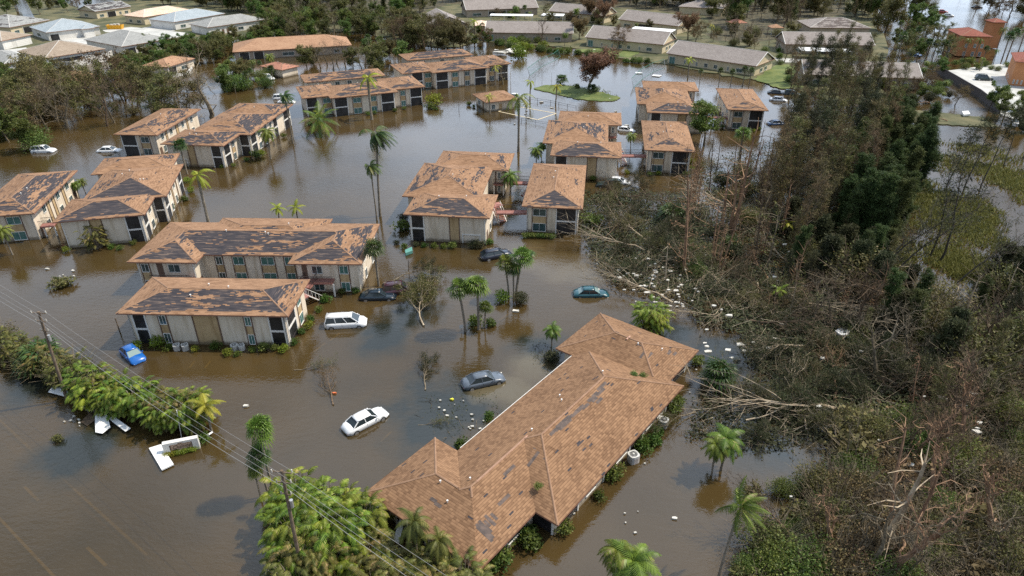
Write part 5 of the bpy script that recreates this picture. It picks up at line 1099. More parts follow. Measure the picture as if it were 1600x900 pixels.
def snag(name, seed, H=9, r=.13, n=10, bark='bark_r', leafm=None, vine=0):
    rnd = random.Random(seed); t = MB(); c = MB(); k = rnd.choice((1, 1, 2, 3)); 
    for j in range(k):
        b = V3(rnd.uniform(-.5, .5) * (j > 0), rnd.uniform(-.5, .5) * (j > 0), -.5); h = H * (1 if j == 0 else rnd.uniform(.4, .9)); pts = [b]; d = V3(rnd.gauss(0, .05), rnd.gauss(0, .05), 1)
        for i in range(8): d = (d + V3(rnd.gauss(0, .04), rnd.gauss(0, .04), .15)).normalized(); pts.append(pts[-1] + d * h / 8)
        t.tube(pts, [r * (1.15 - .09 * i) for i in range(9)], 5, 0, .5)
        # splintered top
        for q in range(3): e = V3(rnd.gauss(0, .3), rnd.gauss(0, .3), 1).normalized(); t.tube([pts[-1] - V3(0, 0, .1), pts[-1] + e * rnd.uniform(.3, .9)], [r * .25, .01], 3, 0, .5, cap=False)
        for q in range(n):
            f = rnd.uniform(.2, 1); i = min(7, int(f * 8)); p = pts[i].lerp(pts[i + 1], f * 8 - i); a = rnd.uniform(0, 6.28); L = rnd.uniform(.4, 2.2); e = V3(math.cos(a), math.sin(a), rnd.uniform(-.2, 1.0)).normalized()
            m_ = p + e * L * .5; x = m_ + (e + V3(rnd.gauss(0, .4), rnd.gauss(0, .4), rnd.gauss(0, .5))).normalized() * L * .5; t.tube([p, m_, x], [.035, .022, .01], 3, 0, .5, cap=False)
            if leafm: leafblob(c, x, .35, 7, .2, rnd)
        for q in range(vine): leafblob(c, pts[rnd.randint(0, 4)] + V3(rnd.gauss(0, .35), rnd.gauss(0, .35), 0), .5, 10, .24, rnd)
    parts = [('trunk', t.mesh(name + '_trunk', [M[bark]]))]
    if c.v: parts.append(('foliage', c.mesh(name + '_foliage', [L_[leafm or 'rbrown']])))
    PT[name] = dict(H=H, parts=parts)
def bush(name, seed, R_=1.0, n=520, size=.2, leafm='bush', flat=.75, lumps=7, twigs=0):
    rnd = random.Random(seed); c = MB()
    for i in range(lumps): a = rnd.uniform(0, 6.28); q = rnd.uniform(0, .5) * R_; leafblob(c, V3(math.cos(a) * q, math.sin(a) * q, R_ * rnd.uniform(.25, .75)), R_ * rnd.uniform(.45, .65), n // lumps, size, rnd, 1.7, flat=flat)
    for i in range(twigs): a = rnd.uniform(0, 6.28); e = V3(math.cos(a), math.sin(a), rnd.uniform(.3, 1.6)).normalized() * R_ * rnd.uniform(.9, 1.5); c.tube([V3(0, 0, 0), e * .5 + V3(rnd.gauss(0, .1), rnd.gauss(0, .1), .1), e], [.025, .018, .008], 3, 1, .5, cap=False)
    PT[name] = dict(H=R_ * 1.35, parts=[(None, c.mesh(name, [L_[leafm], M['bark']]))])
def felled(name, seed, L=9, leafm='needle', bark='bark', nl=12, lsize=.34, leaf_p=1.0, **k):
    tree(name, seed, H=L, tf=.3, r=k.get('r', .17), n1=k.get('n1', 11), n2=6, n3=4, spread=.34, up=1.0, leafm=leafm, nleaf=nl, lsize=lsize, lr=.42, asp=5, bark=bark, gnarl=.16, leaf_p=leaf_p)
palm_fan('sabal_a', 1, 6.2); palm_fan('sabal_b', 2, 6.8, lean=(-.12, 0)); palm_fan('sabal_c', 3, 5.4, lean=(.1, .05)); palm_fan('sabal_short', 4, 1.2, n=34, R_=1.15, leafm='palm_d'); palm_fan('sabal_d', 5, 6.0, leafm='palm_d')
palm_feather('coconut_wind', 6, 9.5, 24, 2.3, lean=(-.02, .02), wind=V3(1.5, -.3, -.5), leafm='palm_d', ll=.8, droop=1.6, r=.12)
palm_feather('coconut_wind_b', 7, 9.0, 24, 2.4, lean=(.06, .0), wind=V3(1.6, .2, -.8), leafm='palm_d', ll=.85, droop=1.8, r=.12)
palm_feather('coconut_battered', 8, 6.5, 10, 2.4, wind=V3(.8, .3, -.8), leafm='palm', ll=.6, droop=1.8, r=.14)
palm_feather('feather_palm', 9, 4.2, 30, 2.0, leafm='palm', ll=.55, r=.11, droop=2.2); palm_feather('feather_palm_b', 10, 3.2, 30, 2.1, leafm='palm', ll=.6, droop=2.1, lean=(.1, 0), r=.1)
palm_feather('feather_palm_wind', 11, 6.0, 16, 2.2, lean=(.14, .04), wind=V3(1.1, -.2, -.1), leafm='palm', ll=.6, r=.1, droop=1.1); palm_feather('feather_palm_dark', 19, 4.0, 26, 2.0, leafm='areca_d', ll=.5, r=.12, droop=2.0); palm_feather('yellow_palm', 12, 2.8, 11, 1.7, leafm='palm_y', ll=.45, r=.1, droop=1.6)
palm_feather('yellow_stub', 13, 3.6, 7, 1.7, wind=V3(.6, .2, -.4), leafm='palm_y', ll=.4, r=.12, droop=1.8); palm_feather('silver_palm', 14, 1.4, 20, 2.8, leafm='palm', ll=.7, r=.14, droop=1.2)
areca('areca_a', 20); areca('areca_b', 21, 3.6, 110); areca('areca_c', 22, 4.2, 110, 'areca_d'); areca('areca_d', 23, 3.8, 105, 'areca_d', 1.2); areca('areca_e', 24, 4.6, 100, 'areca_d', .9); areca('areca_y', 25, 3.0, 40, 'palm_y', .8)
tree('broad_a', 30, 7, .25, .2, 9, 5, 4, .42, .5, 'green', 16, .34, .55); tree('broad_b', 31, 6, .2, .18, 9, 5, 4, .45, .4, 'olive', 15, .32, .55); tree('broad_c', 32, 8, .3, .22, 9, 5, 4, .4, .6, 'green', 14, .34, .6)
tree('brownleaf', 33, 6.2, .25, .2, 13, 6, 5, .5, .75, 'rbrown', 13, .24, .45, gnarl=.16); tree('halfbare', 34, 8, .25, .22, 9, 6, 5, .45, .6, 'olive', 8, .3, .5, bark='bark', leaf_p=.55); tree('halfbare_b', 35, 7.5, .2, .22, 10, 6, 5, .5, .5, 'brown', 7, .3, .5, bark='bark_b', leaf_p=.6)
tree('bare_a', 36, 8, .2, .26, 8, 6, 5, .52, .5, None, bark='bark', gnarl=.38); tree('bare_b', 37, 7, .15, .22, 10, 6, 5, .5, .7, None, bark='bark', gnarl=.3); tree('bare_c', 38, 7, .2, .2, 9, 6, 6, .45, .8, None, bark='bark_b', gnarl=.25)
tree('wispy_a', 40, 14, .25, .17, 22, 6, 4, .17, .8, 'needle', 4, .45, .4, 5, cone=.4, bark='bark_d', leaf_p=.6, gnarl=.25, twr=.012); tree('wispy_b', 41, 15, .2, .15, 24, 6, 4, .15, 1.0, 'brown', 3, .4, .4, 5, cone=.4, bark='bark', leaf_p=.4, gnarl=.25, twr=.012)
tree('wispy_c', 42, 13, .2, .14, 22, 6, 4, .17, .9, 'olive', 3, .4, .4, 5, cone=.3, bark='bark_b', leaf_p=.45, gnarl=.25, twr=.012)
tree('casuarina_a', 43, 13, .06, .2, 30, 6, 3, .22, 1.0, 'needle_g', 11, .55, .42, 7, droop=.0, cone=.45, bark='bark_d', gnarl=.18); tree('casuarina_b', 44, 12, .06, .18, 30, 6, 3, .2, 1.0, 'needle_g', 9, .5, .45, 6, droop=.0, cone=.4, bark='bark_d', gnarl=.18)
tree('pine_wind', 45, 15, .5, .13, 10, 4, 3, .15, .9, 'needle', 5, .5, .5, 5, cone=.1, bark='bark_d', wind=V3(.8, .3, 0), leaf_p=.7); tree('pine_sparse', 46, 14, .35, .13, 13, 4, 3, .2, .8, 'needle', 4, .45, .45, 5, bark='bark_d', leaf_p=.5, wind=V3(.5, .5, 0))
tree('darkpine', 47, 9, .05, .18, 22, 6, 3, .28, .5, 'needle', 10, .5, .55, 5, cone=.6, bark='bark_d')
snag('snag_a', 50, 9.5, .12, 12); snag('snag_b', 51, 8, .10, 12, 'bark_b', 'brown', 2); snag('snag_c', 52, 11, .14, 16, 'bark_r', 'rbrown', 4); snag('snag_d', 53, 6.5, .11, 9, 'bark_p'); snag('snag_e', 54, 10, .09, 20, 'bark_b'); snag('snag_f', 55, 7, .07, 14, 'bark', 'olive', 2)
felled('felled_a', 60, 10, 'needle', 'bark', 12, .28, leaf_p=.8); felled('felled_b', 61, 9, 'needle', 'bark_p', 10, .28, leaf_p=.7); felled('felled_c', 62, 11, 'olive', 'bark', 7, leaf_p=.55); felled('felled_d', 63, 9, 'brown', 'bark_r', 6, leaf_p=.4); tree('felled_e', 64, H=9, tf=.3, r=.12, n1=13, n2=3, n3=1, spread=.55, up=1.5, leafm=None, bark='bark_p', gnarl=.13, twr=.02); felled('felled_f', 65, 9, None, 'bark_b', n1=12)
bush('bush_a', 70, 1, 620); bush('bush_b', 71, 1, 560, leafm='bush_y'); bush('bush_c', 72, 1, 620, .2, 'green'); bush('bush_d', 73, 1, 560, .22, 'olive', twigs=14); bush('bush_e', 74, 1, 480, .22, 'brown', twigs=26); bush('bush_f', 75, 1, 620, .18, 'needle', twigs=10)
bush('thicket_g', 76, 2.2, 3800, .16, 'green', lumps=12, twigs=30); bush('thicket_o', 77, 2.2, 3000, .15, 'olive', lumps=11, twigs=110); bush('thicket_b', 78, 2.2, 1500, .15, 'brown', lumps=10, twigs=170); bush('thicket_n', 79, 2.2, 3000, .18, 'needle', lumps=11, twigs=40)

DESC = {'sabal': ('fan palm with full green head', 'palm tree', 'palm_tree', 'fan palms'), 'sabal_short': ('stemless fan palm', 'palm', 'palm_shrub', 'low fan palms'), 'coconut': ('tall wind-bent palm', 'palm tree', 'palm_tree', 'wind-bent palms'),
        'feather': ('feathery green palm', 'palm tree', 'palm_tree', 'feather palms'), 'yellow': ('yellowing battered palm', 'palm tree', 'palm_tree', 'yellowing palms'), 'silver': ('low wide feather palm', 'palm tree', 'palm_tree', 'feather palms'),
        'areca': ('clump of arching palms', 'palm clump', 'palm_clump', 'clumping palms'), 'broad_a': ('leafy green tree', 'tree', 'leafy_tree', 'leafy trees'), 'broad_b': ('olive-green bushy tree', 'tree', 'leafy_tree', 'leafy trees'), 'broad_c': ('tall leafy tree', 'tree', 'leafy_tree', 'leafy trees'),
        'brownleaf': ('rounded red-brown withered tree', 'tree', 'withered_tree', 'withered trees'), 'halfbare': ('half-stripped tree with olive leaves', 'tree', 'half_bare_tree', 'storm-stripped trees'), 'halfbare_b': ('half-stripped tree with brown leaves', 'tree', 'half_bare_tree', 'storm-stripped trees'),
        'bare': ('bare grey spreading tree', 'tree', 'bare_tree', 'storm-stripped trees'), 'wispy': ('tall wispy grey-brown tree', 'tree', 'wispy_tree', 'tall wispy trees of the wood'), 'casuarina': ('tall dark feathery evergreen', 'tree', 'evergreen_tree', 'dark evergreens'),
        'pine': ('sparse leaning pine', 'tree', 'pine_tree', 'leaning pines'), 'darkpine': ('low dark evergreen', 'tree', 'evergreen_tree', 'dark evergreens'), 'snag': ('snapped reddish-brown trunk', 'dead tree', 'snapped_tree', 'snapped trunks'),
        'felled': ('fallen tree', 'fallen tree', 'fallen_tree', 'fallen trees'), 'bush': ('round green shrub', 'shrub', 'shrub', 'shrubs'), 'bush_b': ('yellow-green shrub', 'shrub', 'shrub', 'shrubs'), 'bush_d': ('olive shrub', 'shrub', 'shrub', 'shrubs'), 'bush_e': ('brown twiggy shrub', 'shrub', 'shrub', 'shrubs'),
        'thicket_g': ('big green thicket bush', 'bush', 'thicket_bush', 'thicket bushes'), 'thicket_o': ('big olive thicket bush', 'bush', 'thicket_bush', 'thicket bushes'), 'thicket_b': ('big brown twiggy bush', 'bush', 'thicket_bush', 'thicket bushes'), 'thicket_n': ('big dark bush', 'bush', 'thicket_bush', 'thicket bushes'), 'bush_f': ('dark low shrub', 'shrub', 'shrub', 'shrubs')}
FD = {'felled_a': 'fallen tree with dark needles', 'felled_b': 'fallen pale-barked tree', 'felled_c': 'fallen tree with olive leaves', 'felled_d': 'fallen splintered reddish tree', 'felled_e': 'fallen bare pale trunk', 'felled_f': 'fallen bare brown tree',
      'snag_d': 'snapped pale trunk', 'snag_f': 'slender leafy snapped trunk', 'snag_e': 'thin twiggy snapped trunk', 'snag_b': 'snapped brown trunk', 'wispy_b': 'tall pale-twigged wispy tree', 'wispy_c': 'tall brown wispy tree', 'casuarina_b': 'tall blackish feathery evergreen', 'pine_sparse': 'thin open pine',
      'bare_c': 'bare brown twiggy tree', 'areca_c': 'olive clump of arching palms', 'areca_d': 'wide olive palm clump', 'areca_e': 'olive clump of arching palms', 'sabal_d': 'dark fan palm', 'feather_palm_wind': 'wind-blown feathery palm', 'bush_c': 'dark green shrub'}
pr = random.Random(5)
def put(kind, px, py, top=None, h=None, z=0.0, rz=None, tilt=0.0, az=0.0, label=None, place=None, sxy=1.0, cat=None):
    """stand one plant at surveyed pixel (px,py); height from its surveyed top or given in metres"""
    pt = PT[kind]; H = h if h else (hgt(px, py, top, z) if top is not None else pt['H']); s = H / pt['H']; p = G(px, py, z)
    key = next((k for k in (kind, kind.rsplit('_', 1)[0], kind.split('_')[0]) if k in DESC), None); d, c, nm, g = DESC[key]; d = FD.get(kind, d)
    rz = pr.uniform(0, 6.28) if rz is None else rz
    if len(pt['parts']) == 1 and pt['parts'][0][0] is None:
        o = bpy.data.objects.new(nm, pt['parts'][0][1]); COL.objects.link(o)
    else:
        o = bpy.data.objects.new(nm, None); COL.objects.link(o); o.empty_display_size = .3
        for pn, me in pt['parts']: ch = bpy.data.objects.new(pn, me); COL.objects.link(ch); ch.parent = o
    o.location = p; o.rotation_euler = (0, tilt, az) if tilt else (0, 0, rz); o.scale = (s * sxy, s * sxy, s)
    if label: tag(o, label, cat or c, g)
    else: reg(o, d, cat or c, px, py, g, place)
    return o
def inpoly(x, y, P):
    r = False; n = len(P)
    for i in range(n):
        (x1, y1), (x2, y2) = P[i], P[(i + 1) % n]
        if (y1 > y) != (y2 > y) and x < (x2 - x1) * (y - y1) / (y2 - y1) + x1: r = not r
    return r
def scatter(poly, n, kinds, hr, seed, z=0.0, place=None, mind=0, **k):
    r = random.Random(seed); xs = [p[0] for p in poly]; ys = [p[1] for p in poly]; c = 0; done = []; tries = 0
    while c < n and tries < n * 60:
        tries += 1; x, y = r.uniform(min(xs), max(xs)), r.uniform(min(ys), max(ys))
        if not inpoly(x, y, poly) or any((x - a) ** 2 + (y - b) ** 2 < mind ** 2 for a, b in done): continue
        kd = r.choice(kinds); kw = dict(k)
        if kd.startswith('felled'): kw['tilt'] = R(r.uniform(76, 88)); kw['az'] = r.uniform(0, 6.28); zz = z + .3
        else: zz = z
        put(kd, x, y, h=r.uniform(*hr) * (1 if not kd.startswith('felled') else .9), z=zz, place=place, **kw); done.append((x, y)); c += 1
tree('felled_green', 59, H=9, tf=.25, r=.12, n1=13, n2=6, n3=4, spread=.38, up=.9, leafm='olive', nleaf=13, lsize=.3, lr=.45, asp=4, bark='bark_p', gnarl=.18)
# ---- the flooded court: named palms
put('sabal_b', 727, 518, top=439, rz=.2, label='leftmost of the parking palms, leaning left above the small sign', sxy=1.0)
put('sabal_a', 748, 515, top=432, label='second parking palm from left, upright with bright head')
put('sabal_c', 757, 512, top=470, label='shorter parking palm, leaning right beside the upright second one')
put('sabal_b', 795, 465, top=401, rz=.3, label='left palm of the parking trio, leaning slightly left')
put('sabal_d', 803, 466, top=412, label='middle and shortest palm of the parking trio')
put('sabal_c', 806, 464, top=390, label='right and tallest palm of the parking trio')
put('sabal_d', 592, 447, top=377, label='fan palm at the right corner of the balcony block', sxy=1.1)
put('sabal_a', 429, 778, top=655, label='tall fan palm left of the front utility pole, larger head', rz=1, sxy=.62); put('sabal_a', 408, 782, top=728, label='low leaning fan palm at the left edge of the bright grove', sxy=.8); put('sabal_d', 420, 775, top=700, label='shorter shaggy fan palm left of the front utility pole', sxy=.85)
put('coconut_wind', 589, 344, top=258, rz=0, label='nearer of the two tall wind-bent palms in open water'); put('coconut_wind_b', 594, 338, top=207, rz=.0, label='farther and taller wind-bent palm in open water')
put('coconut_wind', 458, 224, top=148, rz=.1, label='tall wind-bent palm left of the upper middle block'); put('yellow_stub', 581, 187, top=118, rz=.2, label='white-trunked palm with few yellow fronds before the upper middle block', sxy=.9)
put('coconut_battered', 810, 237, top=150, rz=0, label='tall thin palm with a small dark head beside the flooded pool'); put('coconut_battered', 822, 192, top=160, label='battered drooping palm leaning over the pool railing')
put('yellow_stub', 326, 349, top=270, rz=.3, label='white-trunked yellow palm beside the leftmost full block', sxy=.85)
put('sabal_d', 293, 272, top=218, label='fan palm behind the leftmost full block'); put('feather_palm', 423, 248, top=198, label='feather palm at the porch corner of the three-wing block')
put('silver_palm', 500, 210, top=176, label='low wide grey-green palm before the upper middle block', sxy=.8); put('yellow_palm', 502, 195, top=172, label='yellow-green palm head behind the low grey-green palm')
put('yellow_palm', 437, 350, top=318, label='yellow-green palm tip above the balcony block roof, left one', z=0); put('yellow_palm', 467, 350, top=316, label='yellow-green palm tip above the balcony block roof, right one')
put('feather_palm', 378, 432, top=417, label='green palm head between the front left and balcony blocks', h=2.6, z=.2); put('yellow_palm', 330, 674, top=622, label='bright yellow-green palm right of the entrance sign')
put('feather_palm', 20, 398, top=352, label='palm before the far left block'); put('areca_c', 152, 388, top=350, label='palm clump against the cream wall of the leftmost full block')
put('feather_palm_b', 797, 306, top=280, label='palm in the court of the central block', h=4.6); put('feather_palm', 985, 238, top=207, label='palm in the court of the L-shaped block right of centre')
put('feather_palm_b', 838, 258, top=228, label='palm at the left corner of the L-shaped block'); put('feather_palm_b', 846, 245, top=222, label='smaller palm at the left corner of the L-shaped block')
put('feather_palm', 125, 312, top=288, label='palm between the far left and leftmost full blocks', h=3.4); put('feather_palm', 135, 305, h=3.2, label='second palm between the far left and leftmost full blocks')
put('feather_palm', 355, 208, h=3.4, label='palm between the two upper left blocks')
put('broad_a', 1100, 225, top=160, label='leafy tree at the right side of the small right-hand block', h=7, sxy=1.1); put('feather_palm', 1112, 200, top=165, label='palm behind the small right-hand block')
put('bare_a', 1108, 242, h=3.5, label='small white-branched bare tree right of the small right-hand block'); put('sabal_a', 1153, 262, top=200, label='fan palm before the rightmost block')
put('brownleaf', 919, 139, top=90, label='rounded red-brown tree on the grassy island', z=.14, sxy=1.35); put('bush_a', 901, 137, h=1.6, z=.14, label='round shrub left of the island tree'); put('sabal_short', 876, 132, h=2.6, z=.14, label='spiky dark palm at the top of the island'); put('bush_c', 931, 143, h=1.8, z=.14, label='dark shrub right of the island tree'); put('sabal_short', 924, 144, h=2.0, z=.14, label='low spiky palm at the foot of the island tree')
put('yellow_stub', 828, 156, top=134, label='small drooping yellow palm at the left tip of the island', h=5); put('yellow_stub', 868, 163, top=141, label='small green-yellow palm before the island', h=5); put('yellow_stub', 766, 178, top=157, label='drooping palm at the pool house corner', h=4.6); put('yellow_stub', 774, 133, top=112, label='yellowish palm before the far middle block', h=5.2)
put('bare_b', 786, 132, top=104, label='small bare grey tree at the right end of the far middle block', h=6)
for x, y, t_ in ((1093, 130, 108), (1123, 133, 106), (1141, 135, 108), (1160, 134, 104), (1170, 134, 106)): put('sabal_d', x, y, top=t_, place='in the row before the nearest beige row house')
put('yellow_stub', 1075, 121, top=96, h=5.5, label='pale drooping palm at the left of the row before the nearest beige row house')
# ---- lower foreground right: palms in water
put('feather_palm', 1112, 742, top=686, label='lush feather palm in water right of the long roof', sxy=.9); put('feather_palm_b', 1126, 735, top=678, label='second lush feather palm close behind the first, right of the long roof')
put('feather_palm_wind', 1122, 905, top=795, rz=.2, label='leaning wind-blown palm at the bottom right', sxy=.8); put('feather_palm', 955, 920, top=850, label='feather palm at the bottom edge below the long roof', sxy=.85); put('feather_palm_b', 978, 930, top=862, label='smaller feather palm at the bottom edge below the long roof')
put('sabal_short', 1117, 600, top=572, h=2.8, label='small fan palm in water off the right end of the long roof'); put('areca_a', 1012, 514, top=466, label='yellow-green palm clump behind the far end of the long roof', sxy=1.05); put('areca_a', 1026, 518, top=470, label='second yellow-green palm clump behind the far end of the long roof', h=3.8)
put('feather_palm_b', 862, 540, top=512, h=3.0, label='young palm left of the long roof far corner'); put('bush_f', 860, 562, h=1.6, label='dark shrub under the long roof far corner'); put('bush_a', 762, 654, h=1.1, label='small round shrub by the left eave of the long roof')
put('bush_a', 722, 703, h=1.5, label='green plant in the roof notch of the long building'); 
for x, y, h in ((825, 848, 2.0), (826, 838, 1.8), (882, 832, 1.4), (948, 748, 1.6), (960, 742, 1.5), (1003, 706, 1.5), (1008, 700, 1.5), (1018, 692, 1.5), (1028, 676, 1.2), (1053, 642, 1.4), (1060, 632, 1.2), (1088, 570, 1.5), (772, 890, 2.0), (785, 878, 1.6), (935, 780, 1.1)):
    put(pr.choice(('bush_a', 'bush_c')), x, y, h=h, place='along the right wall of the long building')
# plants growing in the roof valleys
for px, py, z in ((842, 762, 3.3), (1005, 588, 3.0), (990, 586, 3.2)): put('bush_c', px, py, h=.5, z=z, place='rooted in a valley of the long roof', sxy=1.4)
# ---- shrubs at the feet of the blocks
for x, y, h in ((213, 546, 1.3), (250, 540, 1.6), (263, 546, 1.0), (306, 548, .8), (338, 545, 1.2), (356, 555, 1.0), (372, 556, .8), (395, 548, .9), (413, 547, 1.2), (443, 549, 1.1), (428, 547, 1.0), (470, 520, 1.0), (462, 537, 1.0), (482, 512, 1.1), (486, 500, 1.0), (510, 472, 1.3), (536, 458, .9), (556, 456, 1.1), (500, 486, 1.0)):
    put(pr.choice(('bush_a', 'bush_a', 'bush_b', 'bush_c')), x, y, h=h)
for x, y, h in ((627, 358, 2.2), (631, 345, 1.6), (650, 384, .9), (664, 386, .9), (678, 387, 1.0), (693, 388, 1.0), (708, 387, 1.2), (742, 387, 1.6), (750, 388, 1.4), (763, 381, 1.2), (630, 388, 1.1), (620, 382, .9)): put(pr.choice(('bush_c', 'bush_a', 'bush_f')), x, y, h=h)
for i in range(7): put('bush_c', 820 + i * 7, 371 + i * .2, h=1.0, place='in the clipped hedge at the foot of the single-wing block')
for x, y, h in ((926, 282, 1.2), (980, 272, 1.0), (1016, 275, 1.0), (1028, 273, 1.0), (1072, 275, 1.2), (1080, 255, 1.3), (1082, 266, 1.0), (1185, 203, 1.0), (1128, 200, 1.0), (1178, 206, .9), (188, 390, .9), (105, 393, 1.0), (176, 388, 1.0), (208, 382, .9), (238, 352, 1.2), (268, 328, 1.4), (287, 314, 1.3), (298, 300, 1.2), (294, 285, 1.2), (348, 262, .9), (365, 260, .8), (385, 252, 1.0), (399, 246, 1.8), (410, 243, 1.4), (443, 215, 1.2), (300, 258, 1.2),
                (483, 196, 1.3), (575, 180, 1.2), (586, 178, 1.0), (618, 174, 1.0), (632, 171, 1.0), (678, 165, 3.6), (672, 170, 2.2), (681, 172, 1.0), (692, 136, 1.2), (705, 136, .9), (714, 134, 1.0), (730, 131, .9), (748, 128, .9), (733, 165, 1.3), (740, 168, 1.0), (786, 125, .9)):
    put(pr.choice(('bush_a', 'bush_b', 'bush_c')), x, y, h=h)
# drifting clumps and branches in the court
put('bush_d', 98, 448, h=1.6, label='isolated olive shrub in water below the leftmost full block', sxy=1.6); put('bush_d', 88, 440, h=1.0, label='drifting leafy scrap left of the isolated olive shrub')
put('felled_green', 662, 505, h=7.5, tilt=R(78), az=R(98), z=.2, label='uprooted bushy tree with pale stem lying in water by the two dark cars'); put('felled_a', 612, 440, h=6, tilt=R(82), az=R(20), z=.5, label='fallen branch lying across the maroon hatchback')
put('felled_f', 520, 630, h=5.0, tilt=R(86), az=R(110), z=.05, label='bare branch adrift left of the white sedan'); put('felled_c', 462, 578, h=3.5, tilt=R(85), az=R(10), z=.05, label='leafy branch adrift below the front left block'); put('felled_a', 665, 607, h=4.6, tilt=R(85), az=R(85), z=.05, label='dark branch adrift between the white and grey sedans')
put('felled_c', 655, 664, h=2.6, tilt=R(85), az=R(5), z=.0, label='small leafy branch adrift by the long roof'); put('thicket_n', 812, 474, h=2.0, label='dark bush at the feet of the parking trio'); put('bush_b', 786, 470, h=1.8, label='yellow-green shrub at the feet of the parking trio'); put('bush_a', 740, 508, h=1.8, label='shrub at the feet of the second parking palm'); put('bush_a', 764, 508, h=1.4, label='shrub right of the second parking palm')
# ---- left hedge along the road
r_ = random.Random(11)
for i in range(17):
    f = i / 16; x = -12 + 150 * f + r_.uniform(-8, 8); y = 545 + 72 * f + r_.uniform(-10, 6); put(r_.choice(('areca_c', 'areca_d', 'areca_e', 'thicket_o')), x, y, h=r_.uniform(2.8, 4.0), place='in the olive hedge beside the left utility pole')
for i in range(26):
    f = i / 25; x = 142 + 165 * f + r_.uniform(-10, 10); y = 634 + 44 * f + r_.uniform(-26, 8); put(r_.choice(('areca_a', 'areca_b', 'areca_c', 'areca_b')), x, y, h=r_.uniform(3.2, 4.4), place='in the green hedge behind the entrance sign')
put('areca_y', 143, 640, h=3.6, label='bright yellow-green palm clump at the left end of the green hedge'); put('sabal_short', 76, 574, h=3.0, label='grey-green fan palm inside the olive hedge', sxy=1.2); put('bush_d', 92, 688, h=.9, label='tuft of grass below the bent white sheet')
for i in range(6): put('bush_b', 262 + i * 8.6, 712 - i * 1.9, h=.55, place='planted along the front of the entrance sign', sxy=1.3)
put('bush_a', 318, 690, h=1.2, label='shrub right of the entrance sign, nearest the white plank')
# ---- palm grove at the bottom centre
for i in range(22):
    x = r_.uniform(452, 575); y = 800 + (x - 425) * .12 + r_.uniform(-4, 60); put(r_.choice(('areca_a', 'areca_b', 'areca_a')), x, y, h=r_.uniform(3.6, 5.0), place='in the bright grove before the front utility pole')
for i in range(26):
    x = r_.uniform(455, 730); y = 860 + (x - 455) * .26 + r_.uniform(-8, 55); put(r_.choice(('areca_c', 'areca_b', 'areca_e', 'areca_d')), x, y, h=r_.uniform(3.2, 4.6), place='in the dark grove below the long roof')
put('feather_palm_dark', 652, 888, top=804, label='dark feather palm rising before the front hip of the long roof', sxy=.7); put('feather_palm_dark', 690, 905, top=835, label='second feather palm at the front hip of the long roof', sxy=.75)
tree('pine_lean', 48, 15, .35, .13, 12, 4, 3, .2, .8, 'needle', 4, .38, .4, 5, bark='bark_d', leaf_p=.5, gnarl=.2)
FD['pine_lean'] = 'long dark leaning trunk'
# ================================================================ wrecked wood on the right
W1 = 'in the snapped stand right of the apartment blocks'; W2 = 'in the tall wispy wood at right'; W3 = 'in the dark evergreen stand by the marsh'
scatter([(1235, 130), (1330, 110), (1400, 165), (1400, 230), (1340, 330), (1240, 410), (1190, 330), (1225, 210)], 105, ['wispy_a', 'wispy_b', 'wispy_c', 'wispy_b'], (9.5, 14.5), 101, mind=7, place=W2)
scatter([(1320, 265), (1390, 215), (1445, 240), (1430, 320), (1375, 400), (1310, 430), (1300, 330)], 46, ['casuarina_a', 'casuarina_a', 'casuarina_b'], (8.5, 11.5), 102, mind=9, place=W3)
scatter([(1240, 340), (1330, 400), (1400, 400), (1370, 470), (1230, 450), (1180, 400)], 26, ['wispy_a', 'casuarina_b', 'thicket_o', 'wispy_c', 'darkpine'], (5, 8), 103, mind=12, place='in the mixed thicket below the wispy wood')
scatter([(1060, 285), (1200, 240), (1240, 330), (1230, 420), (1110, 440), (1045, 400)], 36, ['snag_a', 'snag_b', 'snag_c', 'snag_e', 'snag_f', 'snag_b'], (6, 12), 104, mind=9, place=W1)
scatter([(1110, 300), (1190, 260), (1240, 330), (1240, 430), (1120, 430)], 22, ['thicket_n', 'thicket_o', 'thicket_b', 'wispy_c', 'felled_c'], (2.2, 4.5), 161, mind=12, place='at the foot of the snapped stand')
scatter([(1235, 420), (1320, 430), (1300, 520), (1190, 500)], 10, ['snag_e', 'snag_b', 'snag_d', 'snag_f'], (4, 7), 105, mind=12, place='above the dark thicket')
put('snag_d', 1038, 445, h=6.5, label='pale snapped trunk standing at the edge of the debris pile'); put('snag_c', 1066, 430, top=255, label='tallest bare reddish trunk at the left edge of the snapped stand'); put('snag_a', 1139, 375, top=200, label='thick reddish trunk standing in the middle of the snapped stand', sxy=1.3)
put('sabal_short', 1140, 397, h=2.6, label='silvery low fan palm in the snapped stand'); put('sabal_short', 1052, 350, h=3.0, label='low green fan palm left of the snapped stand', sxy=1.2)
put('yellow_palm', 1215, 478, h=3.0, label='yellow-green palm in the thicket right of the debris pile'); put('yellow_palm', 1225, 372, h=3.2, label='yellow-green palm tuft in the mixed thicket'); put('bush_c', 925, 352, h=2.4, label='bright green shrub right of the single-wing block', sxy=1.2); put('thicket_g', 1085, 432, h=3.0, label='dark green bush over the debris pile')
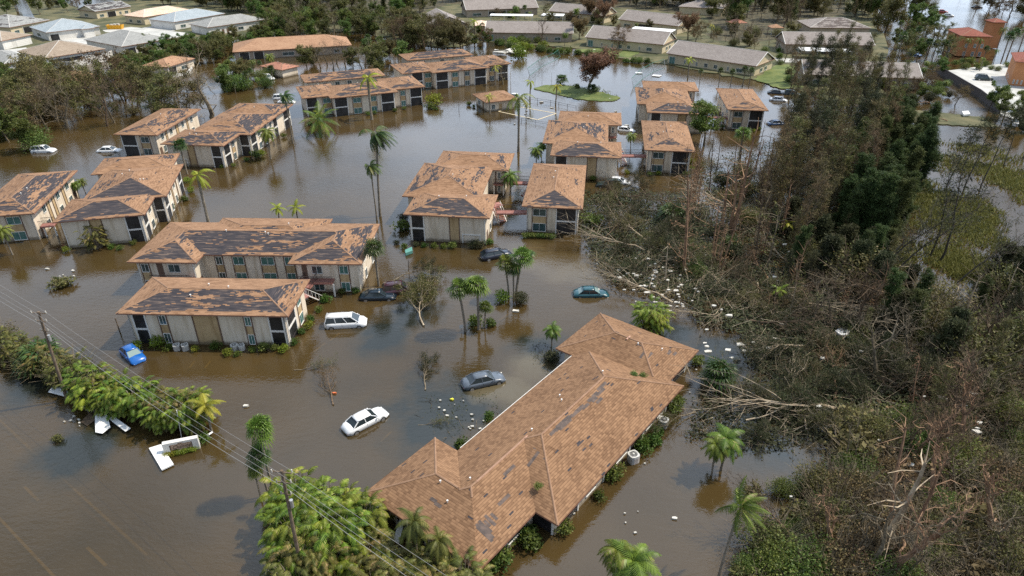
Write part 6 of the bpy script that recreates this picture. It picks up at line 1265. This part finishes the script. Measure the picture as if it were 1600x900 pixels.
# fallen trees
WF = 'on the flooded ground right of the single-wing block'
scatter([(905, 300), (1040, 310), (1090, 330), (1100, 430), (1010, 425), (950, 400), (905, 350)], 26, ['felled_a', 'felled_a', 'felled_c', 'felled_b', 'felled_f'], (6, 9.5), 106, mind=12, place=WF)
scatter([(1090, 420), (1240, 410), (1330, 470), (1330, 560), (1180, 520), (1070, 490)], 34, ['felled_a', 'felled_c', 'felled_d', 'felled_b', 'felled_f', 'felled_e'], (6, 10), 107, mind=13, place='among the felled trees right of the debris pile')
scatter([(1240, 540), (1380, 480), (1600, 560), (1600, 680), (1440, 690), (1300, 640)], 34, ['felled_a', 'felled_c', 'felled_d', 'felled_f', 'felled_a'], (6, 11), 108, mind=16, place='in the dark thicket at lower right')
scatter([(1080, 640), (1180, 600), (1300, 620), (1310, 680), (1180, 690), (1090, 665)], 13, ['felled_a', 'felled_b', 'felled_c'], (5, 7.5), 109, mind=12, place='in the water right of the long building')
put('felled_e', 1312, 642, h=12, tilt=R(87), az=R(176), z=.5, label='large fallen pale trunk with whip-like branches pointing at the long roof', sxy=1.2)
put('felled_e', 1045, 470, h=9, tilt=R(80), az=R(150), z=.4, label='long curving pale trunk lying over the debris pile edge'); put('felled_e', 1010, 393, h=10, tilt=R(80), az=R(165), z=.5, label='long arched branch below the dark green hatchback')
put('felled_e', 1160, 332, h=9, tilt=R(70), az=R(200), z=1.0, label='pale broken trunk leaning across the snapped stand'); put('felled_e', 1150, 330, h=9, tilt=R(72), az=R(150), z=2.0, label='second pale broken trunk crossing the snapped stand'); put('snag_d', 1488, 585, h=7.5, tilt=R(48), az=R(35), label='thick pale-tipped trunk leaning up out of the dark thicket', sxy=1.4)
put('felled_f', 1440, 470, h=12, tilt=R(78), az=R(195), z=2.0, label='long grey fallen trunk crossing the dark thicket towards the tank')
# dark thicket and lower-right scrub
scatter([(1380, 455), (1470, 455), (1540, 470), (1600, 440), (1620, 620), (1480, 640), (1360, 560), (1300, 470)], 40, ['darkpine', 'wispy_c', 'darkpine', 'casuarina_b', 'thicket_o', 'wispy_a'], (3.5, 7.5), 110, mind=15, place='in the blackish thicket below the marsh')
scatter([(1190, 470), (1300, 460), (1380, 540), (1310, 570), (1230, 510)], 7, ['thicket_n', 'bush_f', 'thicket_o'], (1.8, 3.4), 111, mind=18, place='over the felled trees above the inner pool')
scatter([(1310, 690), (1400, 640), (1610, 640), (1620, 960), (1180, 960), (1190, 830), (1260, 790)], 76, ['thicket_o', 'thicket_b', 'thicket_g', 'thicket_o', 'thicket_b', 'bush_e'], (2.4, 4.2), 112, mind=17, place='in the olive scrub at bottom right')
scatter([(1300, 700), (1600, 650), (1610, 930), (1240, 930)], 34, ['bare_c', 'snag_f', 'bare_b', 'snag_e'], (3.0, 5.5), 113, mind=20, place='standing out of the olive scrub at bottom right')
scatter([(1150, 780), (1260, 760), (1300, 700), (1310, 800), (1200, 960), (1150, 960)], 14, ['thicket_g', 'bush_d', 'thicket_g'], (1.8, 3.0), 114, mind=14, place='at the water edge of the olive scrub')
tree('bare_big', 49, 8.5, .22, .36, 7, 5, 4, .42, .9, None, bark='bark_r', gnarl=.3, twr=.02); FD['bare_big'] = 'large bare orange-barked tree'
for x, y, h in ((1380, 905, 8.5), (1450, 800, 7), (1545, 840, 7), (1300, 870, 5.5), (1500, 700, 7.5), (1420, 720, 6)): put('bare_big', x, y, h=h, place='towering over the olive scrub at bottom right')
scatter([(1240, 440), (1600, 470), (1600, 640), (1330, 660), (1230, 520)], 26, ['snag_e', 'snag_a', 'bare_c', 'snag_d', 'bare_b'], (4.5, 8), 170, mind=16, place='standing broken in the dark thicket')
scatter([(1400, 560), (1600, 540), (1600, 700), (1420, 700)], 16, ['snag_e', 'snag_b', 'bare_c', 'wispy_c'], (5, 8), 115, mind=20, place='rising from the blackish thicket')
put('snag_d', 1372, 860, top=700, label='big pale forked dead trunk, left fork, in the olive scrub', sxy=1.4); put('snag_c', 1392, 850, top=690, label='big reddish broken trunk beside the pale forked one', sxy=1.4); put('bare_a', 1365, 905, h=7.5, label='large bare orange-barked tree at the bottom right edge'); put('felled_f', 1250, 850, h=6, tilt=R(60), az=R(150), z=1, label='bare crown fallen leftwards over the scrub edge')
put('snag_c', 1425, 640, top=560, label='twin red-brown trunks above the olive scrub'); put('snag_f', 1320, 735, top=660, label='leafy thin trunk by the inner pool'); put('snag_f', 1330, 738, h=5, label='second leafy thin trunk by the inner pool')
# pines at the marsh
for x, y, t_, k in ((1452, 400, 245, 'pine_sparse'), (1468, 408, 230, 'pine_sparse'), (1476, 300, 190, 'pine_wind'), (1505, 300, 172, 'pine_wind'), (1530, 300, 175, 'pine_wind'), (1568, 262, 168, 'pine_wind'), (1598, 250, 165, 'pine_wind'),
                    (1545, 430, 350, 'pine_sparse')): put(k, x, y, top=t_, rz=pr.uniform(-.4, .4), place='leaning over the grassy marsh')
for x, y, h, tl, a in ((1362, 438, 15, 26, -5), (1380, 446, 16, 30, 5), (1352, 450, 13, 22, 12), (1468, 470, 14, 32, 10)):
    put('pine_lean', x, y, h=h, tilt=R(tl), az=R(a), z=.0, place='across the lower marsh')
scatter([(1430, 420), (1520, 400), (1600, 380), (1610, 430), (1480, 460)], 3, ['pine_sparse', 'darkpine'], (4, 6), 116, mind=14, place='on the lower edge of the marsh')
# ================================================================ trees round the far bank and the houses
scatter([(10, 175), (60, 150), (150, 150), (280, 150), (300, 190), (200, 195), (60, 215), (10, 215)], 34, ['halfbare', 'halfbare_b', 'bare_b', 'bare_c', 'halfbare'], (7, 10), 120, mind=11, place='in the stripped grove at upper left')
scatter([(-20, 190), (40, 185), (60, 235), (-20, 240)], 8, ['broad_a', 'thicket_g', 'broad_c'], (4.5, 7), 121, mind=12, place='at the left picture edge above the white car')
scatter([(-10, 130), (90, 125), (100, 140), (-10, 160)], 26, ['broad_a', 'broad_b', 'feather_palm'], (3.5, 5.5), 122, mind=8, place='below the walled houses at left')
scatter([(170, 112), (260, 88), (350, 84), (360, 95), (310, 100), (200, 120)], 42, ['broad_a', 'broad_b', 'bush_a', 'feather_palm', 'broad_b'], (3, 5), 123, mind=6, z=.1, place='in the green strip before the grey-roofed houses')
scatter([(230, 76), (360, 66), (440, 46), (470, 52), (370, 78), (250, 84)], 52, ['broad_a', 'broad_b', 'bush_a', 'broad_a'], (2.6, 4.6), 124, mind=5, z=.2, place='in the hedge line below the grey garage house')
put('bare_a', 329, 183, top=98, label='large spreading bare grey tree standing in water at upper left', sxy=1.3)
scatter([(340, 118), (430, 112), (430, 138), (350, 150)], 22, ['broad_a', 'feather_palm', 'broad_b', 'sabal_d', 'thicket_g'], (3, 5.5), 125, mind=9, place='around the small weathered orange roof')
scatter([(470, 112), (560, 108), (570, 125), (600, 110), (585, 100), (480, 98)], 13, ['bare_b', 'broad_b', 'bare_a', 'broad_b'], (4.5, 7), 126, mind=11, place='before the long orange roof')
scatter([(560, 80), (640, 90), (640, 105), (590, 110)], 9, ['broad_b', 'feather_palm', 'broad_a', 'sabal_d'], (4, 6), 127, mind=10, place='between the long orange roof and far middle block')
scatter([(600, 62), (670, 58), (720, 70), (720, 80), (640, 78)], 26, ['bare_c', 'halfbare_b', 'halfbare', 'broad_b'], (5.5, 8.5), 128, mind=7, z=.1, place='below the gable-ended house')
scatter([(700, 55), (765, 58), (770, 75), (720, 80)], 8, ['halfbare_b', 'broad_a', 'feather_palm'], (3.5, 5), 129, mind=9, z=.1, place='between gable-ended and far row houses')
for i in range(26):
    f = i / 25; put(r_.choice(('bush_a', 'bush_a', 'bush_b', 'thicket_g')), 775 + 235 * f + r_.uniform(-4, 4), 70 + 30 * f + r_.uniform(-2, 3), h=r_.uniform(1.6, 3.0), place='in the shrub line along the far bank')
scatter([(775, 62), (850, 64), (850, 78), (785, 76)], 7, ['bush_b', 'broad_a', 'thicket_g'], (2.5, 3.6), 130, mind=9, place='above the white wreckage heap')
for x, y, t_, k in ((845, 68, 30, 'bare_c'), (905, 62, 34, 'brownleaf'), (965, 78, 48, 'halfbare_b'), (882, 72, 50, 'feather_palm'), (820, 30, 8, 'sabal_d'), (806, 30, 9, 'feather_palm'), (900, 36, 12, 'feather_palm'), (925, 34, 4, 'brownleaf'), (941, 40, 10, 'brownleaf'), (1075, 62, 28, 'brownleaf'), (1086, 66, 40, 'halfbare_b'), (1110, 60, 38, 'yellow_stub'), (1148, 70, 30, 'bare_a'), (1172, 72, 28, 'bare_a'), (1225, 98, 70, 'bare_c'),
                    (700, 62, 36, 'sabal_d'), (690, 60, 38, 'sabal_d'), (742, 58, 30, 'yellow_stub'), (812, 90, 66, 'bush_b')): put(k, x, y, top=t_, z=.15)
scatter([(1190, 80), (1210, 62), (1235, 70), (1250, 130), (1225, 130), (1200, 90)], 9, ['bush_a', 'thicket_g', 'bush_c'], (1.4, 2.6), 131, mind=8, z=.2, place='on the lawn right of the nearest beige house')
scatter([(0, 165), (60, 140), (150, 140), (300, 130), (312, 175), (200, 190), (60, 205), (0, 205)], 34, ['broad_b', 'thicket_o', 'halfbare', 'halfbare_b', 'thicket_b'], (2.6, 5), 162, mind=9, place='in the undergrowth of the stripped grove at upper left')
scatter([(1098, 20), (1135, 52), (1185, 36), (1235, 48), (1262, 26), (1350, 34), (1345, 2), (1110, 0)], 64, ['halfbare', 'broad_b', 'wispy_b', 'bare_c', 'broad_c', 'wispy_c'], (6, 10), 163, mind=6, z=.2, place='in the wood behind the huts at top')
scatter([(848, -4), (1110, -2), (1105, 18), (980, 10), (860, 6)], 50, ['halfbare', 'broad_b', 'wispy_b', 'wispy_c', 'broad_c'], (8, 12), 164, mind=5, z=.2, place='in the wood behind the rear row house')
scatter([(1085, 48), (1240, 58), (1240, 74), (1200, 80), (1090, 64)], 18, ['halfbare_b', 'bare_c', 'thicket_o', 'broad_b', 'bare_a'], (2.5, 5), 165, mind=9, z=.2, place='around the huts behind the nearest beige house')
scatter([(940, 28), (1060, 44), (1060, 56), (920, 44), (760, 38), (760, 26), (850, 24)], 18, ['halfbare_b', 'broad_b', 'feather_palm', 'bush_a'], (2.5, 4.5), 166, mind=9, z=.2, place='in the yards between the row houses')
# far woods across the top
TOPB = [(430, 24), (640, 30), (690, 8), (850, 0), (960, 8), (1105, 22), (1135, 44), (1180, 30), (1232, 46), (1262, 24), (1350, 30), (1380, 60), (1370, -20), (1200, -34), (400, -34), (330, 10), (360, 22)]
scatter(TOPB, 290, ['broad_b', 'halfbare', 'wispy_c', 'wispy_b', 'broad_c', 'bare_c', 'casuarina_b', 'wispy_a'], (8, 13), 140, mind=6, z=.2, place='in the far wood along the top')
scatter([(400, 30), (640, 30), (640, 60), (480, 66), (400, 50)], 60, ['broad_a', 'broad_b', 'halfbare', 'bare_b', 'broad_c'], (4.5, 8), 141, mind=7, z=.2, place='in the wood above the long orange roof')
scatter([(-20, 10), (10, 25), (100, 24), (140, 24), (150, 2), (120, -4), (40, 20), (0, -10)], 14, ['broad_b', 'halfbare_b', 'broad_c', 'broad_b'], (4.5, 7), 142, mind=12, z=.2, place='behind the pale blue roof at top left')
scatter([(180, -20), (420, -10), (430, 22), (340, 12), (200, 4)], 44, ['broad_c', 'broad_b', 'wispy_c', 'broad_a'], (6, 10), 143, mind=10, z=.2, place='behind the top left houses')
scatter([(-100, -60), (180, -60), (160, -15), (-60, -10)], 30, ['broad_c', 'wispy_c', 'broad_b'], (7, 11), 144, mind=14, z=.2, place='beyond the street at top left')
scatter([(1370, 130), (1470, 100), (1480, 140), (1500, 165), (1380, 165)], 36, ['broad_a', 'thicket_g', 'halfbare_b', 'feather_palm', 'thicket_n'], (2.2, 4), 145, mind=8, z=.1, place='between the grey house and the car park')
scatter([(1400, 60), (1450, 40), (1490, 80), (1480, 100), (1400, 90)], 28, ['broad_a', 'halfbare', 'sabal_d', 'wispy_a', 'broad_c'], (4.5, 8), 146, mind=11, place='left of the orange villa')
scatter([(1360, 0), (1440, -10), (1440, 40), (1380, 50)], 16, ['wispy_a', 'wispy_b', 'sabal_d', 'broad_b'], (8, 12), 147, mind=10, place='at the top edge right of the far wood')
for x, y, t_ in ((1493, 85, 52), (1505, 90, 60), (1513, 88, 62), (1522, 92, 60), (1535, 96, 72), (1530, 112, 90), (1552, 100, 78), (1566, 92, 50), (1574, 88, 45), (1590, 84, 40), (1600, 80, 45), (1556, 82, 44)): put(pr.choice(('sabal_d', 'coconut_battered')), x, y, top=t_, place='around the orange villa')
scatter([(1490, 96), (1580, 104), (1570, 115), (1490, 106)], 9, ['bush_c', 'thicket_g'], (1.6, 2.6), 148, mind=9, z=.15, place='in the hedge between villa and car park')
scatter([(1520, 12), (1700, 0), (1700, 35), (1580, 32), (1540, 30)], 26, ['halfbare_b', 'broad_b', 'bare_c', 'wispy_c'], (5, 8), 149, mind=12, place='at the top right corner')
scatter([(1430, -60), (1700, -60), (1700, -20), (1430, -15)], 16, ['broad_c', 'wispy_c'], (7, 11), 150, mind=16, place='beyond the flooded street at top right')
scatter([(1540, 165), (1620, 175), (1620, 215), (1585, 215)], 7, ['thicket_n', 'broad_a', 'darkpine'], (3.5, 5.5), 151, mind=12, place='at the right edge below the car park')
put('felled_d', 1450, 160, h=6, tilt=R(84), az=R(190), z=.4, label='fallen red-brown tree on the bank between woods and car park'); put('felled_d', 1478, 188, h=6, tilt=R(80), az=R(160), z=.4, label='fallen yellow-brown crown at the marsh bank'); put('felled_c', 1440, 188, h=5, tilt=R(84), az=R(30), z=.3, label='leafy fallen crown at the top of the marsh bank')
# ================================================================ uncountable cover
def inany(polys, r):
    P = r.choice(polys)
    xs = [p[0] for p in P]; ys = [p[1] for p in P]
    for _ in range(60):
        x, y = r.uniform(min(xs), max(xs)), r.uniform(min(ys), max(ys))
        if inpoly(x, y, P): return x, y
    return P[0]
def litter(name, polys, nstick, nleaf, mats, label, seed, hmax=1.2, L=(1, 5), ls=.35, rr=(.012, .032), sharp=1.0):
    r = random.Random(seed); m = MB()
    for _ in range(nstick):
        x, y = inany(polys, r); p = G(x, y, r.uniform(.0, hmax)); a = r.uniform(0, 6.28); e = r.gauss(.12, .28); l_ = r.uniform(*L); d = V3(math.cos(a) * math.cos(e), math.sin(a) * math.cos(e), math.sin(e)); q = p + d * l_ * .5 + V3(r.gauss(0, .15), r.gauss(0, .15), r.gauss(0, .12)) * l_ * .3; w = r.uniform(*rr)
        m.tube([p, q, q + (d + V3(r.gauss(0, .25), r.gauss(0, .25), r.gauss(0, .2))).normalized() * l_ * .5], [w, w * .7, w * .3], 3, r.choice((0, 0, 1, 2)), .5, cap=False)
    for _ in range(nleaf // 9):
        x, y = inany(polys, r); leafblob2(m, G(x, y, r.uniform(.02, hmax * .5)), r.uniform(.4, 1.1), 9, ls, r)
    o = m.build(name, mats); tag(o, label, kind='stuff'); return o
def leafblob2(mb, c, R_, n, size, rnd):
    for _ in range(n):
        p = Vector(c) + V3(rnd.gauss(0, .6) * R_, rnd.gauss(0, .6) * R_, abs(rnd.gauss(0, .25)) * R_); a = V3(rnd.gauss(0, 1), rnd.gauss(0, 1), rnd.gauss(0, .45)).normalized(); b = a.cross(V3(rnd.gauss(0, .4), rnd.gauss(0, .4), 1)).normalized(); s = size * rnd.uniform(.5, 1.4)
        mb.add([p, p + a * s * .5 + b * s * .3, p + a * s, p + a * s * .5 - b * s * .3], [(0, 1, 2, 3)], 3)
WP = [[(905, 300), (1060, 300), (1110, 330), (1110, 470), (1040, 455), (960, 440), (925, 400), (905, 350)], [(1080, 260), (1250, 200), (1330, 400), (1250, 480), (1110, 470), (1060, 330)], [(1070, 440), (1330, 440), (1400, 520), (1330, 600), (1230, 545), (1160, 520), (1090, 500)],
      [(1240, 560), (1400, 480), (1620, 450), (1620, 720), (1330, 740), (1310, 670)]]
SM = [M['bark'], M['bark_b'], M['bark_p'], L_['needle']]
litter('wood_wreckage', WP, 1700, 84000, SM, 'tangle of broken sticks and dark leaves covering the wrecked wood', 201, 1.5, (1.2, 6), .36)
litter('scrub_litter', [[(1180, 960), (1190, 830), (1280, 760), (1320, 680), (1620, 640), (1620, 960)]], 3000, 26000, [M['bark'], M['bark_b'], M['bark_p'], L_['olive']], 'olive undergrowth and dead twigs of the bottom right scrub', 202, 1.4, (.8, 3.6), .17, (.01, .022))
litter('wood_floor_litter', [[(1240, 110), (1400, 160), (1440, 240), (1400, 420), (1240, 420)]], 900, 26000, [M['bark'], M['bark_b'], M['bark'], L_['needle']], 'dark litter under the tall wispy wood', 203, 1.2, (1.5, 6), .45)
litter('floating_litter', [[(1090, 620), (1180, 590), (1310, 620), (1310, 690), (1170, 705), (1080, 680)], [(1180, 510), (1240, 540), (1300, 640), (1240, 620), (1160, 560)]], 500, 9000, [M['bark'], M['bark_b'], M['bark_p'], L_['needle']], 'floating dark leaf litter between the fallen trees', 204, .3, (1, 4), .3)
litter('debris_sticks', [[(930, 395), (1090, 400), (1090, 470), (1010, 460), (940, 430)]], 700, 6000, [M['bark_p'], M['bark_b'], M['bark_p'], L_['brown']], 'pale broken sticks of the debris pile', 205, .8, (.5, 3), .22)
litter('drifting_leaves', [[(650, 640), (700, 600), (790, 625), (800, 640), (740, 690), (660, 680)], [(840, 530), (880, 545), (870, 590), (830, 560)]], 60, 700, [M['bark'], M['bark_b'], M['bark'], L_['needle']], 'scattered leaves drifting left of the long roof', 206, .05, (.3, 1.5), .14)
def marsh(name, poly, n, matk, label, seed, s=(.3, .8)):
    import mathutils
    r = random.Random(seed); m = MB(); c = 0; tr = 0
    while c < n and tr < n * 6:
        tr += 1; x, y = inany([poly], r); p = G(x, y, 0); v = mathutils.noise.fractal(Vector((p.x * .09, p.y * .06, seed)), 1, 2, 4)
        if v < r.uniform(-.25, .45): continue
        c += 1
        for _ in range(3):
            a = r.uniform(0, 6.28); q = p + V3(r.gauss(0, .5), r.gauss(0, .5), 0); h = r.uniform(*s); w = V3(math.cos(a), math.sin(a), 0) * .11; t = V3(r.gauss(0, .35), r.gauss(0, .35), h)
            m.add([q - w, q + w, q + t], [(0, 1, 2)], 0)
    tag(m.build(name, L_[matk]), label, kind='stuff')
L_['marsh'] = leaf_mat('marsh_grass', (.10, .105, .025), (.24, .23, .07), .3, .7, .05)
marsh('marsh_grass', [(1390, 250), (1445, 222), (1530, 226), (1640, 250), (1640, 420), (1560, 440), (1440, 450), (1360, 440)], 6500, 'marsh', 'olive grass standing in shallow water of the marsh', 3)
marsh('bank_grass', [(880, 132), (950, 142), (965, 152), (930, 156), (850, 143), (838, 138)], 900, 'bush', 'short grass on the island', 5, (.1, .25))
for o in [o for o in bpy.data.objects if o.type == 'FONT']:
    me = bpy.data.meshes.new_from_object(o.evaluated_get(bpy.context.evaluated_depsgraph_get())); n_ = bpy.data.objects.new('lettering', me); COL.objects.link(n_); n_.parent = o.parent; n_.location = o.location; n_.rotation_euler = o.rotation_euler; bpy.data.objects.remove(o)
finish_labels()
